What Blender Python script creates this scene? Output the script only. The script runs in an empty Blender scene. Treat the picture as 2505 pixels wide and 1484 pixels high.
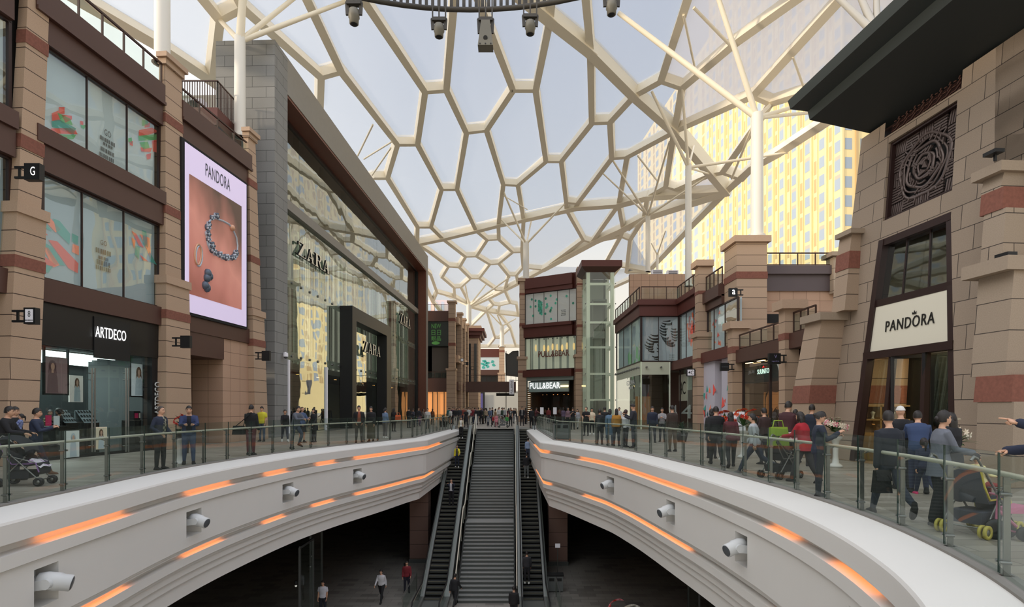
import bpy, bmesh, math, random
from mathutils import Vector, Matrix
from mathutils.geometry import tessellate_polygon
random.seed(7)
V = Vector
F = 1400.0; CX = 1252.5; HY = 998.0; EYE = 1.65
sc = bpy.context.scene
COL = sc.collection
WM = {}
def P(px, py, Y):
 return V(((px-CX)/F*Y, Y, EYE-(py-HY)/F*Y))
def ground(px, py, z=0.0):
 Y = (EYE-z)*F/(py-HY)
 return P(px, py, Y)
def proj(p):
 return (CX+p[0]/p[1]*F, HY-(p[2]-EYE)/p[1]*F)
def tag(o, label=None, cat=None, group=None, kind=None):
 if label: o['label'] = label
 if cat: o['category'] = cat
 if group: o['group'] = group
 if kind: o['kind'] = kind
 return o
def thing(name, label, cat, loc=(0,0,0), rz=0.0, group=None, kind=None):
 o = bpy.data.objects.new(name, None); COL.objects.link(o)
 o.empty_display_size = .2
 o.location = loc; o.rotation_euler = (0, 0, rz)
 WM[o.name] = Matrix.Translation(V(loc)) @ Matrix.Rotation(rz, 4, 'Z')
 return tag(o, label, cat, group, kind)
def copy_tree(o, parent=None):
 c = o.copy(); COL.objects.link(c)
 if parent is not None: c.parent = parent
 for ch in o.children: copy_tree(ch, c)
 return c
def dup(o, loc, rz=0.0, label=None, group=None):
 c = copy_tree(o); c.location = loc; c.rotation_euler = (0, 0, rz)
 WM[c.name] = Matrix.Translation(V(loc)) @ Matrix.Rotation(rz, 4, 'Z')
 if label: c['label'] = label
 if group: c['group'] = group
 return c
class MB:
 def __init__(s):
  s.v = []; s.f = []; s.m = []; s.s = []
 def add(s, vs, fs, mi=0, smooth=False):
  b = len(s.v)
  s.v.extend(V(p) for p in vs)
  for f in fs:
   s.f.append([b+i for i in f]); s.m.append(mi); s.s.append(smooth)
  return s
 def quad(s, a, b, c, d, mi=0): return s.add([a, b, c, d], [(0, 1, 2, 3)], mi)
 def hexa(s, p, mi=0):
  return s.add(p, [(0, 3, 2, 1), (4, 5, 6, 7), (0, 1, 5, 4), (1, 2, 6, 5), (2, 3, 7, 6), (3, 0, 4, 7)], mi)
 def box(s, x0, x1, y0, y1, z0, z1, mi=0):
  return s.hexa([(x0, y0, z0), (x1, y0, z0), (x1, y1, z0), (x0, y1, z0), (x0, y0, z1), (x1, y0, z1), (x1, y1, z1), (x0, y1, z1)], mi)
 def tube(s, p0, p1, r0, r1=None, n=8, mi=0, smooth=True, caps=True):
  p0 = V(p0); p1 = V(p1); r1 = r0 if r1 is None else r1
  d = (p1-p0)
  if d.length < 1e-6: return s
  d.normalize()
  a = d.orthogonal().normalized(); b = d.cross(a)
  vs = []
  for p, r in ((p0, r0), (p1, r1)):
   for i in range(n):
    t = 2*math.pi*i/n
    vs.append(p+(a*math.cos(t)+b*math.sin(t))*r)
  s.add(vs, [(i, (i+1) % n, n+(i+1) % n, n+i) for i in range(n)], mi, smooth)
  if caps:
   s.add(vs[:n], [tuple(range(n-1, -1, -1))], mi); s.add(vs[n:], [tuple(range(n))], mi)
  return s
 def pipe(s, pts, r, n=8, mi=0, closed=False, up=(0, 0, 1), rz=None, smooth=True):
  pts = [V(p) for p in pts]; m = len(pts); vs = []; up = V(up); rz = r if rz is None else rz
  for i, p in enumerate(pts):
   if closed: d = pts[(i+1) % m]-pts[i-1]
   else: d = pts[min(i+1, m-1)]-pts[max(i-1, 0)]
   d.normalize()
   a = d.cross(up)
   if a.length < 1e-4: a = d.orthogonal()
   a.normalize(); b = a.cross(d)
   for k in range(n):
    t = 2*math.pi*(k+.5)/n
    vs.append(p+a*math.cos(t)*r+b*math.sin(t)*rz)
  fs = []
  for i in range(m if closed else m-1):
   j = (i+1) % m
   for k in range(n):
    fs.append((i*n+k, i*n+(k+1) % n, j*n+(k+1) % n, j*n+k))
  s.add(vs, fs, mi, smooth)
  if not closed:
   s.add(vs[:n], [tuple(range(n-1, -1, -1))], mi); s.add(vs[-n:], [tuple(range(n))], mi)
  return s
 def bar(s, p0, p1, w, h, up=(0, 0, 1), mi=0):
  p0 = V(p0); p1 = V(p1); d = (p1-p0).normalized()
  a = d.cross(V(up))
  if a.length < 1e-4: a = d.orthogonal()
  a.normalize(); b = a.cross(d)
  q = []
  for p in (p0, p1):
   q += [p-a*w/2-b*h/2, p+a*w/2-b*h/2, p+a*w/2+b*h/2, p-a*w/2+b*h/2]
  return s.add(q, [(3, 2, 1, 0), (4, 5, 6, 7), (0, 1, 5, 4), (1, 2, 6, 5), (2, 3, 7, 6), (3, 0, 4, 7)], mi)
 def lathe(s, prof, c=(0, 0, 0), n=16, mi=0, axis=None, smooth=True):
  c = V(c); vs = []
  z = V(axis).normalized() if axis is not None else V((0, 0, 1))
  a = z.orthogonal().normalized() if axis is not None else V((1, 0, 0)); b = z.cross(a)
  for r, h in prof:
   for i in range(n):
    t = 2*math.pi*i/n
    vs.append(c+a*r*math.cos(t)+b*r*math.sin(t)+z*h)
  fs = []
  for k in range(len(prof)-1):
   for i in range(n):
    fs.append((k*n+i, k*n+(i+1) % n, (k+1)*n+(i+1) % n, (k+1)*n+i))
  s.add(vs, fs, mi, smooth)
  if prof[0][0] > 1e-4: s.add(vs[:n], [tuple(range(n-1, -1, -1))], mi)
  if prof[-1][0] > 1e-4: s.add(vs[-n:], [tuple(range(n))], mi)
  return s
 def ball(s, c, r, nu=10, nv=7, mi=0):
  c = V(c); r = (r, r, r) if isinstance(r, (int, float)) else r
  vs = []
  for j in range(nv+1):
   ph = math.pi*j/nv
   for i in range(nu):
    t = 2*math.pi*i/nu
    vs.append((c[0]+r[0]*math.sin(ph)*math.cos(t), c[1]+r[1]*math.sin(ph)*math.sin(t), c[2]-r[2]*math.cos(ph)))
  fs = []
  for j in range(nv):
   for i in range(nu):
    fs.append((j*nu+i, j*nu+(i+1) % nu, (j+1)*nu+(i+1) % nu, (j+1)*nu+i))
  return s.add(vs, fs, mi, True)
 def poly(s, pts, mi=0):
  pts = [V(p) for p in pts]
  return s.add(pts, [tuple(t) for t in tessellate_polygon([pts])], mi)
 def extr(s, poly2, fn, d, mi=0, mside=None):
  """2D polygon extruded: fn(a,b,depth) -> world point"""
  n = len(poly2)
  fr = [fn(a, b, d) for a, b in poly2]; bk = [fn(a, b, 0) for a, b in poly2]
  tri = [tuple(t) for t in tessellate_polygon([[V((a, b, 0)) for a, b in poly2]])]
  s.add(fr, tri, mi)
  ms = mi if mside is None else mside
  s.add(fr+bk, [(i, (i+1) % n, n+(i+1) % n, n+i) for i in range(n)], ms)
  return s
 def build(s, name, mats, parent=None, label=None, cat=None, group=None, kind=None, origin=None):
  if not s.v: return None
  if not isinstance(mats, (list, tuple)): mats = [mats]
  me = bpy.data.meshes.new(name)
  if parent is not None:
   W = WM.get(parent.name, Matrix.Identity(4)).inverted(); loc = None
  else:
   if origin is None:
    xs = [p.x for p in s.v]; ys = [p.y for p in s.v]; zs = [p.z for p in s.v]
    origin = V(((min(xs)+max(xs))/2, (min(ys)+max(ys))/2, min(zs)))
   W = Matrix.Translation(-V(origin)); loc = origin
  me.from_pydata([W @ p for p in s.v], [], s.f)
  uv = me.uv_layers.new(name='UVMap').data
  li = 0
  for f, pl in zip(s.f, me.polygons):
   n = (s.v[f[1]]-s.v[f[0]]).cross(s.v[f[-1]]-s.v[f[0]])
   if n.length > 1e-12: n.normalize()
   if abs(n.z) > .75:
    for i in f: uv[li].uv = (s.v[i].x, s.v[i].y); li += 1
   else:
    t = V((-n.y, n.x, 0)); t = t.normalized() if t.length > 1e-9 else V((1, 0, 0))
    for i in f: uv[li].uv = (t.dot(s.v[i]), s.v[i].z); li += 1
  me.polygons.foreach_set('material_index', s.m)
  me.polygons.foreach_set('use_smooth', s.s)
  for m in mats: me.materials.append(m)
  me.update()
  o = bpy.data.objects.new(name, me); COL.objects.link(o)
  if parent is not None:
   o.parent = parent
   WM[o.name] = WM.get(parent.name, Matrix.Identity(4))
  else:
   o.location = loc; WM[o.name] = Matrix.Translation(V(loc))
  return tag(o, label, cat, group, kind)
class Fr:
 """vertical facade frame: s along, n towards the mall, z up"""
 def __init__(f, x0, y0, dx, dy, side):
  f.o = V((x0, y0, 0)); f.t = V((dx, dy, 0)).normalized()
  f.n = V((f.t.y, -f.t.x, 0))*side
 def pt(f, s, n, z): return f.o+f.t*s+f.n*n+V((0, 0, z))
 def hit(f, px, py, n=0.0):
  a = (px-CX)/F
  Y = (n+f.o.dot(f.n))/(a*f.n.x+f.n.y)
  p = P(px, py, Y)
  return (p-f.o).dot(f.t), p.z
 def s(f, px, n=0.0): return f.hit(px, HY, n)[0]
 def z(f, px, py, n=0.0): return f.hit(px, py, n)[1]
 def box(f, mb, s0, s1, n0, n1, z0, z1, mi=0):
  return f.prism(mb, (s0, s1, n0, n1), z0, (s0, s1, n0, n1), z1, mi)
 def prism(f, mb, a, z0, b, z1, mi=0):
  q = []
  for (s0, s1, n0, n1), z in ((a, z0), (b, z1)):
   q += [f.pt(s0, n0, z), f.pt(s1, n0, z), f.pt(s1, n1, z), f.pt(s0, n1, z)]
  c = (q[1]-q[0]).cross(q[3]-q[0])
  if c.z < 0: q = [q[0], q[3], q[2], q[1], q[4], q[7], q[6], q[5]]
  return mb.hexa(q, mi)
 def pane(f, mb, s0, s1, z0, z1, n, mi=0):
  q = [f.pt(s0, n, z0), f.pt(s1, n, z0), f.pt(s1, n, z1), f.pt(s0, n, z1)]
  if (q[1]-q[0]).cross(q[3]-q[0]).dot(f.n) < 0: q = [q[1], q[0], q[3], q[2]]
  return mb.quad(*q, mi)
 def poly(f, mb, pts, n, mi=0):
  return mb.poly([f.pt(a, n, b) for a, b in pts], mi)
def lin(c):
 r = []
 for x in c[:3]:
  x = x/255.0
  r.append(x/12.92 if x <= .04045 else ((x+.055)/1.055)**2.4)
 return (r[0], r[1], r[2], 1.0)
MC = {}
def newmat(name):
 m = bpy.data.materials.new(name); m.use_nodes = True
 nt = m.node_tree
 return m, nt, nt.nodes['Principled BSDF']
def mat(name, col, rough=.55, metal=0.0, emit=0.0, noise=0.0, nscale=8.0, bump=0.0, bscale=None, ecol=None):
 if name in MC: return MC[name]
 m, nt, b = newmat(name)
 c = lin(col)
 b.inputs['Base Color'].default_value = c
 b.inputs['Roughness'].default_value = rough
 b.inputs['Metallic'].default_value = metal
 if emit:
  b.inputs['Emission Color'].default_value = lin(ecol or col); b.inputs['Emission Strength'].default_value = emit
 if noise or bump:
  tc = nt.nodes.new('ShaderNodeTexCoord'); nz = nt.nodes.new('ShaderNodeTexNoise')
  nz.inputs['Scale'].default_value = nscale; nz.inputs['Detail'].default_value = 3
  nt.links.new(tc.outputs['Object'], nz.inputs['Vector'])
  if noise:
   mx = nt.nodes.new('ShaderNodeMix'); mx.data_type = 'RGBA'
   mx.inputs['A'].default_value = tuple(x*(1-noise) for x in c[:3])+(1,)
   mx.inputs['B'].default_value = tuple(min(1, x*(1+noise)) for x in c[:3])+(1,)
   nt.links.new(nz.outputs['Fac'], mx.inputs['Factor']); nt.links.new(mx.outputs['Result'], b.inputs['Base Color'])
  if bump:
   bp = nt.nodes.new('ShaderNodeBump'); bp.inputs['Strength'].default_value = bump
   nt.links.new(nz.outputs['Fac'], bp.inputs['Height']); nt.links.new(bp.outputs['Normal'], b.inputs['Normal'])
 MC[name] = m
 return m
def stone(name, col, joint, w, h, mortar=.012, var=.12, rough=.75, off=.5, bump=.0, freq=2):
 if name in MC: return MC[name]
 m, nt, b = newmat(name)
 c = lin(col)
 uv = nt.nodes.new('ShaderNodeUVMap')
 br = nt.nodes.new('ShaderNodeTexBrick')
 br.offset = off; br.offset_frequency = freq
 for k, v in (('Scale', 1.0), ('Brick Width', w), ('Row Height', h), ('Mortar Size', mortar), ('Mortar Smooth', .1)):
  br.inputs[k].default_value = v
 br.inputs['Color1'].default_value = tuple(x*(1-var) for x in c[:3])+(1,)
 br.inputs['Color2'].default_value = tuple(min(1, x*(1+var)) for x in c[:3])+(1,)
 br.inputs['Mortar'].default_value = lin(joint)
 nt.links.new(uv.outputs['UV'], br.inputs['Vector'])
 nz = nt.nodes.new('ShaderNodeTexNoise'); nz.inputs['Scale'].default_value = 45; nz.inputs['Detail'].default_value = 2
 nt.links.new(uv.outputs['UV'], nz.inputs['Vector'])
 rg = nt.nodes.new('ShaderNodeMapRange')
 rg.inputs['To Min'].default_value = .78; rg.inputs['To Max'].default_value = 1.2
 nt.links.new(nz.outputs['Fac'], rg.inputs['Value'])
 mx = nt.nodes.new('ShaderNodeMix'); mx.data_type = 'RGBA'; mx.blend_type = 'MULTIPLY'; mx.inputs['Factor'].default_value = 1
 nt.links.new(br.outputs['Color'], mx.inputs['A'])
 nt.links.new(rg.outputs['Result'], mx.inputs['B'])
 nt.links.new(mx.outputs['Result'], b.inputs['Base Color'])
 b.inputs['Roughness'].default_value = rough
 if bump:
  bp = nt.nodes.new('ShaderNodeBump'); bp.inputs['Strength'].default_value = bump; bp.inputs['Distance'].default_value = .02
  nt.links.new(br.outputs['Fac'], bp.inputs['Height']); bp.invert = True
  nt.links.new(bp.outputs['Normal'], b.inputs['Normal'])
 MC[name] = m
 return m
def glass(name, tint, refl=.25, rough=.02, grazing=True, ior=1.5, haze=0.0, hcol=(200, 215, 210), wave=0.0):
 """thin pane: transparent with a tint, mirror reflection, optional film haze"""
 if name in MC: return MC[name]
 m, nt, b = newmat(name)
 nt.nodes.remove(b)
 out = nt.nodes['Material Output']
 tr = nt.nodes.new('ShaderNodeBsdfTransparent'); tr.inputs['Color'].default_value = lin(tint)
 gl = nt.nodes.new('ShaderNodeBsdfAnisotropic'); gl.inputs['Roughness'].default_value = rough
 gl.inputs['Color'].default_value = (.95, 1, .98, 1)
 if wave:
  tc = nt.nodes.new('ShaderNodeTexCoord'); nz = nt.nodes.new('ShaderNodeTexNoise'); nz.inputs['Scale'].default_value = .55; nz.inputs['Detail'].default_value = 1
  nt.links.new(tc.outputs['Object'], nz.inputs['Vector'])
  bp = nt.nodes.new('ShaderNodeBump'); bp.inputs['Strength'].default_value = wave; bp.inputs['Distance'].default_value = .1
  nt.links.new(nz.outputs['Fac'], bp.inputs['Height']); nt.links.new(bp.outputs['Normal'], gl.inputs['Normal'])
 lw = nt.nodes.new('ShaderNodeLayerWeight'); lw.inputs['Blend'].default_value = .5
 pw = nt.nodes.new('ShaderNodeMath'); pw.operation = 'POWER'; pw.inputs[1].default_value = 4.0
 nt.links.new(lw.outputs['Facing'], pw.inputs[0])
 rg = nt.nodes.new('ShaderNodeMath'); rg.operation = 'MULTIPLY_ADD'; rg.inputs[1].default_value = (ior-1)*1.3; rg.inputs[2].default_value = refl; rg.use_clamp = True
 nt.links.new(pw.outputs[0], rg.inputs[0])
 mx = nt.nodes.new('ShaderNodeMixShader')
 nt.links.new(rg.outputs['Value'], mx.inputs['Fac'])
 last = tr.outputs['BSDF']
 if haze:
  df = nt.nodes.new('ShaderNodeBsdfDiffuse'); df.inputs['Color'].default_value = lin(hcol)
  tl = nt.nodes.new('ShaderNodeBsdfTranslucent'); tl.inputs['Color'].default_value = lin(hcol)
  m1 = nt.nodes.new('ShaderNodeMixShader'); m1.inputs['Fac'].default_value = .5
  nt.links.new(df.outputs['BSDF'], m1.inputs[1]); nt.links.new(tl.outputs['BSDF'], m1.inputs[2])
  m2 = nt.nodes.new('ShaderNodeMixShader'); m2.inputs['Fac'].default_value = haze
  nt.links.new(last, m2.inputs[1]); nt.links.new(m1.outputs['Shader'], m2.inputs[2]); last = m2.outputs['Shader']
 nt.links.new(last, mx.inputs[1]); nt.links.new(gl.outputs['BSDF'], mx.inputs[2])
 nt.links.new(mx.outputs['Shader'], out.inputs['Surface'])
 MC[name] = m
 return m
M_pillar = stone('beige_granite', (184, 157, 133), (70, 52, 42), 30, .62, .014, .05)
M_pillar_r = stone('grey_beige_granite', (176, 158, 138), (66, 54, 46), 30, .66, .012, .04)
M_towerstone = stone('tower_granite', (154, 137, 120), (58, 48, 41), 1.1, .62, .010, .07, off=.37)
M_wallstone = stone('panel_granite', (188, 154, 130), (110, 85, 70), .8, .62, .01, .05, off=0)
M_redband = mat('rough_red_stone', (132, 84, 70), .9, noise=.3, nscale=14, bump=.9)
M_cap = mat('granite_cap', (186, 158, 134), .75, noise=.12, nscale=30)
M_cap_r = mat('granite_cap_grey', (160, 143, 125), .75, noise=.12, nscale=30)
M_brown = mat('brown_metal_panel', (82, 55, 47), .45, noise=.06, nscale=2)
M_brown2 = mat('red_brown_panel', (94, 48, 40), .5, noise=.06, nscale=2)
M_purple = mat('purple_grey_panel', (92, 80, 82), .5)
M_dkframe = mat('dark_brown_frame', (48, 30, 28), .4)
M_zgrey = stone('grey_slate_block', (138, 138, 136), (70, 70, 70), 1.6, .6, .012, .06)
M_zgrey2 = mat('grey_cladding', (148, 144, 137), .7, noise=.05, nscale=3)
M_rust = mat('copper_soffit', (120, 72, 56), .4, noise=.1, nscale=3)
M_black = mat('black_satin', (18, 18, 20), .5)
M_blackf = mat('black_fascia', (30, 28, 27), .35)
M_dark = mat('dark_interior', (22, 22, 22), .8)
M_steel = mat('brushed_steel', (132, 132, 128), .35, .7)
M_rail = mat('satin_handrail', (206, 202, 184), .35, .15)
M_railbrown = mat('bronze_rail', (70, 50, 42), .45, .3)
M_white = mat('white_render', (222, 219, 213), .6)
M_face = mat('white_fascia', (224, 221, 216), .65, noise=.02, nscale=1.2)
M_curb = mat('grey_curb', (130, 126, 120), .8)
M_cream = mat('cream_steel', (250, 240, 218), .45)
M_whitecol = mat('white_steel_column', (236, 232, 222), .4)
M_led = mat('warm_led', (255, 170, 80), .5, emit=5.5, ecol=(255, 142, 56))
M_letterlit = mat('lit_white_letters', (255, 255, 255), .5, emit=.9)
M_letterblk = mat('black_letters', (26, 24, 22), .4)
M_balglass = glass('balustrade_glass', (222, 231, 226), .03, .015, haze=.05, hcol=(150, 165, 155), ior=1.22)
M_glassedge = mat('glass_edge', (40, 60, 54), .2)
M_rubber = mat('black_rubber', (20, 20, 20), .45)
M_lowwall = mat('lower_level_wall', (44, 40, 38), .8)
def tile_mat():
 m, nt, b = newmat('deck_pavers')
 uv = nt.nodes.new('ShaderNodeUVMap')
 br = nt.nodes.new('ShaderNodeTexBrick')
 for k, v in (('Scale', 1.0), ('Brick Width', 1.2), ('Row Height', .3), ('Mortar Size', .008)):
  br.inputs[k].default_value = v
 br.inputs['Color1'].default_value = lin((134, 126, 114)); br.inputs['Color2'].default_value = lin((166, 158, 146))
 br.inputs['Mortar'].default_value = lin((96, 90, 82))
 nt.links.new(uv.outputs['UV'], br.inputs['Vector'])
 nt.links.new(br.outputs['Color'], b.inputs['Base Color'])
 b.inputs['Roughness'].default_value = .42
 return m
M_deck = tile_mat()
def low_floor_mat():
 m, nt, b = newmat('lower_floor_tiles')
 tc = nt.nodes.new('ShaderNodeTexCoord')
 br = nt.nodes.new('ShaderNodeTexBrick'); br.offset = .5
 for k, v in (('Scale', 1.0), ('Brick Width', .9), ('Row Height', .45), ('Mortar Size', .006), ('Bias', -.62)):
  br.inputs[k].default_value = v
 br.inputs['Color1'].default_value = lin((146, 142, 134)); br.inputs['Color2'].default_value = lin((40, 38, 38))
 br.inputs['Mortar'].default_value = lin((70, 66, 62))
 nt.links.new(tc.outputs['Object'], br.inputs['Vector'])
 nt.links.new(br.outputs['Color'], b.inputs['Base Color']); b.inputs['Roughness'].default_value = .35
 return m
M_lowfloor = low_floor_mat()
cam = bpy.data.cameras.new('camera'); co = bpy.data.objects.new('camera', cam); COL.objects.link(co)
cam.sensor_fit = 'HORIZONTAL'; cam.sensor_width = 36; cam.lens = F/2505*36
cam.shift_y = (HY-742)/2505.0; cam.clip_end = 600
co.location = (0, 0, EYE); co.rotation_euler = (math.pi/2, 0, 0)
sc.camera = co
w = bpy.data.worlds.new('hazy_sky'); sc.world = w; w.use_nodes = True
nt = w.node_tree; bg = nt.nodes['Background']
tc = nt.nodes.new('ShaderNodeTexCoord'); sx = nt.nodes.new('ShaderNodeSeparateXYZ')
nt.links.new(tc.outputs['Generated'], sx.inputs['Vector'])
cr = nt.nodes.new('ShaderNodeValToRGB')
e = cr.color_ramp.elements
e[0].position = 0.0; e[0].color = lin((250, 238, 214))
e[1].position = .62; e[1].color = lin((200, 208, 226))
x = e.new(.14); x.color = lin((252, 244, 228))
x = e.new(.34); x.color = lin((226, 232, 238))
nt.links.new(sx.outputs['Z'], cr.inputs['Fac'])
mr = nt.nodes.new('ShaderNodeMapRange')
mr.inputs['From Min'].default_value = -.15; mr.inputs['From Max'].default_value = -.65
mr.inputs['To Min'].default_value = 0; mr.inputs['To Max'].default_value = .8
nt.links.new(sx.outputs['X'], mr.inputs['Value'])
mx = nt.nodes.new('ShaderNodeMix'); mx.data_type = 'RGBA'
mx.inputs['B'].default_value = (1.7, 1.66, 1.56, 1)
nt.links.new(mr.outputs['Result'], mx.inputs['Factor']); nt.links.new(cr.outputs['Color'], mx.inputs['A'])
nt.links.new(mx.outputs['Result'], bg.inputs['Color'])
bg.inputs['Strength'].default_value = 1.0
def sun(name, d, strength, angle, col):
 l = bpy.data.lights.new(name, 'SUN'); l.energy = strength; l.angle = math.radians(angle); l.color = lin(col)[:3]
 o = bpy.data.objects.new(name, l); COL.objects.link(o)
 o.rotation_euler = V(d).to_track_quat('-Z', 'Y').to_euler(); o.location = (-40, 0, 60)
 return o
sun('low_sun', (.86, .40, -.13), 2.2, 5, (255, 234, 204))
sun('overhead_fill', (.10, .16, -1), 1.9, 110, (246, 246, 250))  # added soft overhead fill, lifts levels beyond what the sky gives
sc.view_settings.view_transform = 'Standard'; sc.view_settings.look = 'None'
sc.view_settings.exposure = 0; sc.view_settings.gamma = 1
cy = sc.cycles
cy.max_bounces = 5; cy.diffuse_bounces = 3; cy.glossy_bounces = 2; cy.transmission_bounces = 2
cy.transparent_max_bounces = 18; cy.caustics_reflective = False; cy.caustics_refractive = False
cy.use_denoising = True; cy.adaptive_threshold = .04; cy.sample_clamp_indirect = 4
def crom(pts, k=6):
 out = []
 n = len(pts)
 for i in range(n-1):
  p0 = V(pts[max(i-1, 0)]); p1 = V(pts[i]); p2 = V(pts[i+1]); p3 = V(pts[min(i+2, n-1)])
  for j in range(k):
   t = j/k
   out.append(.5*((2*p1)+(-p0+p2)*t+(2*p0-5*p1+4*p2-p3)*t*t+(-p0+3*p1-3*p2+p3)*t**3))
 out.append(V(pts[-1]))
 return out
LP = [(-8.05, 5.6), (-8.35, 6.9), (-8.52, 8.35), (-8.66, 9.85), (-8.78, 11.25), (-8.94, 12.7), (-9.06, 14.1), (-9.1, 15.5), (-9.06, 16.9), (-8.97, 18.1), (-8.84, 19.4),
  (-8.66, 20.8), (-8.44, 22.1), (-8.16, 23.3), (-7.83, 24.5), (-7.42, 25.8), (-6.98, 27.1), (-6.6, 28.3), (-6.25, 29.5), (-5.9, 30.7), (-5.5, 31.8)]
LK = [(-5.5, 31.8), (-5.34, 35.4), (-5.2, 39.0), (-5.05, 42.6), (-4.92, 46.2)]
RP = [(3.55, 3.35), (4.22, 4.4), (4.74, 5.57), (5.1, 6.75), (5.36, 7.95), (5.52, 9.13), (5.6, 10.25), (5.63, 11.4), (5.6, 12.5), (5.55, 13.75), (5.47, 14.9),
  (5.34, 17.5-1.3), (5.2, 17.5), (5.05, 18.9), (4.88, 20.3), (4.66, 21.7), (4.4, 23.1), (4.05, 24.3), (3.7, 25.4), (3.25, 26.8), (2.8, 28.1), (2.25, 29.5)]
RK = [(2.25, 29.5), (2.17, 33.7), (2.1, 37.9), (2.04, 42.1), (1.98, 46.2)]
def sample(pts, step=.3):
 c = [V((p[0], p[1], 0)) for p in pts]
 return c
LC = [V((p[0], p[1], 0)) for p in crom([V((*p, 0)) for p in LP], 5)][:-1]+[V((*p, 0)) for p in LK]
RC = [V((p[0], p[1], 0)) for p in crom([V((*p, 0)) for p in RP], 5)][:-1]+[V((*p, 0)) for p in RK]
def normals(C, side):
 out = []
 for i in range(len(C)):
  d = (C[min(i+1, len(C)-1)]-C[max(i-1, 0)]).normalized()
  out.append(V((d.y, -d.x, 0))*side)
 return out
def slab(name, poly, z0, z1, m, lab):
 mb = MB()
 top = [V((x, y, z1)) for x, y in poly]
 mb.add(top, [tuple(t) for t in tessellate_polygon([top])], 0)
 n = len(top); bot = [V((p.x, p.y, z0)) for p in top]
 mb.add(top+bot, [(i, (i+1) % n, n+(i+1) % n, n+i) for i in range(n)], 0)
 mb.add(bot, [tuple(reversed(t)) for t in tessellate_polygon([bot])], 1)
 for k in range(len(mb.f)):
  f = mb.f[k]
  nn = (mb.v[f[1]]-mb.v[f[0]]).cross(mb.v[f[-1]]-mb.v[f[0]])
  if all(abs(mb.v[i].z-z1) < 1e-6 for i in f) and nn.z < 0: mb.f[k] = f[::-1]
 return mb.build(name, [m, M_lowwall], None, lab, None, None, 'structure')
slab('floor', [(-26, 4)]+[(p.x, p.y) for p in LC]+[(-26, 46.2)], -.45, 0, M_deck, 'paved left-hand deck behind the curved balustrade')
slab('floor', [(26, 2)]+[(p.x, p.y) for p in RC]+[(26, 46.2)], -.45, 0, M_deck, 'paved right-hand deck behind the curved balustrade')
slab('floor', [(-26, 46.2), (-4.92, 46.2), (-4.92, 48.6), (-3.2, 48.6), (-3.2, 46.2), (.45, 46.2), (.45, 48.6), (1.98, 48.6), (1.98, 46.2), (26, 46.2), (26, 165), (-26, 165)], -.45, 0, M_deck, 'paved street floor beyond the stair head')
mb = MB(); mb.quad((-45, -12, -8.4), (45, -12, -8.4), (45, 110, -8.4), (-45, 110, -8.4))
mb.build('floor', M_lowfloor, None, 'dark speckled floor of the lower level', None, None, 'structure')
PROF = [(-.14, 0, 1), (-.14, .03, 1), (.10, .03, 1), (.10, .0, 1), (.12, 0, 0), (.80, -.10, 0), (.82, -.14, 2), (.82, -.44, 2), (.60, -.45, 2), (.60, -.60, 2), (.80, -.62, 2), (.80, -.84, 2), (.74, -.87, 2),
  (.74, -1.02, 2), (.74, -1.68, 2), (.74, -1.93, 2), (.70, -1.94, 2), (.70, -1.99, 2), (.66, -2.0, 2), (.66, -2.06, 2), (.48, -2.07, 2), (.48, -2.2, 2), (.64, -2.22, 2), (.64, -2.42, 2),
  (.56, -2.43, 2), (.56, -2.52, 2), (.50, -2.53, 2), (.50, -2.72, 2), (.42, -2.73, 2), (.42, -2.95, 2), (.34, -2.96, 2), (.34, -3.38, 2), (-2.5, -3.4, 3)]
NI = 13   # row whose lower neighbour holds the niches
def densify(C, cuts):
 """cuts: list of (px0, px1) niche intervals -> inserts points"""
 return C
def find_px(C, N, e, z, px):
 """arc position where the offset curve shows at column px"""
 acc = 0
 best = None
 for i in range(len(C)-1):
  a = C[i]+N[i]*e; b = C[i+1]+N[i+1]*e
  pa = proj(V((a.x, a.y, z)))[0]; pb = proj(V((b.x, b.y, z)))[0]
  if (pa-px)*(pb-px) <= 0 and abs(pb-pa) > 1e-9:
   t = (px-pa)/(pb-pa)
   return i+t
 return None
def at(C, N, u, e, z):
 i = min(int(u), len(C)-2); t = u-i
 a = C[i]+N[i]*e; b = C[i+1]+N[i+1]*e
 p = a.lerp(b, t)
 return V((p.x, p.y, z))
def fascia(C, side, niches, name, lab):
 N = normals(C, side)
 us = [float(i) for i in range(len(C))]
 ints = []
 for a, b in niches:
  ua = find_px(C, N, .74, -1.3, a); ub = find_px(C, N, .74, -1.3, b)
  if ua is None: ua = ub-.9
  if ub is None: ub = ua+.9
  ua, ub = sorted((ua, ub)); ints.append((ua, ub)); us += [ua, ub]
 us = sorted(set(us))
 mb = MB(); R = len(PROF); vs = []
 for u in us:
  for (ee, z, m) in PROF: vs.append(at(C, N, u, ee, z))
 b = 0
 for i in range(len(us)-1):
  mid = (us[i]+us[i+1])/2
  for r in range(R-1):
   if r == NI and any(p < mid < q for p, q in ints): continue
   f = (i*R+r, (i+1)*R+r, (i+1)*R+r+1, i*R+r+1)
   if side < 0: f = f[::-1]
   mb.f.append(list(f)); mb.m.append(PROF[r+1][2]); mb.s.append(False)
 mb.v = vs
 for ua, ub in ints:   # niche boxes
  z0, z1 = PROF[NI+1][1], PROF[NI][1]
  f0 = [at(C, N, ua, .74, z0), at(C, N, ub, .74, z0), at(C, N, ub, .74, z1), at(C, N, ua, .74, z1)]
  g0 = [at(C, N, ua, .30, z0), at(C, N, ub, .30, z0), at(C, N, ub, .30, z1), at(C, N, ua, .30, z1)]
  mb.quad(*g0, 2)
  for k in range(4): mb.quad(f0[k], f0[(k+1) % 4], g0[(k+1) % 4], g0[k], 2)
 o = mb.build(name, [M_white, M_curb, M_face, M_lowwall], None, lab, None, None, 'structure')
 return N, ints
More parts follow.
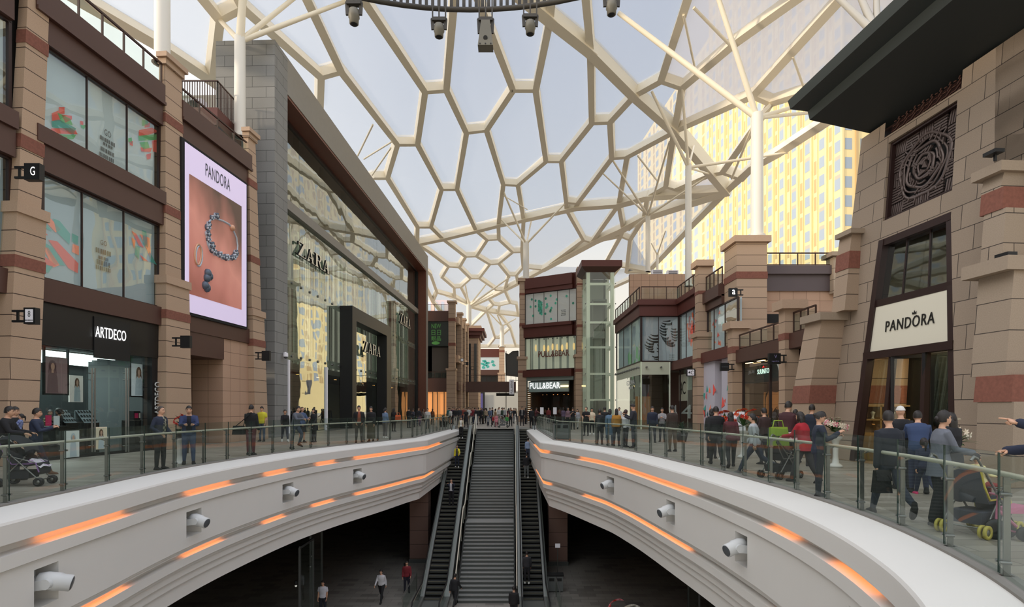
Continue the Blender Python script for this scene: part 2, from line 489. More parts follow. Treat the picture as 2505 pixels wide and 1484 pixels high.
LN, Lint = fascia(LC, 1, [(83, 143), (456, 493), (691, 718), (864, 885)], 'trim_1', 'white stepped fascia under the left curved balustrade')
RN, Rint = fascia(RC, -1, [(1484, 1502), (1630, 1651), (1798, 1828), (2076, 2122)], 'trim_2', 'white stepped fascia under the right curved balustrade')
def led(C, N, segs, e0, e1, z, lab, lit):
 t = thing('led_strip', lab, 'light strip', at(C, N, 20, e0, z))
 for a, b in segs:
  ua = find_px(C, N, .6, z, a); ub = find_px(C, N, .6, z, b)
  if ua is None and ub is None: continue
  if ua is None: ua = 0 if (ub < 30) else len(C)-1
  if ub is None: ub = 0 if (ua < 30) else len(C)-1
  ua, ub = sorted((ua, ub)); mb = MB()
  n = max(2, int((ub-ua)*1.5)); pv = None
  for i in range(n+1):
   u = ua+(ub-ua)*i/n
   q = (at(C, N, u, e0, z), at(C, N, u, e1, z))
   if pv: mb.quad(pv[0], pv[1], q[1], q[0])
   pv = q
  mb.build('lit_segment', M_led, t)
led(LC, LN, [(85, 300), (450, 560), (645, 700), (772, 818), (865, 1075)], .66, .72, -.452, 'amber glowing light strip, upper line on the left white fascia', 1)
led(LC, LN, [(190, 315), (452, 548), (648, 700), (768, 820), (872, 1062)], .54, .60, -2.072, 'amber glowing light strip, lower line on the left white fascia', 1)
led(RC, RN, [(1312, 1345), (1420, 1705), (1893, 1962), (2054, 2170)], .66, .72, -.452, 'amber glowing light strip, upper line on the right white fascia', 1)
led(RC, RN, [(1312, 1345), (1424, 1685), (1900, 1936)], .54, .60, -2.072, 'amber glowing light strip, lower line on the right white fascia', 1)
M_lamp = mat('white_lamp_body', (208, 210, 210), .4)
M_lens = mat('dark_lens', (84, 88, 92), .3)
def fascia_lamp(C, N, it, lab, aim):
 u = (it[0]+it[1])/2
 p = at(C, N, u, .34, -1.34); i = min(int(u), len(C)-2)
 n = N[i].normalized(); tn = V((-n.y, n.x, 0))
 t = thing('moving_head_lamp', lab, 'spotlight', p, 0, 'white moving head lamps in the fascia niches')
 up = V((0, 0, 1))
 mb = MB(); mb.bar(p+up*.02-n*.0, p+up*.02+n*.10, .34, .40, up)
 mb.build('base', M_lamp, t)
 c = p+n*.50+up*.05
 mb = MB()
 for sgn in (-1, 1):
  a = p+n*.1+tn*sgn*.17; b = c+tn*sgn*.17
  mb.bar(a, b+n*.05, .06, .16, up); mb.tube(b-tn*sgn*.04, b+tn*sgn*.04, .09, n=12)
 mb.bar(p+n*.13-tn*.2, p+n*.13+tn*.2, .10, .2, up)
 mb.build('yoke', M_lamp, t)
 d = (n*.75+V(aim)).normalized()
 mb = MB(); mb.lathe([(.05, -.24), (.11, -.22), (.15, -.1), (.155, .08), (.14, .10), (.14, .26), (.125, .27)], c, 14, 0, d)
 hd = mb.build('lamp_head', M_lamp, t)
 mb = MB(); mb.lathe([(.12, .272), (.10, .282), (.001, .285)], c, 14, 0, d); mb.build('lens', M_lens, hd)
 mb = MB()
 for k in range(5): mb.tube(p+up*.32+tn*(.12-.05*k)+n*.02, p+up*.22+tn*(.10-.05*k)+n*.12, .012, n=5)
 mb.build('cable', M_black, t)
for k, it in enumerate(Lint):
 fascia_lamp(LC, LN, it, 'white moving head lamp in the left fascia, '+['largest and nearest the viewer', 'second along from the viewer', 'third along towards the escalators', 'farthest, close to the escalators'][k], (.1, .35-.5*(k > 0), -.25))
for k, it in enumerate(Rint):
 fascia_lamp(RC, RN, it, 'white moving head lamp in the right fascia, '+['nearest, cut by the bottom edge', 'second along from the viewer', 'third along towards the escalators', 'farthest, close to the escalators'][3-k], (-.1, -.25, -.25))
def balustrade(name, PT, side, lab, segs):
 t = thing(name, lab, 'balustrade', (PT[len(PT)//2][0], PT[len(PT)//2][1], 0))
 Pn = [V((*p, 0)) for p in PT]; N = normals(Pn, side)
 for i, p in enumerate(Pn):
  d = V((-N[i].y, N[i].x, 0))
  mb = MB()
  mb.bar(p-N[i]*.06, p-N[i]*.06+V((0, 0, .98)), .055, .026, d)
  mb.bar(p-N[i]*.06+V((0, 0, .0)), p-N[i]*.06+V((0, 0, .03)), .11, .09, d)
  for z in (.16, .82):
   for sg in (-1, 1): mb.tube(p-N[i]*.08+d*sg*.05+V((0, 0, z)), p+N[i]*.01+d*sg*.05+V((0, 0, z)), .018, n=6)
  mb.bar(p-N[i]*.08+V((0, 0, .93)), p-N[i]*.16+V((0, 0, .96)), .02, .02)
  mb.build('post', M_steel, t)
  if i+1 < len(Pn):
   a = p+(Pn[i+1]-p).normalized()*.012; b = Pn[i+1]-(Pn[i+1]-p).normalized()*.012
   n = (N[i]+N[i+1]).normalized()*.007
   z0, z1 = .05, 1.22
   q = [a-n, b-n, b+n, a+n]
   mb = MB()
   lo = [x+V((0, 0, z0)) for x in q]; hi = [x+V((0, 0, z1)) for x in q]
   mb.quad(lo[2], lo[3], hi[3], hi[2], 0)
   mb.add([lo[0], lo[1], hi[1], hi[0], lo[2], lo[3], hi[3], hi[2]], [(3, 2, 7, 6), (1, 4, 7, 2), (5, 0, 3, 6)], 1)
   mb.build('glass_panel', [M_balglass, M_glassedge], t)
 hp = [p-N[i]*.17+V((0, 0, .98)) for i, p in enumerate(Pn)]
 hp = crom(hp, 4)
 mb = MB(); mb.pipe(hp, .03, 8); mb.build('handrail', M_rail, t)
 return t
balustrade('glass_balustrade', LP, 1, 'curved glass balustrade with steel posts along the left deck edge', 0)
balustrade('glass_balustrade', [(-5.5+.58*k/11, 31.8+14.4*k/11+(.12 if k == 0 else 0)) for k in range(0, 12)], 1, 'straight glass balustrade running from the left kink to the left escalator', 0)
balustrade('glass_balustrade', RP, -1, 'curved glass balustrade with steel posts along the right deck edge', 0)
balustrade('glass_balustrade', [(2.25-.27*k/12, 29.5+16.7*k/12+(.12 if k == 0 else 0)) for k in range(13)], -1, 'straight glass balustrade running from the right kink to the right escalator', 0)
M_step = mat('grey_stair_stone', (128, 130, 126), .6, noise=.1, nscale=6)
M_riser = mat('dark_stair_riser', (78, 82, 80), .65)
def stairs():
 x0, x1 = -2.80, .10
 t = thing('staircase', 'wide grey stone staircase with two landings between the escalators', 'stairs', (-1.35, 37, -8.4))
 flights = [16, 18, 20]; z = 0.0; y = 46.2; r = 8.4/54
 prof = []
 for fi, n in enumerate(flights):
  mb = MB()
  for k in range(n):
   mb.quad((x0, y, z-r), (x1, y, z-r), (x1, y, z), (x0, y, z), 1)
   mb.box(x0, x1, y-.03, y, z-.035, z, 0)
   z -= r
   dp = .28 if k < n-1 else (1.2 if fi < 2 else .0)
   if dp: mb.quad((x0, y-dp, z), (x1, y-dp, z), (x1, y, z), (x0, y, z), 0)
   y -= dp
   prof.append((y, z))
  mb.build('flight', [M_step, M_riser], t)
 mb = MB()
 for x in (x0-.06, x1):
  pts = [(46.2, 0)]+prof+[(prof[-1][0], -8.4), (46.2, -8.4)]
  mb.extr([(a, b) for a, b in pts], lambda a, b, d, x=x: V((x+d, a, b)), .06, 0)
  mb.extr([(a, b) for a, b in pts][::-1], lambda a, b, d, x=x: V((x+.06-d, a, b)), .06, 0)
 mb.build('stringer', M_riser, t)
 return prof
prof = stairs()
def stair_rail(x, lab):
 t = thing('stair_railing', lab, 'railing', (x, 37, -8.4))
 key = [(46.3, 0), (41.98, -16*8.4/54), (40.8, -16*8.4/54), (35.8, -34*8.4/54), (34.6, -34*8.4/54), (29.3, -8.4)]
 pts = [V((x, a, b+.95)) for a, b in key]
 mb = MB(); mb.pipe(pts, .035, 8); mb.pipe([p-V((0, 0, .12)) for p in pts], .02, 6); mb.build('handrail', M_rail, t)
 for i in range(len(key)-1):
  a = V((x, key[i][0], key[i][1])); b = V((x, key[i+1][0], key[i+1][1]))
  mb = MB(); mb.quad(a+V((0, 0, .1)), b+V((0, 0, .1)), b+V((0, 0, .85)), a+V((0, 0, .85))); mb.build('glass_panel', M_balglass, t)
  n = max(1, int((a-b).length/1.5))
  for k in range(n):
   p = a.lerp(b, k/n); mb = MB(); mb.bar(p, p+V((0, 0, .95)), .05, .03, (0, 1, 0)); mb.build('post', M_steel, t)
 mb = MB()
 for dy in (0, 1.0): mb.bar((x, 46.4+dy, 0), (x, 46.4+dy, 1.15), .06, .06, (0, 1, 0))
 mb.bar((x, 46.37, 1.15), (x, 47.43, 1.15), .06, .06); mb.build('end_frame', M_whitecol, t)
stair_rail(-2.95, 'steel and glass stair railing on the left side of the grey steps')
stair_rail(.25, 'steel and glass stair railing on the right side of the grey steps')
M_estep = mat('escalator_step', (66, 68, 66), .5, .4)
M_yel = mat('worn_step_edge', (112, 108, 88), .6)
M_skirt = mat('escalator_skirt', (150, 152, 148), .35, .7)
M_eglass = glass('escalator_glass', (200, 212, 206), .06, .02, haze=.06, hcol=(160, 175, 168))
def escalator(xc, lab):
 t = thing('escalator', lab, 'escalator', (xc, 37, -8.4))
 yt, yb, zb = 46.3, 29.9, -8.4
 sl = 8.4/(yt-yb)
 def zz(y):
  if y >= yt: return 0.0
  if y <= yb: return zb
  return -(yt-y)*sl
 hw = .52
 n = 44
 for k in range(n):
  y = yt-(k+.5)*(yt-yb)/n; dp = (yt-yb)/n
  z = zz(y)
  mb = MB()
  mb.box(xc-hw, xc+hw, y-dp/2-.02, y+dp/2, z-.12, z, 0)
  mb.box(xc-hw, xc+hw, y-dp/2-.025, y-dp/2+.02, z-.02, z+.004, 1)
  mb.build('step', [M_estep, M_yel], t)
 ys = [49.0, 47.4, yt]+[yt-(yt-yb)*k/8 for k in range(1, 8)]+[yb, 28.6, 27.0]
 for sg in (-1, 1):
  mb = MB()
  xi = xc+sg*(hw+.02); xo = xc+sg*(hw+.28)
  for a, b in zip(ys[:-1], ys[1:]):
   za, zb_ = zz(a), zz(b)
   q = [V((xi, a, za-.1)), V((xi, a, za+.22)), V((xo, a, za+.22)), V((xo, a, za-.9))]
   r = [V((xi, b, zb_-.1)), V((xi, b, zb_+.22)), V((xo, b, zb_+.22)), V((xo, b, zb_-.9))]
   for i in range(3): mb.quad(q[i], q[i+1], r[i+1], r[i])
  mb.build('skirt', M_skirt, t)
  xm = xc+sg*(hw+.12)
  mb = MB()
  for a, b in zip(ys[:-1], ys[1:]):
   mb.quad((xm, a, zz(a)+.22), (xm, b, zz(b)+.22), (xm, b, zz(b)+.92), (xm, a, zz(a)+.92))
  mb.build('glass_panel', M_eglass, t)
  pts = [V((xm, a, zz(a)+.95)) for a in ys]
  def arc(y, z, s): return [V((xm, y+s*.36*math.sin(th), z+.59+.36*math.cos(th))) for th in [math.pi*i/8 for i in range(1, 9)]]
  pts = list(reversed(arc(49.0, 0, 1)))+pts+arc(27.0, zb, -1)
  mb = MB(); mb.pipe(pts, .045, 8, rz=.035, up=(1, 0, 0)); mb.build('handrail', M_rubber, t)
  mb = MB(); mb.pipe([p-V((0, 0, .06)) for p in pts[8:-8]], .03, 6); mb.build('rail_profile', M_rail, t)
 mb = MB()
 mb.box(xc-hw, xc+hw, yt, 49.2, -.06, .005, 0); mb.build('landing_plate', M_skirt, t); mb = MB(); mb.box(xc-hw, xc+hw, 26.6, yb, zb, zb+.02, 0)
 mb.build('landing_plate', M_skirt, t)
 mb = MB()
 for a, b in zip(ys[:-1], ys[1:]):
  mb.quad((xc-hw-.28, a, zz(a)-.9), (xc+hw+.28, a, zz(a)-.9), (xc+hw+.28, b, max(zb, zz(b)-.9)), (xc-hw-.28, b, max(zb, zz(b)-.9)))
 mb.build('underside', M_black, t)
escalator(-4.05, 'escalator on the left of the stairs with riders coming down')
escalator(1.12, 'escalator on the right of the stairs with riders going up')
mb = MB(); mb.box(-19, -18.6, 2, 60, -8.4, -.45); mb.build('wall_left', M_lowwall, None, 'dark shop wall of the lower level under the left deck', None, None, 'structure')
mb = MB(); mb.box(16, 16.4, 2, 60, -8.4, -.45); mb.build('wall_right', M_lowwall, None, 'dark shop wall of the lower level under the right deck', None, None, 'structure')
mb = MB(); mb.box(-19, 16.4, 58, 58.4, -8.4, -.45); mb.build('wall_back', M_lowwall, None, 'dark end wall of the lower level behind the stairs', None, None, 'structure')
M_lowcol = stone('lower_pink_granite', (128, 100, 90), (60, 46, 42), 30, .9, .014, .05)
for x, y, l in ((-6.05, 37.8, 'pink granite column of the lower level left of the escalators'), (2.95, 37.2, 'pink granite column of the lower level right of the escalators')):
 t = thing('column', l, 'column', (x, y, -8.4))
 mb = MB(); mb.box(x-.6, x+.6, y-.6, y+.6, -8.4, -.45); mb.build('shaft', M_lowcol, t)
 mb = MB(); mb.box(x-.66, x+.66, y-.66, y+.66, -8.4, -8.15); mb.build('plinth', M_riser, t)
def text_mesh(body, cjk=False, spacing=1.0, bold=0.0):
 cu = bpy.data.curves.new('txt', 'FONT'); cu.body = body; cu.space_character = spacing; cu.resolution_u = 3
 cu.offset = bold
 o = bpy.data.objects.new('txt', cu); COL.objects.link(o)
 dg = bpy.context.evaluated_depsgraph_get()
 me = bpy.data.meshes.new_from_object(o.evaluated_get(dg))
 vs = [v.co.copy() for v in me.vertices]; fs = [list(p.vertices) for p in me.polygons]
 bpy.data.objects.remove(o); bpy.data.curves.remove(cu); bpy.data.meshes.remove(me)
 return vs, fs
TXT = {}
def text(mb, fr, body, s0, s1, z0, z1, n, depth=.0, mi=0, spacing=1.0, bold=0.0, rot=False):
 if body[0] == '#':      # a line of print too small to read
  k = int(body[1:])
  for i in range(k):
   a = s0+(s1-s0)*(i+.1)/k; b = s0+(s1-s0)*(i+.85-.2*(i % 3 == 1))/k; m = (a+b)/2
   for u, v in ((a, a+(b-a)*.4), (m, b)): mb.quad(fr.pt(u, n+.004, z0), fr.pt(v, n+.004, z0), fr.pt(v, n+.004, z1), fr.pt(u, n+.004, z1), mi)
  return mb
 key = (body, spacing, bold)
 if key not in TXT: TXT[key] = text_mesh(body, False, spacing, bold)
 vs, fs = TXT[key]
 if not vs: return
 x0 = min(v.x for v in vs); x1 = max(v.x for v in vs); y0 = min(v.y for v in vs); y1 = max(v.y for v in vs)
 sg = 1 if V((0, 0, 1)).cross(fr.n).dot(fr.t) > 0 else -1
 sa, sb = (min(s0, s1), max(s0, s1)) if sg > 0 else (max(s0, s1), min(s0, s1))
 pts = []; bk = []
 for v in vs:
  a = (v.x-x0)/max(1e-6, x1-x0); b = (v.y-y0)/max(1e-6, y1-y0)
  if rot: a, b = 1-b, a
  s = sa+(sb-sa)*a; z = z0+(z1-z0)*b
  pts.append(fr.pt(s, n+depth, z)); bk.append(fr.pt(s, n, z))
 mb.add(pts, fs, mi)
 if depth:
  m = len(pts); ed = {}
  for f in fs:
   for i in range(len(f)):
    e = (f[i], f[(i+1) % len(f)]); ed[e] = 1
  side = [(a, b, m+b, m+a) for (a, b) in ed if (b, a) not in ed]
  mb.add(pts+bk, side, mi)
 return mb
GL = {
 'Z': [[(.06, 1), (.94, 1), (.94, .96), (.30, .04), (.90, .04), (.92, .25), (.97, .25), (.96, 0), (.02, 0), (.02, .04), (.66, .96), (.13, .96), (.10, .76), (.05, .76)]],
 'A': [[(.47, 1), (.56, 1), (.90, .04), (1, .04), (1, 0), (.62, 0), (.62, .04), (.72, .04), (.63, .30), (.28, .30), (.19, .04), (.29, .04), (.29, 0), (0, 0), (0, .04), (.13, .04)], ],
 'R': [[(.02, 1), (.62, 1), (.80, .93), (.86, .76), (.80, .58), (.64, .50), (.80, .12), (.92, .04), (1, .04), (1, 0), (.74, 0), (.50, .49), (.34, .49), (.34, .04), (.45, .04), (.45, 0), (.02, 0), (.02, .04), (.14, .04), (.14, .96), (.02, .96)]],
}
HOLE = {'A': [(.30, .345), (.615, .345), (.45, .83)], 'R': [(.34, .95), (.34, .54), (.55, .55), (.66, .64), (.67, .80), (.60, .93)]}
def glyph_tris(ch):
 loops = [[V((a, b, 0)) for a, b in GL[ch][0]]]
 if ch in HOLE: loops.append([V((a, b, 0)) for a, b in HOLE[ch]])
 fl = [p for l in loops for p in l]
 return fl, [tuple(t) for t in tessellate_polygon(loops)], loops
def zara(fr, px0, px1, pya, pyb, n, lab, depth=.25):
 s0 = fr.s(px0, n); s1 = fr.s(px1, n)
 z1 = fr.z(px0, pya, n); z0 = fr.z(px0, pyb, n)
 t = thing('shop_sign', lab, 'sign', fr.pt(s0, n, z0))
 wd = [.24, .25, .27, .24]; x = 0; tot = sum(wd)
 sg = 1 if V((0, 0, 1)).cross(fr.n).dot(fr.t) > 0 else -1
 if sg < 0: s0, s1 = s1, s0
 for ch, w_ in zip('ZARA', wd):
  fl, tr, loops = glyph_tris(ch); mb = MB()
  a0 = s0+(s1-s0)*x/tot; a1 = s0+(s1-s0)*(x+w_*.92)/tot
  f = [fr.pt(a0+(a1-a0)*p.x, n+depth, z0+(z1-z0)*p.y) for p in fl]
  b = [fr.pt(a0+(a1-a0)*p.x, n, z0+(z1-z0)*p.y) for p in fl]
  mb.add(f, tr, 0)
  k = 0
  for l in loops:
   m = len(l)
   mb.add(f[k:k+m]+b[k:k+m], [(i, (i+1) % m, m+(i+1) % m, m+i) for i in range(m)], 1); k += m
  mb.build('letter', [M_letface, M_letterblk], t)
  x += w_
 mb = MB()
 fr.box(mb, min(s0, s1), max(s0, s1), n-.12, n-.04, z0+.1*(z1-z0), z0+.16*(z1-z0))
 mb.build('mounting_bar', M_letterblk, t)
 return t
M_letface = mat('pale_letter_face', (222, 212, 190), .45, emit=.15)  # faint glow put into the faces so the letters read bright
M_winglass = glass('shop_window_glass', (240, 246, 244), .14, .01, ior=1.3, wave=.12)
M_zglass = glass('curtain_wall_glass', (216, 226, 220), .26, .015, ior=1.5, wave=.09)
M_clear = glass('clear_shop_glass', (236, 242, 240), .07, .01, ior=1.3)
M_winback = mat('pale_window_film', (190, 202, 206), .7, emit=.16)  # film glows by itself, standing in for skylight falling on it
M_winback2 = mat('blue_grey_window_film', (160, 178, 186), .7, emit=.12)  # same skylight stand-in: a weak glow in the film
M_red = mat('coral_decal', (224, 84, 74), .6, emit=.16); M_teal = mat('teal_decal', (64, 160, 150), .6, emit=.14)
M_orange = mat('orange_decal', (244, 124, 84), .6, emit=.16); M_green = mat('green_decal', (84, 172, 104), .6, emit=.14)
M_pinkd = mat('pink_decal', (236, 134, 140), .6); M_greytxt = mat('grey_text', (70, 74, 78), .7)
M_shopwhite = mat('shop_white', (206, 210, 208), .5)
M_tube = mat('cool_tube_light', (225, 245, 240), .5, emit=4.0)
M_warmlight = mat('warm_spot_glow', (255, 214, 150), .5, emit=5.0)
M_ccurtain = mat('shop_dark_blue', (26, 30, 58), .5)
FL = Fr(-16.28, 0, .09, 1, 1)
LB = thing('shop_building', 'sandstone shop building with brown beams holding the cosmetics shop on the left', 'building', FL.pt(22, -3, 0))
ZT1, ZT2, ZT3 = 14.62, 13.86, 13.02       # roof beam
ZW1, ZB1, ZB2, ZW2, ZB3, ZB4 = 10.32, 9.85, 9.0, 5.72, 5.68, 4.96
def pillar(fr, pxt, pyt, pxb, pyb, ztop, bands, cap, parent, n0=-.05, n1=.32, M=None, name='pillar', zbot=0.0, capw=.14, Mc=None, base=True):
 """battered pillar; pxt/pxb = (left,right) pixels of its front face near top/bottom; cap: z of the mid cap"""
 M = M or M_pillar; Mc = Mc or M_cap
 zt = fr.z(sum(pxt)/2, pyt, n1)
 zb = fr.z(sum(pxb)/2, pyb, n1) if pyb else 0
 st = [fr.s(p, n1) for p in pxt]; sb = [fr.s(p, n1) for p in pxb]
 def S(z):
  k = (z-zb)/(zt-zb)
  return sb[0]+(st[0]-sb[0])*k, sb[1]+(st[1]-sb[1])*k
 def nn(z): return n1+.012*(7-z)
 zs = [zbot]
 mb = MB(); cp = MB(); pend = []
 marks = sorted([('b', a, b) for a, b in bands]+([('c', cap, cap+.32)] if cap else []), key=lambda q: q[1])
 z = zbot
 def seg(z0, z1, m, ex=0.0):
  a = S(z0); b = S(z1); ew = .12 if (cap and z1 <= cap+.05) else 0.0
  e = ex+ew*.8
  fr.prism(m, (a[0]-e, a[1]+e, n0, nn(z0)+e), z0, (b[0]-e, b[1]+e, n0, nn(z1)+e), z1)
 for kind, a, b in marks:
  seg(z, a, mb)
  m_ = MB(); seg(a, b, m_, .02 if kind == 'b' else .16); pend.append((kind, m_))
  z = b
 seg(z, ztop-.45, mb)
 seg(ztop-.45, ztop-.2, mb, .08); seg(ztop-.2, ztop, cp, .18)
 p = mb.build(name, M, parent)
 for kind, m_ in pend: m_.build('red_stone_band' if kind == 'b' else 'cap', M_redband if kind == 'b' else Mc, p)
 cp.build('cap', Mc, p)
 if base:
  pass
 return S
pillar(FL, (74, 126), 20, (14, 77), 990, 17.2, [(5.75, 6.1), (9.35, 9.75), (12.55, 12.95)], 7.35, LB)
S2 = pillar(FL, (409, 451), 300, (402, 456), 960, 15.95, [(5.25, 5.6), (9.5, 9.85), (13.2, 13.55)], 6.65, LB)
S3 = pillar(FL, (613, 632), 450, (618, 644), 960, 15.9, [(4.85, 5.2), (9.15, 9.5), (13.05, 13.4)], 6.4, LB)
p1 = FL.s(95, .6); p1L = FL.s(22, .6)
sA, sB = FL.s(92, .3), FL.s(406, .3)
sC, sD = FL.s(449, .3), FL.s(618, .3)
s_0 = FL.s(-420, .3); s_9 = -9.0
M_beam = M_brown
def beams(sa, sb, parent, top=True):
 mb = MB(); FL.box(mb, sa, sb, -.3, .28, ZT2, ZT1); FL.box(mb, sa, sb, -.3, .18, ZT3, ZT2-.02); FL.box(mb, sa, sb, -.3, .33, ZT2-.06, ZT2+.06)
 mb.build('roof_beam', M_beam, parent)
 return
beams(s_0, FL.s(45, .3), LB); beams(sA, sB, LB); beams(sC, sD, LB)
for a, b in ((s_0, FL.s(45, .3)), (sA, sB)):
 mb = MB(); FL.box(mb, a, b, -.3, .22, ZB2, ZB1-.02); FL.box(mb, a, b, -.3, .32, ZB1-.04, ZW1); mb.build('floor_beam', M_beam, LB)
for a, b in ((s_0, FL.s(45, .3)), (sA, sB), (sC, sD)):
 mb = MB(); FL.box(mb, a, b, -.3, .24, ZB4, ZB3); mb.build('floor_beam', M_beam, LB)
mb = MB(); FL.box(mb, s_9, sD+.5, -9, -.32, 4.98, ZT1-.1); FL.box(mb, s_9, s_0-.1, -9, -.32, 0, ZT1-.1); mb.build('wall', M_lowwall, LB)
mb = MB(); FL.box(mb, s_9, sD+.5, -9, -.1, ZT1-.1, ZT1+.05); mb.build('roof', M_brown, LB)
def shop_window(sa, sb, za, zb, mull, n, parent, back, decals, gl=None, txt=None):
 w_ = MB(); FLf = parent['_fr'] if False else None
def window(fr, sa, sb, za, zb, mull, n, parent, back, decals=(), gl=None, words=(), name='window', frame_m=None):
 f = MB(); fm = frame_m or M_dkframe
 for m in [sa+.03, sb-.03]: fr.box(f, m-.05, m+.05, n-.06, n+.05, za, zb)
 for m in mull: fr.box(f, m-.02, m+.02, n-.03, n+.03, za, zb)
 fr.box(f, sa, sb, n-.06, n+.05, za-.02, za+.07); fr.box(f, sa, sb, n-.06, n+.05, zb-.07, zb+.02)
 fo = f.build(name, fm, parent)
 if back is not None:
  g = MB(); fr.pane(g, sa, sb, za, zb, n-.22); g.build('window_backing', back, fo)
 if decals:
  d = MB(); ms = []
  for m, pts in decals:
   if m not in ms: ms.append(m)
   fr.poly(d, pts, n-.19, ms.index(m))
  d.build('decal', ms, fo)
 if words:
  d = MB()
  for body, a0, a1, b0, b1 in words: text(d, fr, body, a0, a1, b0, b1, n-.185)
  d.build('printed_text', M_greytxt, fo)
 g = MB(); fr.pane(g, sa, sb, za, zb, n); g.build('pane', gl or M_winglass, fo)
 return fo
def shards(fr, n, lst):
 """list of (mat, [(px,py)...]) on the plane n"""
 return [(m, [fr.hit(x, y, n-.19) for x, y in pts]) for m, pts in lst]
wL, wR = FL.s(100, 0), FL.s(390, 0)
m1, m2 = FL.s(212, 0), FL.s(310, 0)
dec = shards(FL, 0, [(M_red, [(144, 262), (158, 262), (158, 278), (144, 278)]), (M_red, [(127, 277), (143, 270), (148, 296), (128, 296)]), (M_green, [(140, 275), (172, 290), (178, 306), (150, 300)]),
 (M_red, [(150, 280), (176, 283), (176, 292), (160, 300)]), (M_teal, [(126, 296), (146, 292), (186, 314), (180, 330), (128, 310)]), (M_red, [(125, 314), (182, 312), (190, 328), (125, 326)]),
 (M_green, [(130, 328), (186, 330), (180, 340), (140, 342)]), (M_red, [(148, 337), (164, 335), (160, 350), (146, 348)]), (M_red, [(196, 295), (204, 297), (204, 307), (197, 304)]), (M_green, [(198, 305), (210, 306), (206, 316), (199, 312)]),
 (M_green, [(348, 292), (362, 296), (364, 306), (348, 308)]), (M_red, [(354, 304), (367, 300), (366, 311), (354, 312)]), (M_red, [(340, 318), (372, 312), (388, 322), (340, 336)]), (M_green, [(338, 332), (384, 328), (384, 342), (340, 344)]),
 (M_red, [(372, 344), (386, 340), (386, 374), (374, 370)]), (M_green, [(342, 348), (362, 346), (366, 362), (350, 366)]), (M_red, [(344, 360), (372, 362), (368, 372), (346, 370)]), (M_red, [(358, 378), (370, 374), (368, 388), (360, 390)]),
 (M_green, [(314, 338), (322, 336), (324, 352), (314, 346)]), (M_red, [(317, 346), (325, 345), (325, 357), (318, 354)])])
def words_px(fr, n, rows):
 r = []
 for body, x0, x1, y0, y1 in rows:
  r.append((body, fr.s(x0, n), fr.s(x1, n), fr.z((x0+x1)/2, y1, n), fr.z((x0+x1)/2, y0, n)))
 return r
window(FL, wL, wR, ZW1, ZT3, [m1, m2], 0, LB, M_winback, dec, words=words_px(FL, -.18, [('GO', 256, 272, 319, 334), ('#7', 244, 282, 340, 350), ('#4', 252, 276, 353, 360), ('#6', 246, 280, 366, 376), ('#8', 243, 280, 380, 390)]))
dec = shards(FL, 0, [(M_orange, [(107, 536), (122, 532), (150, 562), (136, 568)]), (M_teal, [(97, 528), (108, 540), (128, 566), (98, 552)]), (M_red, [(94, 548), (118, 576), (94, 570)]), (M_teal, [(130, 534), (146, 540), (172, 572), (170, 598), (138, 566)]),
 (M_red, [(118, 586), (140, 590), (192, 644), (190, 668), (168, 656)]), (M_teal, [(104, 590), (128, 604), (160, 650), (132, 646)]), (M_orange, [(104, 602), (118, 606), (146, 648), (130, 654)]), (M_red, [(100, 620), (140, 650), (126, 652), (100, 640)]),
 (M_teal, [(108, 648), (130, 650), (118, 668), (106, 660)]), (M_orange, [(178, 596), (193, 602), (193, 624), (176, 616)]), (M_teal, [(176, 570), (192, 578), (190, 598), (176, 590)]),
 (M_red, [(322, 564), (334, 572), (352, 606), (340, 600)]), (M_orange, [(322, 580), (332, 588), (328, 608)]), (M_orange, [(342, 572), (366, 582), (370, 636), (358, 606)]), (M_teal, [(348, 562), (358, 566), (362, 606), (350, 596)]), (M_red, [(342, 622), (364, 640), (350, 636)]),
 (M_teal, [(332, 600), (342, 604), (340, 634), (330, 622)]), (M_teal, [(364, 612), (384, 648), (368, 640)])])
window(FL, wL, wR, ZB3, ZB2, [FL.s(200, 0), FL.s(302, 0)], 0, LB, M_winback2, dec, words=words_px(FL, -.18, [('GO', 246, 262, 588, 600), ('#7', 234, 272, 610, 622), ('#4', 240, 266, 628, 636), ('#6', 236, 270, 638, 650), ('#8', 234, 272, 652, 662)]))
w0 = FL.s(24, 0)
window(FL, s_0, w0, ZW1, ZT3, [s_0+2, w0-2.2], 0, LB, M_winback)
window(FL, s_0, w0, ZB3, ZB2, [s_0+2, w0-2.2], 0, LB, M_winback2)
def roof_rail(fr, sa, sb, n, z0, z1, lab, k, M=None, gl=True, cat='railing'):
 M = M or M_railbrown
 t = thing('roof_railing', lab, cat, fr.pt((sa+sb)/2, n, z0))
 mb = MB(); mb.bar(fr.pt(sa, n, z1), fr.pt(sb, n, z1), .07, .07); mb.bar(fr.pt(sa, n, z0+.08), fr.pt(sb, n, z0+.08), .04, .04); mb.build('handrail', M, t)
 for i in range(k+1):
  s = sa+(sb-sa)*i/k
  mb = MB(); mb.bar(fr.pt(s, n, z0), fr.pt(s, n, z1), .06, .05, fr.t); mb.build('post', M, t)
  if gl and i < k:
   e = sa+(sb-sa)*(i+1)/k; mb = MB(); fr.pane(mb, s+.04, e-.04, z0+.12, z1-.1, n); mb.build('glass_panel', M_balglass, t)
 return t
roof_rail(FL, FL.s(128, .1), sB, .1, ZT1, 15.5, 'glass roof railing above the cosmetics shop windows', 5)
roof_rail(FL, sC, sD, .1, ZT1, 15.2, 'glass roof railing above the lilac jewellery billboard', 4)
bz0, bz1 = FL.z(603, 799, .35), FL.z(603, 452, .35)
bs0, bs1 = FL.s(452, .35), FL.s(603, .35)
BB = thing('led_billboard', 'tall lilac jewellery billboard showing a charm bracelet between two stone pillars', 'billboard', FL.pt((bs0+bs1)/2, .3, bz0))
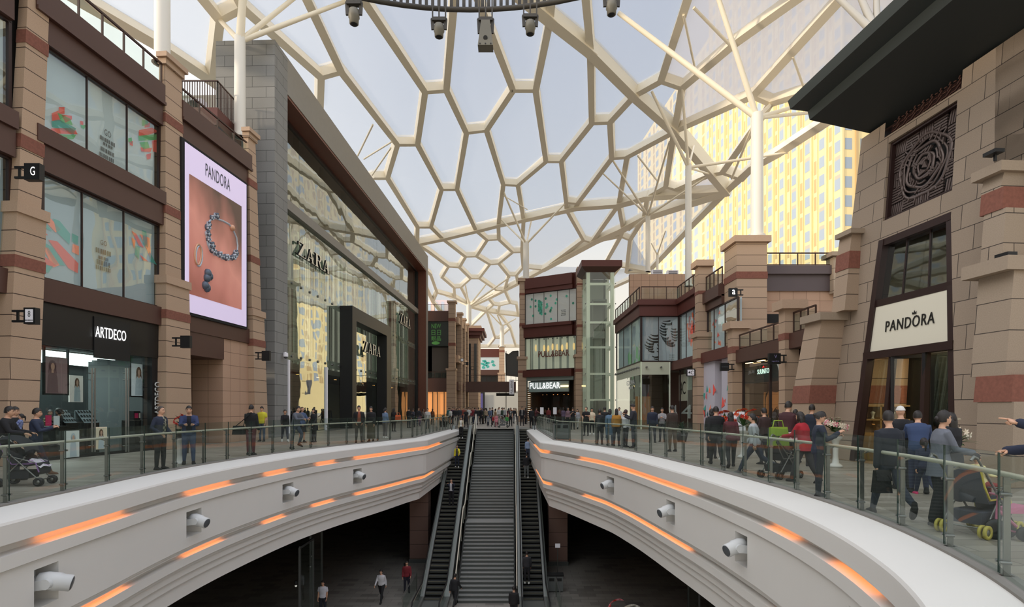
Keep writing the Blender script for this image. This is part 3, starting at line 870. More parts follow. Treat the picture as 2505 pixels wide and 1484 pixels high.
mb = MB(); FL.box(mb, bs0-.18, bs1+.12, -.1, .33, bz0-.12, bz1+.12); mb.build('frame', M_dark, BB)
M_lilac = mat('lilac_screen', (222, 208, 240), .5, emit=.38)
def grad_screen():
 m, nt, b = newmat('pink_screen_picture')
 tc = nt.nodes.new('ShaderNodeTexCoord'); sp = nt.nodes.new('ShaderNodeSeparateXYZ'); nt.links.new(tc.outputs['Generated'], sp.inputs['Vector'])
 nz = nt.nodes.new('ShaderNodeTexNoise'); nz.inputs['Scale'].default_value = 2.2
 nt.links.new(tc.outputs['Generated'], nz.inputs['Vector'])
 a = nt.nodes.new('ShaderNodeMath'); a.operation = 'MULTIPLY_ADD'; a.inputs[1].default_value = .55; a.inputs[2].default_value = -.28
 nt.links.new(nz.outputs['Fac'], a.inputs[0])
 d = nt.nodes.new('ShaderNodeMath'); d.operation = 'MULTIPLY_ADD'; d.inputs[1].default_value = .8
 nt.links.new(sp.outputs['Z'], d.inputs[0]); nt.links.new(a.outputs[0], d.inputs[2])
 e_ = nt.nodes.new('ShaderNodeMath'); e_.operation = 'MULTIPLY_ADD'; e_.inputs[1].default_value = .35
 nt.links.new(sp.outputs['Y'], e_.inputs[0]); nt.links.new(d.outputs[0], e_.inputs[2])
 cr = nt.nodes.new('ShaderNodeValToRGB'); el = cr.color_ramp.elements
 el[0].position = .05; el[0].color = lin((158, 96, 84)); el[1].position = .95; el[1].color = lin((92, 72, 62))
 for p_, c_ in ((.3, (190, 122, 110)), (.5, (206, 140, 126)), (.68, (176, 118, 104))):
  k = el.new(p_); k.color = lin(c_)
 nt.links.new(e_.outputs[0], cr.inputs['Fac'])
 nt.links.new(cr.outputs['Color'], b.inputs['Base Color']); nt.links.new(cr.outputs['Color'], b.inputs['Emission Color'])
 b.inputs['Emission Strength'].default_value = .35
 return m
mb = MB(); FL.pane(mb, bs0, bs1, bz0, bz1, .35); mb.build('screen', M_lilac, BB)
pz0, pz1 = FL.z(590, 757, .36), FL.z(590, 504, .36); ps0, ps1 = FL.s(463, .36), FL.s(591, .36)
mb = MB(); FL.pane(mb, ps0, ps1, pz0, pz1, .36); mb.build('picture', grad_screen(), BB)
H = lambda x, y: FL.pt(FL.s(x, .37), .37, FL.z(x, y, .37))
mb = MB()
text(mb, FL, 'PANDORA', FL.s(503, .37), FL.s(563, .37), FL.z(535, 450, .37), FL.z(535, 420, .37), .37, spacing=1.1)
mb.build('lettering', M_greytxt, BB)
M_silver = mat('silver_jewellery', (176, 184, 196), .3, .5, emit=.12); M_silverdk = mat('dark_silver', (96, 108, 124), .4, .3); M_gold = mat('rose_gold', (220, 170, 140), .3, .3)
mb = MB()
loop = [(527, 534), (545, 540), (560, 548), (570, 562), (578, 580), (581, 600), (580, 616), (574, 628), (562, 632), (550, 632), (538, 628), (526, 622), (514, 612), (508, 598), (505, 580), (506, 560), (510, 544), (518, 534)]
mb.pipe([H(x, y) for x, y in loop], .05, 6, closed=True, up=(1, 0, 0))
bd = [(527, 528, .2), (517, 532, .16), (509, 548, .17), (506, 556, .2), (506, 572, .2), (508, 585, .18), (514, 600, .25), (517, 610, .22), (524, 618, .18), (536, 622, .2), (543, 628, .18), (552, 629, .22), (563, 630, .18), (570, 628, .2), (575, 618, .2), (574, 622, .2)]
for i, (x, y, r) in enumerate(bd):
 c = H(x, y); rr = r*.95
 mb.ball(c, rr*.8, 8, 6, i % 2)
 for k in range(5): mb.ball(c+FL.t*rr*.5*math.cos(k*1.26)+V((0, 0, rr*.5*math.sin(k*1.26)))+FL.n*rr*.5, rr*.32, 6, 4, (i+1) % 2)
mb.ball(H(567, 557), .16, 8, 6, 2)
mb.pipe([H(484+8*math.cos(a), 622+25*math.sin(a)-2*math.cos(a)) for a in [2*math.pi*k/16 for k in range(16)]], .05, 6, mi=2, closed=True, up=(1, 0, 0))
mb.pipe([H(487+8*math.cos(a), 626+25*math.sin(a)-2*math.cos(a)) for a in [2*math.pi*k/16 for k in range(16)]], .04, 6, mi=0, closed=True, up=(1, 0, 0))
for x, y in ((507, 668), (511, 676), (505, 680), (501, 698), (505, 704)):
 mb.ball(H(x, y), .2, 7, 5, 1); mb.ball(H(x+3, y-4), .12, 6, 4, 0)
mb.build('jewellery_picture', [M_silver, M_silverdk, M_gold], BB)
def blade(fr, px0, px1, py0, py1, n0, lab, face, words, wm, bracket_left=True, name='blade_sign'):
 s = fr.s((px0+px1)/2, n0+.55)
 pm = fr.pt(s, n0+.55, 0); Y = pm.y
 a = P(px0, py0, Y); b = P(px1, py1, Y)
 wdt = abs(b.x-a.x); z1 = max(a.z, b.z); z0 = min(a.z, b.z); cx = (a.x+b.x)/2
 t = thing(name, lab, 'sign', (cx, Y, z0))
 mb = MB(); mb.box(cx-wdt/2, cx+wdt/2, Y-.09, Y+.09, z0, z1)
 mb.build('sign_box', M_black, t)
 mb = MB(); mb.quad((cx-wdt/2+.05, Y-.095, z0+.05), (cx+wdt/2-.05, Y-.095, z0+.05), (cx+wdt/2-.05, Y-.095, z1-.05), (cx-wdt/2+.05, Y-.095, z1-.05)); mb.build('sign_face', face, t)
 wx = fr.pt(s, n0, 0).x
 edge = cx-wdt/2 if wx < cx else cx+wdt/2
 if abs(wx-edge) > .9: wx = edge+(.35 if wx > edge else -.35)
 mb = MB()
 for z in (z0+.12*(z1-z0)+.03, z1-.12*(z1-z0)-.03): mb.bar((wx, Y, z), (edge, Y, z), .06, .06)
 mb.bar((wx+(edge-wx)*.4, Y, z0+.08), (wx+(edge-wx)*.4, Y, z1-.08), .05, .05, (0, 1, 0)); mb.build('bracket', M_black, t)
 f2 = Fr(cx-wdt/2, Y-.1, 1, 0, 1)
 if words:
  mb = MB()
  for body, u0, u1, v0, v1 in words: text(mb, f2, body, wdt*u0, wdt*u1, z0+(z1-z0)*v0, z0+(z1-z0)*v1, .0, bold=.004)
  mb.build('lettering', wm, t)
 return t
M_signwhite = mat('white_sign_face', (222, 220, 226), .5, emit=.15)
blade(FL, 65, 103, 402, 442, .75, 'black square blade sign with white G on the upper first pillar', M_black, [('G', .42, .72, .25, .78)], M_letterlit)
bl = blade(FL, 64, 92, 753, 793, .75, 'white blade sign with a crest and small letters beside the cosmetics fascia', M_signwhite, [('#6', .16, .84, .18, .26), ('8', .4, .62, .42, .8)], M_greytxt)
blade(FL, 444, 467, 821, 851, .8, 'blank black blade sign on the second sandstone pillar', M_black, [], None)
blade(FL, 642, 661, 858, 882, .8, 'blank black blade sign on the third pillar next to grey stone', M_black, [], None)
AZ = FL.z(412, 880, .0)     # underside of the dark fascia
mb = MB(); FL.box(mb, sA+.1, sB, -.4, .12, AZ, ZB4+.0); mb.build('dark_shop_fascia', M_blackf, LB)
mb = MB(); FL.box(mb, FL.s(228, .12), FL.s(316, .12), .12, .16, AZ-.25, ZB4-.15); mb.build('sign_panel', M_black, LB)
ts = thing('shop_sign', 'glowing white ARTDECO letters on the black fascia', 'sign', FL.pt(FL.s(270, .2), .2, 4.0))
mb = MB(); text(mb, FL, 'ARTDECO', FL.s(233, .2), FL.s(308, .2), FL.z(270, 829, .2), FL.z(270, 803, .2), .2, .012); mb.build('letters', M_letterlit, ts)
sd = FL.s(372, .1); se = FL.s(399, .1)
mb = MB(); FL.box(mb, sd, se, -.3, .1, 0, AZ); mb.build('side_panel', M_black, LB)
ts = thing('shop_sign', 'white ARTDECO letters running up the black panel beside the shop entrance', 'sign', FL.pt(FL.s(385, .15), .15, 1.6))
mb = MB(); text(mb, FL, 'ARTDECO', FL.s(378, .14), FL.s(391, .14), FL.z(385, 1013, .14), FL.z(385, 934, .14), .14, .03, rot=True); mb.build('letters', M_shopwhite, ts)
i0, i1 = FL.s(60, 0), sd
mb = MB(); FL.box(mb, i0, se, -6.2, -6, 0, AZ); FL.box(mb, i0-.2, i0, -6, -.2, 0, AZ); FL.box(mb, i1, i1+.1, -2.5, -.3, 0, AZ); FL.box(mb, i1, 31, -2.6, -2.5, 0, AZ); FL.box(mb, 31, 31.1, -6, -2.5, 0, AZ); FL.box(mb, se, 31, -6.2, -6, 0, AZ)
mb.build('shop_inner_wall', mat('shop_dark_wall', (86, 92, 94), .6, emit=.03), LB)  # slight glow put into the wall to lighten the interior
mb = MB(); FL.box(mb, i0, i1, -2.5, -.1, AZ-.02, AZ+.1); FL.box(mb, i0, 31, -6, -2.5, AZ-.02, AZ+.1); mb.build('shop_ceiling', mat('shop_ceiling', (70, 74, 74), .7), LB)
mb = MB(); FL.box(mb, i0, sB, -2.5, .05, -.02, .012); FL.box(mb, i0, 31, -6, -2.5, -.02, .012); mb.build('shop_floor', mat('shop_floor', (70, 70, 70), .3), LB)
for k in range(6):
 n_ = -1.0-.75*k
 t = thing('tube_light', 'cool white ceiling tube inside the cosmetics shop', 'light', FL.pt((i0+i1)/2, n_, AZ-.12), 0, 'ceiling tubes of the cosmetics shop')
 mb = MB(); e_ = i1-.6 if n_ > -2.4 else 29.5-k*.4; FL.box(mb, i0+.4, e_, n_-.05, n_+.05, AZ-.14, AZ-.06); mb.build('tube', M_tube, t)
 mb = MB(); FL.box(mb, i0+.4, e_, n_-.08, n_+.08, AZ-.06, AZ-.02); mb.build('housing', M_shopwhite, t)
lp = bpy.data.lights.new('cosmetics_fill', 'AREA'); lp.energy = 160; lp.size = 3; lp.color = (.85, 1, .97)  # added area fill brightening the shop beyond its ceiling tubes
lo = bpy.data.objects.new('cosmetics_fill', lp); COL.objects.link(lo); lo.location = FL.pt((i0+i1)/2, -3, AZ-.25)
gl = thing('glazed_shopfront', 'clear glass shopfront of the cosmetics shop with chrome door pulls', 'shopfront', FL.pt((i0+i1)/2, 0, 0))
gs = [FL.s(x, 0) for x in (84, 150, 210, 224, 306, 345, 372)]
for a, b in zip(gs[:-1], gs[1:]):
 mb = MB(); FL.pane(mb, a+.01, b-.01, .02, AZ, .0); mb.build('glass_panel', M_clear, gl)
mb = MB(); FL.box(mb, gs[0], gs[-1], -.04, .06, 0, .1); mb.build('base_rail', M_black, gl)
for x in (225, 232, 308, 314):
 s = FL.s(x, .12); mb = MB(); mb.tube(FL.pt(s, .12, FL.z(x, 1105, .12)), FL.pt(s, .12, FL.z(x, 900, .12)), .03, n=8)
 for y in (912, 928, 1090): mb.tube(FL.pt(s, .0, FL.z(x, y, .1)), FL.pt(s, .12, FL.z(x, y, .12)), .02, n=6)
 mb.build('door_pull', M_steel, gl)
M_pbg = {}
def poster(fr, px0, px1, py0, py1, n, lab, bg_c, fig, name='poster', stand=False, frame=None, thick=.04):
 pm = (py0+py1)/2
 a, b = fr.s(px0, n), fr.s(px1, n); c = (px0+px1)/2
 z1, z0 = fr.z(c, py0, n), fr.z(c, py1, n)
 t = thing(name, lab, 'poster', fr.pt((a+b)/2, n, z0))
 mb = MB(); fr.box(mb, a, b, n-thick, n, z0, z1); mb.build('panel', mat('poster_'+'_'.join(map(str, bg_c)), bg_c, .5, emit=.12), t)  # panel has a weak glow put in to brighten the print
 w_, h_ = b-a, z1-z0
 if fig:
  hair, skin, dress, x0 = fig
  m = MB(); q = lambda u, v: (a+w_*u, z0+h_*v)
  el = lambda cx, cy, rx, ry: [(a+w_*(cx+rx*math.cos(k*.524)), z0+h_*(cy+ry*math.sin(k*.524))) for k in range(12)]
  fr.poly(m, [q(x0-.24, .02), q(x0+.26, .02), q(x0+.22, .45), q(x0+.1, .62), q(x0-.1, .62), q(x0-.2, .45)], n+.004, 2)
  fr.poly(m, el(x0, .74, .17, .17), n+.006, 0)
  fr.poly(m, [q(x0-.2, .5), q(x0-.06, .7), q(x0-.14, .8)], n+.006, 0); fr.poly(m, [q(x0+.2, .5), q(x0+.14, .8), q(x0+.06, .7)], n+.006, 0)
  fr.poly(m, el(x0+.01, .73, .085, .10), n+.008, 1)
  fr.poly(m, [q(x0-.05, .56), q(x0+.05, .56), q(x0+.04, .66), q(x0-.04, .66)], n+.008, 1)
  m.build('printed_figure', [hair, skin, dress], t)
 if frame:
  m = MB(); fr.box(m, a-.05, a, n-.05, n+.02, z0, z1+.4); fr.box(m, b, b+.05, n-.05, n+.02, z0, z1+.4); fr.box(m, a-.05, b+.05, n-.05, n+.02, z0-.05, z0); m.build('frame', frame, t)
 if stand:
  m = MB(); m.bar(fr.pt(a+.05, n-.02, z0+.1), fr.pt(a+.05, n-.4, 0), .03, .03); m.bar(fr.pt(b-.05, n-.02, z0+.1), fr.pt(b-.05, n-.4, 0), .03, .03); m.build('stand_leg', M_steel, t)
 return t
h1 = mat('print_brown_hair', (112, 84, 66), .6); sk1 = mat('print_skin', (206, 168, 146), .6); d1 = mat('print_pale_dress', (190, 206, 214), .6); d2 = mat('print_mauve', (122, 94, 96), .6); d3 = mat('print_sand', (196, 176, 156), .6)
poster(FL, 110, 165, 873, 962, -.35, 'mauve fashion poster of two figures hanging in the shop window', (136, 112, 112), (d2, sk1, d2, .32), frame=M_black)
poster(FL, 170, 203, 918, 983, -1.6, 'backlit poster of a woman with blowing hair on the shop back wall', (226, 222, 216), (h1, sk1, d1, .55))
poster(FL, 320, 358, 890, 968, -.3, 'pale blue poster of a blonde woman in the right shop window', (206, 216, 220), (h1, sk1, d1, .5), frame=M_black)
poster(FL, 160, 194, 1053, 1118, .12, 'white leaning poster board at the foot of the shop window', (206, 214, 212), (d1, sk1, d1, .55))
poster(FL, 232, 262, 1044, 1098, .1, 'framed poster of a woman in white dress behind the shop door', (214, 204, 180), (h1, sk1, d1, .5))
mb = MB(); FL.box(mb, FL.s(236, -3.4), FL.s(268, -3.4), -3.5, -3.4, FL.z(250, 985, -3.4), FL.z(250, 900, -3.4)); mb.build('video_screen', M_ccurtain, None, 'dark blue screen panel on the back of the cosmetics shop', 'screen')
M_disp = mat('silver_display', (170, 184, 190), .35, .3)
def makeup_stand(px0, px1, py0, py1, n, lab):
 a, b = FL.s(px0, n), FL.s(px1, n); zt, zb = FL.z(px0, py0, n), FL.z(px0, py1, n)
 t = thing('makeup_stand', lab, 'display stand', FL.pt((a+b)/2, n, 0), 0, 'slanted makeup displays in the shop')
 mb = MB(); FL.box(mb, a, b, n-.35, n+.05, .02, zb); mb.build('cabinet', M_blackf, t)
 mb = MB(); mb.quad(FL.pt(a, n, zb), FL.pt(b, n, zb), FL.pt(b, n-.35, zt), FL.pt(a, n-.35, zt)); FL.box(mb, a, b, n-.37, n-.35, zb, zt)
 for i in range(5):
  for j in range(3):
   u = (i+.2)/5; v = (j+.2)/3; p = lambda uu, vv: FL.pt(a+(b-a)*uu, n-.35*vv, zb+(zt-zb)*vv)+FL.n*.02+V((0, 0, .02))
   mb.quad(p(u, v), p(u+.12, v), p(u+.12, v+.2), p(u, v+.2), 1)
 mb.build('tray', [M_disp, M_black], t)
makeup_stand(158, 188, 1003, 1034, -.8, 'slanted makeup tray left of the chrome door pulls')
makeup_stand(206, 240, 1003, 1034, -.9, 'slanted makeup tray right behind the chrome door pulls')
t = thing('shop_counter', 'dark shop counter with pink and white cards behind the glass', 'counter', FL.pt(FL.s(120, -.8), -.8, 0))
mb = MB(); FL.box(mb, FL.s(98, -.8), FL.s(150, -.8), -1.3, -.5, .02, FL.z(120, 1042, -.8)); mb.build('body', M_blackf, t)
for px0, px1, py0, py1, c, l in ((112, 126, 1015, 1041, (190, 44, 90), 'magenta show card with a white square on the counter'), (132, 146, 1017, 1042, (206, 214, 216), 'white show card with a small figure on the counter')):
 poster(FL, px0, px1, py0, py1, -.6, l, c, None, name='show_card', thick=.02)
t = thing('palette_display', 'open black case with magenta and cream panels under the pale blue poster', 'display', FL.pt(FL.s(340, -.4), -.4, FL.z(340, 1028, -.4)))
a, b = FL.s(327, -.4), FL.s(362, -.4); z0, z1 = FL.z(344, 1027, -.4), FL.z(344, 1005, -.4)
mb = MB(); FL.box(mb, a, b, -.6, -.4, z0, z1); mb.build('case', M_black, t)
for u0, u1, c in ((.06, .3, (190, 40, 90)), (.36, .66, (212, 206, 190)), (.72, .94, (190, 40, 90))):
 mb = MB(); FL.box(mb, a+(b-a)*u0, a+(b-a)*u1, -.4, -.39, z0+.08, z1-.08); mb.build('panel', mat('pal_%d' % c[0], c, .5), t)
mb = MB(); FL.box(mb, a, b, -.9, -.35, .02, z0); mb.build('plinth', M_blackf, t)
za, zb = FL.z(610, 877, .2), ZB4
mb = MB(); FL.box(mb, sC, FL.s(548, .2), -1.2, .2, FL.z(540, 878, .2), ZB4); mb.build('passage_header', M_brown, LB)
mb = MB(); FL.box(mb, FL.s(545, .15), sD+.3, -2.2, .15, 0, ZB4); mb.build('wall', M_wallstone, LB)
mb = MB(); FL.box(mb, sC, FL.s(545, 0), -2.4, -2.2, 0, 4.2); FL.box(mb, sC-.3, sC, -2.2, -.2, 0, 4.2); mb.build('passage_wall', mat('olive_passage_wall', (104, 92, 60), .6), LB)
d = MB(); FL.box(d, FL.s(470, -2.1), FL.s(500, -2.1), -2.2, -2.1, 0, 3.4); t = d.build('service_door', mat('service_door_dark', (40, 36, 34), .5), LB)
d = MB(); FL.box(d, FL.s(473, -2.08), FL.s(497, -2.08), -2.1, -2.08, 1.75, 3.3); d.build('door_glass', mat('door_pale_glass', (100, 108, 106), .3), t)
tb = thing('roof_balcony', 'small rooftop balcony with bar railing beside the grey stone block', 'balcony', (-16.8, 31.2, 14.7))
f2 = Fr(-18.0, 29.6, 1, 0, 1)
a = P(452, 240, 29.6); b = P(532, 232, 29.6)
mb = MB(); mb.box(a.x-2, b.x, 29.6, 32.2, 16.3, 17.2); mb.box(a.x-2, b.x-.3, 29.9, 32.2, 14.6, 16.3); mb.build('slab', M_brown2, tb)
mb = MB(); mb.bar((a.x-2, 29.65, 18.6), (b.x, 29.65, 18.6), .06, .06)
k = 0
for i in range(26): mb.bar((b.x-.03-i*.13, 29.65, 17.2), (b.x-.03-i*.13, 29.65, 18.6), .035, .035, (0, 1, 0))
for i in range(16): mb.bar((b.x-.03, 29.65+i*.15, 17.2), (b.x-.03, 29.65+i*.15, 18.6), .035, .035, (0, 1, 0))
mb.bar((b.x-.03, 29.65, 18.6), (b.x-.03, 32, 18.6), .06, .06)
mb.build('railing', M_railbrown, tb)
ac = thing('air_conditioner', 'grey air conditioner unit standing on the small rooftop balcony', 'air conditioner', (-16.9, 30.6, 17.2))
mb = MB(); mb.box(-17.4, -16.4, 30.3, 30.9, 17.25, 18.05); mb.build('casing', M_signwhite, ac)
mb = MB(); mb.lathe([(.3, 0), (.3, .03), (.05, .05)], (-16.9, 30.3, 17.65), 14, 0, (0, -1, 0)); mb.build('fan_grille', M_dark, ac)
FZ = Fr(-14.72, 0, .041, 1, 1)
ZB = thing('store_building', 'large grey stone framed fashion store with tall curtain wall of glass', 'building', FZ.pt(55, -1, 0))
za0, za1 = FZ.s(672), FZ.s(1047)
zo0, zo1 = FZ.s(703.5), FZ.s(1043.2)
ztop = 22.45; zop = FZ.z(1043, 660)
gn = -1.3
mb = MB(); FZ.box(mb, za0, zo0, -3.4, 0, 0, ztop); mb.build('near_pier', M_zgrey, ZB)
mb = MB(); FZ.box(mb, zo0, za1, -3.4, 0, zop, ztop); FZ.box(mb, zo1, za1, -3.4, 0, 0, zop); mb.build('outer_frame', M_zgrey2, ZB)
mb = MB(); FZ.box(mb, zo0, zo1, gn-.1, -.05, zop-.14, zop-.003); FZ.box(mb, zo1-.12, zo1-.003, gn-.1, -.05, 0, zop-.14)
mb.build('copper_reveal', M_rust, ZB)
mb = MB(); FZ.box(mb, zo0, zo1-.12, gn-.15, gn+.12, zop-.34, zop-.14); mb.build('head_frame', M_dkframe, ZB)
zm1, zm0 = FZ.z(703, 487, gn+.2), FZ.z(703, 511, gn+.2)
mb = MB(); FZ.box(mb, zo0, zo1-.12, gn-.2, gn+.25, zm0, zm1); mb.build('transom_beam', M_zgrey2, ZB)
mb = MB(); FZ.box(mb, zo1-.5, zo1-.12, gn-.2, gn+.2, 0, zop-.34); mb.build('end_mullion', M_black, ZB)
npan = 9
for k in range(npan):
 a = zo0+(zo1-.5-zo0)*k/npan; b = zo0+(zo1-.5-zo0)*(k+1)/npan
 mb = MB(); FZ.pane(mb, a+.02, b-.02, zm1, zop-.34, gn); mb.build('upper_glass_pane', M_zglass, ZB)
 mb = MB(); FZ.pane(mb, a+.02, b-.02, .05, zm0, gn); mb.build('lower_glass_pane', M_zglass, ZB)
 mb = MB(); FZ.box(mb, b-.04, b+.04, gn-.45, gn-.02, 0, zm0); FZ.box(mb, b-.03, b+.03, gn-.4, gn-.02, zm1, zop-.34); mb.build('glass_fin', M_balglass, ZB)
M_fritband = glass('frosted_band', (220, 226, 222), .05, .3, haze=.8, hcol=(226, 230, 222))
for ya, yb in ((676, 700), (858, 880)):
 z1, z0 = FZ.z(706, ya, gn), FZ.z(706, yb, gn)
 mb = MB(); FZ.pane(mb, zo0, zo1-.5, z0, z1, gn-.1); o = mb.build('frosted_band', M_fritband, ZB)
 mb = MB()
 for i in range(28):
  s = zo0+.6+i*1.5; c = FZ.pt(s, gn-.05, (z0+z1)/2); mb.tube(c, c+FZ.n*.12, .09, n=6)
 mb.build('fixing_bolt', M_steel, o)
def curtain_mat():
 m, nt, b = newmat('string_curtain')
 nt.nodes.remove(b); out = nt.nodes['Material Output']
 uv = nt.nodes.new('ShaderNodeUVMap'); mp = nt.nodes.new('ShaderNodeMapping'); mp.inputs['Scale'].default_value = (7, .03, 1)
 nt.links.new(uv.outputs['UV'], mp.inputs['Vector'])
 nz = nt.nodes.new('ShaderNodeTexNoise'); nz.inputs['Scale'].default_value = 1; nz.inputs['Detail'].default_value = 3
 nt.links.new(mp.outputs['Vector'], nz.inputs['Vector'])
 cr = nt.nodes.new('ShaderNodeMapRange'); cr.inputs['From Min'].default_value = .42; cr.inputs['From Max'].default_value = .62; cr.inputs['To Max'].default_value = .95
 nt.links.new(nz.outputs['Fac'], cr.inputs['Value'])
 tr = nt.nodes.new('ShaderNodeBsdfTransparent'); df = nt.nodes.new('ShaderNodeBsdfDiffuse'); df.inputs['Color'].default_value = lin((232, 230, 216))
 em = nt.nodes.new('ShaderNodeEmission'); em.inputs['Color'].default_value = lin((240, 236, 214)); em.inputs['Strength'].default_value = .42  # glow put into the curtain to brighten it behind the glass
 ad = nt.nodes.new('ShaderNodeAddShader'); nt.links.new(df.outputs[0], ad.inputs[0]); nt.links.new(em.outputs[0], ad.inputs[1])
 mx = nt.nodes.new('ShaderNodeMixShader'); nt.links.new(cr.outputs['Result'], mx.inputs['Fac']); nt.links.new(tr.outputs[0], mx.inputs[1]); nt.links.new(ad.outputs[0], mx.inputs[2])
 nt.links.new(mx.outputs[0], out.inputs['Surface'])
 return m
M_string = curtain_mat()
zc = FZ.z(706, 880, gn)
def curtain(sa, sb, z0, z1, n, lab):
 mb = MB(); k = max(8, int((sb-sa)*3)); pv = None
 for i in range(k+1):
  s = sa+(sb-sa)*i/k; nn = n+.08*math.sin(i*1.9)
  q = (FZ.pt(s, nn, z0), FZ.pt(s, nn, z1))
  if pv: mb.quad(pv[0], q[0], q[1], pv[1])
  pv = q
 mb.build('string_curtain', M_string, None, lab, 'curtain')
curtain(zo0+.3, FZ.s(860, -2.2), zc, zm0-.1, -2.2, 'pale string curtain behind the store glass left of the black portal')
curtain(FZ.s(958, -2.2), zo1-1, zc, zm0-.1, -2.2, 'pale string curtain behind the store glass beyond the black portal')
curtain(FZ.s(862, -2.2)+.3, FZ.s(956, -2.2)-.3, zc, zm0-.1, -2.4, 'pale string curtain behind the store glass above and inside the black portal')
mb = MB(); FZ.box(mb, zo0, zo1, -9, -8.8, 0, ztop-1); FZ.box(mb, zo0-.1, zo0, -9, gn-.3, 0, zop); FZ.box(mb, zo1-.1, zo1, -9, gn-.3, 0, zop); FZ.box(mb, zo0, zo1, -9, -3.4, zop-.3, zop)
mb.build('inner_wall', mat('store_inner_wall', (150, 150, 144), .7), ZB)
for z in (zc-.35, (zm0+zm1)/2-.3):
 mb = MB(); FZ.box(mb, zo0, zo1-.3, -8.8, -2.6, z, z+.4); mb.build('floor_slab', M_zgrey2, ZB)
mb = MB(); FZ.box(mb, zo0, zo1-.2, -8.8, -.1, -.02, .012); mb.build('store_floor', mat('store_floor', (120, 118, 112), .3), ZB)
for i in range(10):
 s = zo0+2+i*4.2
 t = thing('ceiling_spot', 'small warm ceiling spotlight inside the fashion store', 'light', FZ.pt(s, -3.8, zc-.5), 0, 'ceiling spots of the fashion store')
 mb = MB(); mb.lathe([(.14, 0), (.16, .12)], FZ.pt(s, -3.8, zc-.5), 8); mb.build('housing', M_shopwhite, t)
 mb = MB(); mb.lathe([(.001, -.002), (.13, -.002)], FZ.pt(s, -3.8, zc-.5), 8); mb.build('bulb', M_warmlight, t)
for x in (706, 799):
 mb = MB(); s = FZ.s(x, gn+.05); FZ.box(mb, s-.12, s+.12, gn-.1, gn+.1, 0, zc); mb.build('door_post', M_signwhite, ZB)
M_cl = [mat('cloth_dark_%d' % i, c, .8) for i, c in enumerate(((40, 40, 44), (90, 84, 76), (60, 60, 70), (120, 110, 96)))]
for i, s in enumerate((zo0+3, zo0+6.5, zo0+10, zo0+16)):
 t = thing('clothes_rail', 'clothes rail with hanging garments inside the fashion store, bay %s' % ['nearest the pier', 'before the white post', 'beyond the white post', 'behind the black portal'][i], 'clothes rail', FZ.pt(s, -3.6, 0))
 mb = MB(); mb.bar(FZ.pt(s-1, -3.6, 1.5), FZ.pt(s+1, -3.6, 1.5), .04, .04)
 for k in (-1, 1): mb.bar(FZ.pt(s+k, -3.6, 0), FZ.pt(s+k, -3.6, 1.5), .04, .04, (1, 0, 0))
 mb.build('rail_frame', M_steel, t)
 for k in range(7):
  mb = MB(); u = s-.85+k*.28; fz = FZ.prism(mb, (u-.05, u+.05, -3.85, -3.35), .55, (u-.04, u+.04, -3.75, -3.45), 1.45); mb.build('garment', M_cl[k % 4], t)
pn = -.25
q0, q1 = FZ.s(862, pn), FZ.s(957, pn); pz = FZ.z(862, 747, pn); iw = 1.1
TP = thing('entrance_portal', 'tall black square portal framing the fashion store entrance', 'portal', FZ.pt((q0+q1)/2, -.8, 0))
mb = MB(); FZ.box(mb, q0, q0+iw, gn+.02, pn, 0, pz); mb.build('jamb', M_black, TP)
mb = MB(); FZ.box(mb, q1-iw*1.6, q1, gn+.02, pn, 0, pz); mb.build('jamb', M_black, TP)
mb = MB(); FZ.box(mb, q0+iw, q1-iw*1.6, gn+.02, pn, pz-1.1, pz); mb.build('lintel', M_black, TP)
zara(FZ, 725, 803, 588, 622, gn+.1, 'large ZARA letters on the store glass high at the left', .14)
zara(FZ, 887, 928, 833, 860, -.55, 'smaller ZARA letters inside the black entrance portal', .14)
zara(FZ, 976, 1001, 764, 790, gn+.1, 'ZARA letters at the far end of the store glass beyond the portal', .18)
ts = thing('shop_sign', 'small pale ZARA sign lit above the door inside the portal', 'sign', FZ.pt(FZ.s(880, -3.4), -3.4, 4))
mb = MB(); text(mb, FZ, 'ZARA', FZ.s(866, -3.3), FZ.s(890, -3.3), FZ.z(880, 943, -3.3), FZ.z(880, 932, -3.3), -3.3, .03); mb.build('letters', M_letface, ts)
t = thing('security_camera', 'white dome security camera on the grey stone pier', 'security camera', P(694, 870, 32.9))
c = P(699, 872, 33.2)
mb = MB(); mb.bar(c+V((-.25, .3, .22)), c+V((0, 0, .22)), .08, .1); mb.build('arm', M_signwhite, t)
mb = MB(); mb.lathe([(.12, .22), (.14, .1), (.13, 0)], c, 12); mb.build('housing', M_signwhite, t)
mb = MB(); mb.lathe([(.12, 0), (.09, -.09), (.001, -.12)], c, 12); mb.build('dome', M_lens, t)
B2 = thing('corner_building', 'brown corner building with a stone pillar beyond the fashion store', 'building', (-10.5, 84, 0))
Yf = 82.0
def fx(px, Y=Yf): return (px-CX)/F*Y
def fz(py, Y=Yf): return EYE-(py-HY)/F*Y
def fbox(mb, px0, px1, py0, py1, Y, d=.5, mi=0): mb.box(fx(px0, Y), fx(px1, Y), Y, Y+d, fz(py1, Y), fz(py0, Y), mi)
mb = MB(); fbox(mb, 1030, 1098, 760, 785, Yf); mb.build('roof_beam', M_brown, B2)
mb = MB(); fbox(mb, 1030, 1098, 925, 958, Yf); mb.build('floor_beam', M_brown, B2)
mb = MB(); fbox(mb, 1030, 1098, 785, 846, Yf+.3); o = mb.build('dark_window', mat('dark_green_window', (30, 40, 38), .25), B2)
mb = MB(); fbox(mb, 1030, 1098, 846, 926, Yf+3); mb.build('recess', M_dark, B2)
mb = MB(); fbox(mb, 1030, 1096, 958, 1028, Yf+.8); o = mb.build('amber_window', mat('amber_lit_window', (236, 160, 96), .6, emit=.55), B2)
mb = MB()
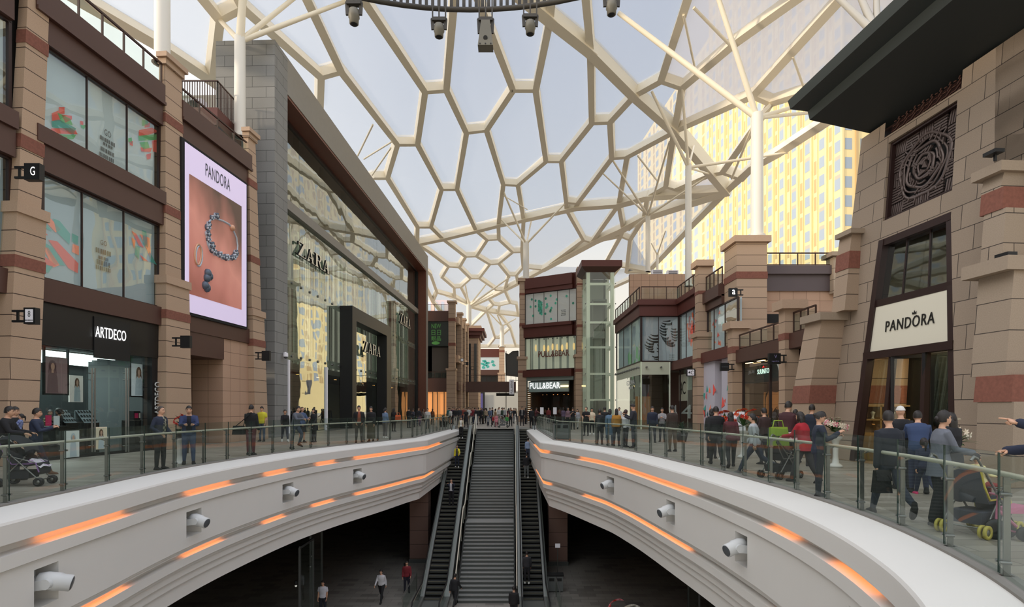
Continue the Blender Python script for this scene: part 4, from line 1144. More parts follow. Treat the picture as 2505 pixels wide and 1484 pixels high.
for x in (1057, 1068, 1085): mb.bar((fx(x), Yf+.7, 0), (fx(x), Yf+.7, fz(958)), .16, .1, (1, 0, 0))
mb.build('mullion', M_black, B2)
mb = MB(); mb.box(fx(1030), fx(1098), Yf+3, Yf+12, 0, fz(770)); mb.build('wall', M_brown, B2)
roof_rail(Fr(fx(1030), Yf+.1, 1, 0, 1), 0, fx(1096)-fx(1030), 0, fz(760), fz(744), 'thin railing on the roof of the brown corner building', 4)
roof_rail(Fr(fx(1030), Yf+.2, 1, 0, 1), 0, fx(1096)-fx(1030), 0, fz(925), fz(909), 'glass railing on the first floor of the brown corner building', 4)
ts = thing('window_sign', 'green NEW sign with Chinese characters in the dark corner window', 'sign', (fx(1072), Yf+.25, fz(840)))
f3 = Fr(fx(1050), Yf+.28, 1, 0, 1)
M_gsign = mat('green_sign_letters', (70, 130, 62), .5, emit=.15)
mb = MB(); u = lambda px: fx(px)-fx(1050)
text(mb, f3, 'NEW', u(1055), u(1078), fz(802), fz(791), 0); text(mb, f3, '日日', u(1055), u(1078), fz(819), fz(806), 0); text(mb, f3, '眼晶', u(1055), u(1078), fz(833), fz(821), 0)
mb.build('letters', M_gsign, ts)
mb = MB(); f3.poly(mb, [(u(1055)+.8*(1+math.cos(k*.52))*.75, fz(838)+.25*math.sin(k*.52)) for k in range(12)], 0); mb.build('emblem', M_gsign, ts)
FN = Fr(fx(1117, 80), 80, .045, 1, 1)
def bx_pillar(px0, px1, Y, ztop, cap, parent, name='pillar', M=None, dep=1.2, bands=()):
 mb = MB(); a, b = fx(px0, Y), fx(px1, Y)
 mb.hexa([(a-.25, Y-.25, 0), (b+.1, Y-.25, 0), (b+.1, Y+dep, 0), (a-.25, Y+dep, 0), (a-.25, Y-.25, cap), (b+.1, Y-.25, cap), (b+.1, Y+dep, cap), (a-.25, Y+dep, cap)])
 mb.box(a, b, Y, Y+dep, cap, ztop-.25)
 o = mb.build(name, M or M_pillar, parent)
 mb = MB(); mb.box(a-.35, b+.2, Y-.35, Y+dep+.1, cap, cap+.25); mb.build('cap', M_cap, o); mb = MB(); mb.box(a-.2, b+.2, Y-.2, Y+dep+.2, ztop-.25, ztop); mb.build('cap', M_cap, o)
 if bands:
  for z in bands: mb = MB(); mb.box(a-.04, b+.04, Y-.04, Y+dep+.02, z, z+.4); mb.build('red_stone_band', M_redband, o)
 return o
bx_pillar(1097, 1113, 80, fz(735, 80), fz(905, 80), B2, bands=(fz(785, 80), fz(845, 80)))
zz_ = fz(766, 80)
mb = MB(); FN.box(mb, 2.8, 14, -4, -.5, 0, zz_-.6); mb.build('wall', M_lowwall, B2)
for k, s in enumerate((3.4, 7.2, 11.0)):
 mb = MB(); FN.box(mb, s, s+1.0, -.5, .25, 0, zz_+.6-.25*k); o = mb.build('pillar', M_pillar, B2)
 mb = MB(); FN.box(mb, s-.12, s+1.12, -.5, .4, zz_+.4-.25*k, zz_+.7-.25*k); mb.build('cap', M_cap, o)
mb = MB(); FN.box(mb, 1.2, 12.5, -.5, .1, zz_-1.2, zz_-.3); FN.box(mb, 1.2, 12.5, -.5, .1, 8.2, 9.2); mb.build('cornice', M_cap, B2)
mb = MB(); FN.box(mb, 1.2, 12.5, -.5, .1, 4.2, 5.4); mb.build('floor_beam', M_brown, B2)
for k, s in enumerate((1.3, 4.5, 8.3)):
 for z0, z1 in ((5.5, 8.1), (9.3, zz_-1.3)):
  mb = MB(); FN.pane(mb, s, s+2.0, z0, z1, -.45); mb.build('window', mat('far_dark_window', (58, 62, 62), .2), B2)
for k, (px, py) in enumerate(((1130, 880), (1142, 889), (1155, 900))):
 blade(Fr(fx(px-8, 84+4*k), 80, .0, 1, 1), px-3, px+4, py-4, py+4, 0.4, ['white', 'black', 'pale'][k]+' little blade sign on the receding row of far pillars', [M_signwhite, M_black, M_cap][k], [], None)
TW = thing('eaved_tower', 'far stone tower with a broad stepped cornice roof', 'building', (fx(1158, 96), 98, 0))
Yt = 96
mb = MB(); mb.box(fx(1138, Yt), fx(1170, Yt), Yt, Yt+7, 0, fz(822, Yt)); mb.build('wall', M_pillar, TW)
mb = MB()
for x in (1146, 1160): mb.box(fx(x, Yt), fx(x+6, Yt), Yt-.1, Yt, fz(935, Yt), fz(840, Yt))
mb.build('window', mat('far_dark_window2', (52, 56, 58), .2), TW)
for k, (e, z0, z1) in enumerate(((.3, 826, 820), (.7, 820, 812), (1.05, 812, 804), (.5, 804, 797))):
 mb = MB(); mb.box(fx(1138, Yt)-e, fx(1170, Yt)+e, Yt-e, Yt+7+e, fz(z0, Yt), fz(z1, Yt)); mb.build('cornice', M_brown2 if k < 3 else M_cap, TW)
BR = thing('footbridge', 'brown footbridge crossing the far end of the street', 'bridge', (fx(1195, 88), 88, fz(958, 88)))
mb = MB(); mb.box(fx(1118, 88), fx(1262, 88), 88, 91, fz(958, 88), fz(933, 88)); mb.build('deck', M_brown, BR)
mb = MB(); f4 = Fr(fx(1118, 88), 88.05, 1, 0, 1); L_ = fx(1262, 88)-fx(1118, 88)
mb.bar(f4.pt(0, 0, fz(917, 88)), f4.pt(L_, 0, fz(917, 88)), .07, .07)
for i in range(13): mb.bar(f4.pt(L_*i/12, 0, fz(933, 88)), f4.pt(L_*i/12, 0, fz(917, 88)), .06, .05, (1, 0, 0))
mb.build('railing', M_railbrown, BR)
FB = thing('end_building', 'brown far end building with a pale leafy billboard window', 'building', (fx(1205, 125), 126, 0))
Ye = 125
def eb(px0, px1, py0, py1, name, m, d=.6, Y=Ye, par=FB):
 mb = MB(); mb.box(fx(px0, Y), fx(px1, Y), Y, Y+d, fz(py1, Y), fz(py0, Y)); return mb.build(name, m, par)
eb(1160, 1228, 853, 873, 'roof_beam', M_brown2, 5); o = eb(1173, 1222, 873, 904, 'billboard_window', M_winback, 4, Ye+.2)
mb = MB(); f5 = Fr(fx(1173, Ye), Ye+.15, 1, 0, 1)
for x, y in ((1184, 882), (1189, 886), (1180, 890), (1187, 893), (1194, 888), (1192, 896), (1183, 898), (1204, 884), (1208, 892)):
 f5.poly(mb, [(fx(x, Ye)-fx(1173, Ye)+.45*math.cos(k*1.05+x), fz(y, Ye)+.35*math.sin(k*1.05+x)) for k in range(5)], 0)
mb.build('decal', M_teal, o)
eb(1160, 1228, 904, 918, 'floor_beam', M_brown, 5); eb(1160, 1228, 918, 1016, 'wall', M_dark, 5, Ye+.4)
bx_pillar(1221, 1234, Ye-1, fz(846, Ye), fz(915, Ye), FB, bands=(fz(862, Ye),))
eb(1186, 1275, 955, 1018, 'pale_wall', mat('far_pale_wall', (190, 190, 184), .7), .4, 112); eb(1162, 1181, 962, 1016, 'window', mat('poster_blue_violet', (88, 82, 140), .6, emit=.1), .2, 111)
t = thing('mesh_screen', 'dark hanging mesh screen beside the far billboard building', 'screen', (fx(1252, 104), 104, fz(925, 104)))
mb = MB(); pts = [(1236, 862), (1244, 866), (1254, 858), (1268, 857), (1270, 922), (1237, 918)]
mb.extr([(fx(x, 104), fz(y, 104)) for x, y in pts], lambda a, b, d: V((a, 104+d, b)), .2); mb.build('sheet', mat('mesh_grey', (74, 74, 72), .9), t)
for x in (1238, 1268):
 mb = MB(); mb.bar((fx(x, 104.2), 104.2, 0), (fx(x, 104.2), 104.2, fz(858, 104)), .12, .12, (1, 0, 0)); mb.build('post', M_dark, t)
ts = thing('banner_sign', 'white vertical banner sign with dark lettering left of the denim shop', 'sign', (fx(1251, 72), 72, fz(963, 72)))
mb = MB(); mb.box(fx(1246, 72), fx(1257, 72), 72, 72.15, fz(964, 72), fz(928, 72)); mb.build('panel', M_signwhite, ts)
mb = MB(); text(mb, Fr(fx(1246, 72), 71.98, 1, 0, 1), 'PULL&BEAR', .15, .42, fz(962, 72), fz(931, 72), 0, rot=True); mb.build('lettering', M_greytxt, ts)
mb = MB(); mb.bar((fx(1257, 72), 72.07, fz(930, 72)), (fx(1268, 72), 72.07, fz(930, 72)), .06, .06); mb.bar((fx(1257, 72), 72.07, fz(960, 72)), (fx(1268, 72), 72.07, fz(960, 72)), .06, .06); mb.build('bracket', M_black, ts)
ts = thing('hanging_sign', 'black hanging direction sign under the footbridge', 'sign', (fx(1236, 89.5), 89.5, fz(968, 89.5)))
mb = MB(); mb.box(fx(1214, 89.5), fx(1258, 89.5), 89.4, 89.6, fz(968, 89.5), fz(961, 89.5)); mb.build('panel', M_black, ts)
mb = MB()
for x in (1222, 1250): mb.bar((fx(x, 89.5), 89.5, fz(961, 89.5)), (fx(x, 89.5), 89.5, fz(958, 89.5)+.02), .04, .04, (1, 0, 0))
mb.build('hanger', M_black, ts)
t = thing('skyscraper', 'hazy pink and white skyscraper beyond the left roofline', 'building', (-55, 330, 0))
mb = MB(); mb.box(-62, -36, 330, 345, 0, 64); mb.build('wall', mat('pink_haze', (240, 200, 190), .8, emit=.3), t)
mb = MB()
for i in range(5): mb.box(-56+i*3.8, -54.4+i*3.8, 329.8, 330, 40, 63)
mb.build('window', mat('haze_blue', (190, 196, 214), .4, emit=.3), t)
def P2(px, Y): return ((px-CX)/F*Y, Y)
xa, ya = 1.30, 70.0; xb, yb = 7.35, 66.3
FP = Fr(xa, ya, xb-xa, yb-ya, 1)
Lp = math.hypot(xb-xa, yb-ya)
PBd = thing('shop_building', 'brown and stone denim shop block right of the stair head', 'building', FP.pt(Lp/2, -2, 0))
zz = lambda py, px=1345: FP.z(px, py, 0)
def fpz(py): return FP.z(1345, py, 0)
mb = MB(); FP.box(mb, .1, Lp, -9, -.3, fpz(905), fpz(672)); FP.box(mb, .1, Lp, -9, -6, 0, fpz(905)); mb.build('wall', M_brown2, PBd)
mb = MB(); FP.box(mb, .5, Lp-.3, -.3, .35, fpz(701), fpz(675)); FP.box(mb, .5, Lp-.3, -.3, .2, fpz(712), fpz(701)); mb.build('roof_beam', M_brown2, PBd)
mb = MB(); FP.box(mb, .3, Lp-.3, -.3, .3, fpz(822), fpz(792)); FP.box(mb, .2, Lp-.3, -.3, .5, fpz(798), fpz(790)); mb.build('floor_beam', M_brown2, PBd)
mb = MB(); FP.box(mb, -.3, Lp-.3, -.3, .5, fpz(921), fpz(904)); mb.build('floor_beam', M_brown2, PBd)
z0, z1 = fpz(790), fpz(712); sa, sb = FP.s(1284, .0), FP.s(1411, .0)  # pinkish film here also glows in place of skylight
o = window(FP, sa, sb, z0, z1, [FP.s(x, 0) for x in (1306, 1331, 1364, 1393)], .02, PBd, mat('pinkish_white_film', (212, 204, 200), .7, emit=.2), frame_m=M_dkframe, words=words_px(FP, -.15, [('#5', 1372, 1385, 757, 759), ('#4', 1373, 1384, 761, 763), ('#4', 1373, 1384, 765, 767), ('#5', 1372, 1385, 769, 771)]))
mb = MB(); M_bead = mat('sea_green_bead', (72, 184, 156), .4, emit=.15)
zp = lambda px, py: FP.pt(FP.s(px, -.12), -.12, FP.z(px, py, -.12))
bl_ = [(1301, 732), (1310, 735), (1298, 750), (1310, 749), (1304, 772), (1319, 736), (1335, 730), (1347, 723), (1362, 732), (1359, 741), (1338, 744), (1339, 749), (1336, 752), (1349, 753), (1347, 758), (1346, 761), (1334, 767), (1348, 780), (1386, 724), (1402, 741)]
for c_ in range(3):
 for r_ in range(7 if c_ else 6): bl_.append((1318+3.4*c_, 736+4.6*r_+2*c_))
for x, y in bl_:
 c = zp(x, y); mb.add([c+FP.t*.145*math.cos(k*.785)+V((0, 0, .16*math.sin(k*.785))) for k in range(8)], [tuple(range(8))], int(x+y) % 2)
mb.build('decal', [M_bead, mat('deep_sea_green_bead', (52, 148, 124), .4, emit=.12)], o)
z0, z1 = fpz(903), fpz(824); sa, sb = FP.s(1283, 0), FP.s(1411, 0)
o = window(FP, sa, sb, z0, z1, [FP.s(x, 0) for x in (1298,)], .02, PBd, None, gl=M_clear)
mb = MB(); n_ = 44; pv = None
for i in range(n_+1):
 s = sa+(sb-sa)*i/n_; q = (FP.pt(s, -.24+.03*math.sin(i*2.1), z0), FP.pt(s, -.24+.03*math.sin(i*2.1), z1))
 if pv: mb.quad(pv[0], q[0], q[1], pv[1], 0 if (i//2) % 3 else 1)
 pv = q
mb.build('curtain', [mat('cream_curtain', (212, 212, 188), .8, emit=.3), mat('grey_curtain', (156, 160, 146), .8, emit=.2)], o)  # brightness of the lit window is put into the curtains as glow
ts = thing('window_sign', 'dull red PULL&BEAR letters hung in the curtained window over the denim shop', 'sign', FP.pt(FP.s(1345, 0), -.1, fpz(868)))
mb = MB(); text(mb, FP, 'PULL&BEAR', FP.s(1317, -.12), FP.s(1393, -.12), fpz(872), fpz(857), -.12, .05, bold=.008); mb.build('letters', mat('dull_red_letters', (150, 84, 72), .5), ts)
for i, x in enumerate((1311, 1331, 1341, 1352, 1363, 1375, 1387, 1404)):
 t = thing('window_spot', 'warm spotlight washing the curtain behind the red letters', 'light', FP.pt(FP.s(x, -.14), -.14, z1-.15), 0, 'warm spots over the red letters')
 mb = MB(); mb.lathe([(.06, -.14), (.07, 0)], FP.pt(FP.s(x, -.14), -.14, z1-.1), 8); mb.build('housing', M_black, t)
 l = MB(); c = FP.pt(FP.s(x, -.19), -.195, fpz(848+(i % 3)*2))
 l.ball(c, (.14, .03, .42), 8, 6); l.build('spot_wash', mat('amber_wash', (255, 214, 140), .5, emit=.7), t)  # glowing blob imitates the spotlight's pool of light on the curtain
def rpill(px0, px1, Y, bands, ztop, parent, dep=1.3, cap=None, M=None, topcap=True, capz=.25, name='pillar', Mc=None, wide=.18, red=M_redband):
 a, b = (px0-CX)/F*Y, (px1-CX)/F*Y
 mb = MB(); cp = MB(); z = 0.0; pend = []
 marks = sorted([('b', p, q) for p, q in bands]+([('c', cap, cap+.3)] if cap else []), key=lambda t: t[1])
 def seg(m, z0, z1, e):
  w_ = e+(wide if (cap and z1 <= cap+.01) else 0)
  m.box(a-w_, b+w_, Y-w_, Y+dep+w_, z0, z1)
 for k, p, q in marks:
  m_ = MB(); seg(mb, z, p, 0); seg(m_, p, q, .02 if k == 'b' else wide+.14); pend.append((k, m_)); z = q
 seg(mb, z, ztop-(.4 if topcap else 0), 0)
 if topcap: seg(cp, ztop-.4, ztop, .2)
 o = mb.build(name, M or M_pillar, parent)
 for k, m_ in pend: m_.build('red_stone_band' if k == 'b' else 'cap', red if k == 'b' else (Mc or M_cap), o)
 cp.build('cap', Mc or M_cap, o)
 return o
Zt = lambda py, Y: EYE-(py-HY)/F*Y
rpill(1271, 1284, 69.6, [(Zt(798, 69.6), Zt(790, 69.6)), (Zt(722, 69.6), Zt(716, 69.6)), (Zt(912, 69.6), Zt(906, 69.6))], Zt(680, 69.6), PBd, 1.5, cap=Zt(878, 69.6))
rpill(1412, 1432, 65.2, [(Zt(800, 65.2), Zt(793, 65.2)), (Zt(697, 65.2), Zt(692, 65.2)), (Zt(909, 65.2), Zt(902, 65.2))], Zt(652, 65.2), PBd, 1.5, cap=Zt(873, 65.2), topcap=False)
mb = MB(); FP.box(mb, 0, FP.s(1287, .1), -.3, .1, 0, fpz(921)); FP.box(mb, 0, Lp-.3, -.25, .1, fpz(930), fpz(921)); mb.build('shop_front_frame', mat('pale_green_frame', (150, 164, 160), .5), PBd)
mb = MB(); FP.box(mb, FP.s(1287, 0), Lp-.3, -6, -5.8, 0, fpz(921)); FP.box(mb, FP.s(1300, 0)-.3, FP.s(1300, 0)-.1, -6, -.3, 0, fpz(921)); FP.box(mb, Lp-.4, Lp-.3, -6, -.3, 0, fpz(921)); FP.box(mb, FP.s(1287, 0), Lp-.3, -6, -.3, fpz(926), fpz(921)); mb.build('shop_back_wall', mat('shop_warm_dark', (92, 70, 56), .8), PBd)
mb = MB(); FP.pane(mb, FP.s(1300, 0), Lp-.3, .05, fpz(955), -.1); mb.build('shop_glass', M_clear, PBd)
mb = MB(); FP.box(mb, FP.s(1294, -.1), FP.s(1392, -.1), -.2, .0, fpz(958), fpz(932)); mb.build('sign_board', mat('pale_green_board', (142, 158, 154), .5), PBd)
ts = thing('shop_sign', 'lit white PULL&BEAR letters over the denim shop door', 'sign', FP.pt(FP.s(1332, .1), .1, fpz(950)))
mb = MB(); text(mb, FP, 'PULL&BEAR', FP.s(1296, .1), FP.s(1370, .1), fpz(950), fpz(935), .1, .015, bold=.004); mb.build('letters', M_letterlit, ts)
mb = MB(); FP.box(mb, FP.s(1371, .1), FP.s(1390, .1), .02, .1, fpz(946), fpz(943)); mb.build('amber_strip', M_warmlight, ts)
t = thing('wood_slat_column', 'stack of wooden slats standing at the left of the denim shop door', 'column', FP.pt(FP.s(1293, -.4), -.4, 0))
for i in range(16):
 mb = MB(); z = .1+i*.26; FP.box(mb, FP.s(1289, -.2), FP.s(1298, -.2), -.7, -.2, z, z+.2); mb.build('slat', mat('honey_wood', (150, 108, 60), .7), t)
for i in range(7):
 s = FP.s(1312+i*13, -1.5)
 t = thing('shop_spot', 'small warm ceiling spot inside the denim shop', 'light', FP.pt(s, -1.5-.3*(i % 2), fpz(962)), 0, 'ceiling spots of the denim shop')
 mb = MB(); mb.lathe([(.07, 0), (.08, .15)], FP.pt(s, -1.5-.3*(i % 2), fpz(964)), 8); mb.build('housing', M_black, t)
 mb = MB(); mb.lathe([(.001, -.003), (.07, -.003)], FP.pt(s, -1.5-.3*(i % 2), fpz(964)), 8); mb.build('bulb', M_warmlight, t)
for i, x in enumerate((1330, 1372)):
 s = FP.s(x, -3); t = thing('shop_mannequin_stand', 'clothes display inside the denim shop, %s' % ['left of the doorway', 'right of the doorway'][i], 'display', FP.pt(s, -3, 0))
 mb = MB(); FP.box(mb, s-.6, s+.6, -3.4, -2.6, 0, .9); mb.build('table', M_brown, t)
 mb = MB()
 for k in range(5): mb.ball(FP.pt(s-.45+k*.22, -3, 1.15+.12*(k % 2)), (.12, .12, .26), 7, 5, k % 2)
 mb.build('stacked_clothes', [mat('cl_red', (130, 60, 50), .8), mat('cl_tan', (160, 130, 100), .8)], t)
for i, (x0, x1, yy) in enumerate(((1322, 1329, 1025), (1354, 1361, 1024))):
 p = ground((x0+x1)/2, 1033); t = thing('notice_stand', 'slim white notice stand before the denim shop, %s of the pair' % ['left', 'right'][i], 'sign', (p.x, p.y, 0))
 mb = MB(); mb.box(p.x-.2, p.x+.2, p.y-.03, p.y+.03, .95, 1.75); mb.build('panel', M_signwhite, t)
 mb = MB(); mb.bar((p.x, p.y, 0), (p.x, p.y, .95), .05, .05, (1, 0, 0)); mb.box(p.x-.2, p.x+.2, p.y-.15, p.y+.15, 0, .03); mb.build('pole', M_steel, t)
LT = thing('glass_lift', 'glass lift tower with white steel frame and brown cap', 'lift', (8.9, 58.5, 0))
lx0, lx1, ly0, ly1 = 7.45, 10.15, 57.0, 60.2
lz = lambda py: EYE-(py-HY)/F*57.0
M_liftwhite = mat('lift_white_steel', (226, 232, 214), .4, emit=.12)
M_liftglass = glass('lift_glass', (238, 243, 236), .08, .02, ior=1.25, haze=.10, hcol=(216, 224, 208))
for x in (lx0, lx1-.32):
 for y in (ly0, ly1-.3):
  mb = MB(); mb.box(x, x+.32, y, y+.3, 0, lz(664)); mb.build('column', M_liftwhite, LT)
lev = [694, 743, 788, 849, 914, 978]
for py in lev:
 mb = MB(); z = lz(py)
 mb.box(lx0+.32, lx1-.32, ly0+.02, ly0+.2, z-.1, z+.1); mb.box(lx0+.02, lx0+.2, ly0+.3, ly1-.3, z-.1, z+.1); mb.box(lx1-.2, lx1-.02, ly0+.3, ly1-.3, z-.1, z+.1)
 mb.build('ring_beam', M_liftwhite, LT)
zs = [.1]+[lz(p) for p in reversed(lev)]+[lz(664)]
for a, b in zip(zs[:-1], zs[1:]):
 mb = MB(); mb.quad((lx0-.12, ly0-.1, a), (lx1+.12, ly0-.1, a), (lx1+.12, ly0-.1, b), (lx0-.12, ly0-.1, b)); mb.build('glass_panel', M_liftglass, LT)
 mb = MB(); mb.quad((lx0-.12, ly1, a), (lx0-.12, ly0-.1, a), (lx0-.12, ly0-.1, b), (lx0-.12, ly1, b)); mb.build('glass_panel', M_liftglass, LT)
mb = MB()
for x in (lx0-.14, lx1+.14):
 for z in zs[1:]: mb.ball((x, ly0-.12, z), .06, 6, 4)
mb.build('glass_clip', M_steel, LT)
mb = MB(); mb.box(lx0-.6, lx1+.7, ly0-.7, ly1+.6, lz(655), lz(640)); mb.build('cap', M_brown2, LT)
mb = MB(); mb.hexa([(lx0-.1, ly0-.1, lz(666)), (lx1+.1, ly0-.1, lz(666)), (lx1+.1, ly1, lz(666)), (lx0-.1, ly1, lz(666)), (lx0-.6, ly0-.7, lz(655)), (lx1+.7, ly0-.7, lz(655)), (lx1+.7, ly1+.6, lz(655)), (lx0-.6, ly1+.6, lz(655))]); mb.build('cap_underside', M_brown, LT)
mb = MB()
for x in (lx0+.55, lx1-.55): mb.bar((x, ly1-.6, 0), (x, ly1-.6, lz(668)), .1, .14, (0, 1, 0))
mb.build('guide_rail', M_dark, LT)
mb = MB(); mb.box(lx0+.3, lx1-.3, ly1-.12, ly1-.02, 0, lz(668)); mb.build('shaft_back', mat('lift_shaft_back', (150, 160, 148), .6, emit=.06), LT)  # back panel lightened by a glow of its own
car = MB(); cz = lz(785); car.box(lx0+.62, lx1-.62, ly0+.6, ly1-.7, cz, cz+.15); car.box(lx0+.62, lx1-.62, ly0+.6, ly1-.7, cz+2.1, cz+2.3)
for x in (lx0+.62, lx1-.72): car.box(x, x+.1, ly0+.6, ly0+.7, cz, cz+2.2); car.box(x, x+.1, ly1-.8, ly1-.7, cz, cz+2.2)
car.box(lx0+.62, lx1-.62, ly1-.75, ly1-.7, cz, cz+2.2)
car.build('lift_car', mat('lift_car_grey', (96, 104, 100), .4, .3), LT)
mb = MB(); mb.box(lx0+.8, lx1-.8, ly0+.8, ly1-.9, cz-1.6, cz-.9); mb.build('counterweight', mat('lift_grey', (150, 156, 150), .5), LT)
mb = MB()
for x in (lx0+.9, lx1-.9): mb.tube((x, ly0+1.4, 0), (x, ly0+1.4, cz), .03, n=6)
for z in (lz(735), lz(680)): mb.bar((lx0+.5, ly0+1.2, z), (lx1-.5, ly0+1.2, z), .12, .18)
mb.build('cable', M_dark, LT)
mb = MB(); mb.box(lx0+.75, lx1-.75, ly0-.02, ly0+.05, .02, 2.4); mb.build('door', M_steel, LT)
XA, YB = 10.05, 44.6
RB = thing('corner_shop_building', 'corner shop with railed roof terrace and striped animal poster window', 'building', (12, 50, 0))
rz = lambda py, Y=44.6: EYE-(py-HY)/F*Y
FA = Fr(XA, YB, 0, 1, -1)      # receding face, normal -x
FBf = Fr(XA, YB, 1, 0, 1)      # front face, normal -y
LA = 10.4; LB_ = 2.95
zt, zt2, zt3 = rz(734), rz(747), rz(773)
for fr_, L_ in ((FA, LA), (FBf, LB_)):
 mb = MB(); fr_.box(mb, .33 if fr_ is FA else -.32, L_, -.3, .32, zt2, zt); fr_.box(mb, .31 if fr_ is FA else -.15, L_, -.28, .15, zt3, zt2); mb.build('roof_beam', M_brown2, RB)
mb = MB(); mb.box(XA+.3, XA+12, YB+.3, YB+LA, zt3, zt-.1); mb.box(XA+3, XA+12, YB+3, YB+LA, 0, zt3); mb.build('wall', M_brown, RB)
zm_ = rz(885); zw_ = rz(902+10)
o = window(FA, .02, LA, rz(884), zt3, [3.4, 6.9], .0, RB, M_winback2, [(M_green, [(1.5+.8*i+.5*math.cos(a+i), 5.4+.8*math.sin(i*1.7)+.7*math.sin(a+i)) for a in (0, 1.6, 3.1, 4.7)]) for i in range(7)], gl=M_winglass)
wz0, wz1 = rz(884), zt3
F_zb = lambda x, y: (FBf.s(x, -.19), FBf.z(x, y, -.19))
def zebra(ox, oy, sc_, stripes):
 r = []
 for pts in stripes: r.append((M_black, [F_zb(1500+(ox+x)*.2829*sc_/1.0, 660+(oy+y)*.283*sc_) for x, y in pts]))
 return r
def stripe(p0, p1, c, w0, w1, n=7):
 """curved tapering band from p0 to p1 bulging by c"""
 a = V((*p0, 0)); b = V((*p1, 0)); d = (b-a); nn = V((-d.y, d.x, 0)).normalized()
 top = []; bot = []
 for i in range(n+1):
  t = i/n; p = a.lerp(b, t)+nn*c*4*t*(1-t); w_ = (w0+(w1-w0)*t)
  top.append(p+nn*w_/2); bot.append(p-nn*w_/2)
 return [(q.x, q.y) for q in top+bot[::-1]]
st = []
for p0, p1, c, a, b in [((428, 442), (495, 440), 2, 3, 8), ((420, 455), (510, 462), 12, 4, 14), ((412, 476), (450, 488), 6, 4, 10), ((404, 496), (470, 510), 8, 4, 12), ((400, 516), (462, 536), 8, 4, 12),
 ((404, 540), (462, 560), 8, 4, 12), ((412, 566), (480, 590), 14, 5, 14), ((424, 590), (500, 612), 16, 5, 14), ((438, 612), (526, 630), 16, 5, 14), ((452, 634), (536, 650), 14, 5, 12), ((500, 506), (545, 512), 4, 3, 10), ((494, 528), (560, 534), 6, 4, 11),
 ((500, 548), (556, 562), 8, 4, 11), ((506, 572), (556, 584), 8, 4, 10), ((512, 596), (552, 606), 8, 4, 10)]:
 st.append(stripe(p0, p1, c, a*1.5, b*1.75))
for p0, p1, c, a, b in [((322, 556), (390, 566), 8, 3, 10), ((306, 574), (396, 592), 14, 4, 12), ((294, 596), (392, 620), 12, 4, 12), ((282, 620), (352, 640), 10, 4, 12), ((274, 644), (346, 664), 10, 4, 12),
 ((280, 668), (346, 684), 10, 4, 11), ((302, 694), (356, 706), 6, 4, 10), ((380, 640), (392, 660), 0, 3, 6), ((376, 672), (392, 684), 0, 3, 7), ((338, 744), (390, 752), 6, 4, 10), ((352, 766), (388, 772), 3, 4, 7), ((376, 700), (392, 710), 0, 3, 6)]:
 st.append(stripe(p0, p1, c, a*1.5, b*1.75))
dz = zebra(0, 0, 1.0, st)  # grey film behind the stripes glows in place of skylight
o = window(FBf, .02, LB_, wz0, wz1, [FBf.s(1611, 0)], .0, RB, mat('grey_film', (178, 184, 190), .7, emit=.1), dz, words=words_px(FBf, -.185, [('#4', 1637, 1650, 867, 869), ('#4', 1637, 1650, 872, 874), ('#5', 1636, 1650, 877, 879)]))
for fr_, L_ in ((FA, LA), (FBf, LB_-.7)):
 mb = MB(); fr_.pane(mb, 0, L_, rz(916), rz(884), .02); mb.build('frosted_band', mat('cream_spandrel', (206, 210, 188), .4), RB)
 k = max(2, int(L_/.9))
 mb = MB()
 for i in range(k): c = fr_.pt(.4+i*L_/k, .04, rz(898)); mb.tube(c, c+fr_.n*.25, .07, n=6)
 mb.build('fixing_bolt', M_steel, RB)
 mb = MB(); fr_.pane(mb, 0, L_, .05, rz(916), .0); mb.build('shop_glass', M_winglass, RB)
mb = MB()
for fr_ in (FA, FBf):
 for k in range(2):
  s = (LA if fr_ is FA else LB_-.7)*k; fr_.box(mb, s-.03, s+.03, -.06, .03, 0, rz(884))
mb.build('glazing_bar', M_liftwhite, RB)
mb = MB(); mb.box(XA+.2, XA+8, YB+5, YB+5.2, 0, rz(902)); mb.box(XA+.2, XA+8, YB+.3, YB+8, rz(905), rz(902)); mb.build('shop_back_wall', mat('choc_shop_wall', (84, 74, 64), .8, emit=.04), RB)
ts = thing('shop_sign', 'pale GODIVA letters on the glass of the corner shop', 'sign', FA.pt(1.2, .06, rz(945)))
mb = MB(); text(mb, FA, 'GODIVA', FA.s(1533, .06), FA.s(1552, .06), rz(940, 47), rz(928, 47), .06, .01); text(mb, FA, '#3', FA.s(1538, .06), FA.s(1548, .06), rz(950, 47), rz(944, 47), .06, .01); mb.build('letters', M_shopwhite, ts)
dr = MB(); FBf.box(dr, -.1+0, 1.1, -1.6, -1.5, 0, 2.6); dr.build('door_leaf', mat('amber_door', (150, 110, 64), .5, emit=.06), RB)
roof_rail(FA, 0, LA, .1, zt, zt+1.02, 'bronze terrace railing along the receding side of the corner shop', 9, gl=True)
roof_rail(FBf, 0, LB_, .1, zt, zt+1.02, 'bronze terrace railing above the striped animal poster', 3, gl=True)
mb = MB(); mb.box(XA+1.6, XA+16, YB+12, YB+12.5, zt, EYE+(998-672)/F*57); mb.build('terrace_wall', M_wallstone, RB)
for i, (x, y) in enumerate(((14.6, 57.4), (16.2, 57.6))):
 t = thing('roof_unit', 'small pale roof unit on the terrace wall, %s one' % ['left', 'right'][i], 'roof unit', (x, y, 14.9))
 mb = MB(); mb.box(x-.6, x+.5, y-.2, y+.3, 14.93, 15.5); mb.build('casing', M_signwhite, t)
 mb = MB()
 for k in range(4): mb.box(x-.5, x+.4, y-.22, y-.2, 15.02+k*.11, 15.07+k*.11)
 mb.build('louver', M_dark, t)
FR = Fr(13.0, 0, 0, 1, -1)
RR = thing('shop_row_building', 'stone shop row with pillars, terrace railings and pale poster windows on the right', 'building', (15, 34, 0))
Rz = lambda px, py, n=0: FR.z(px, py, n)
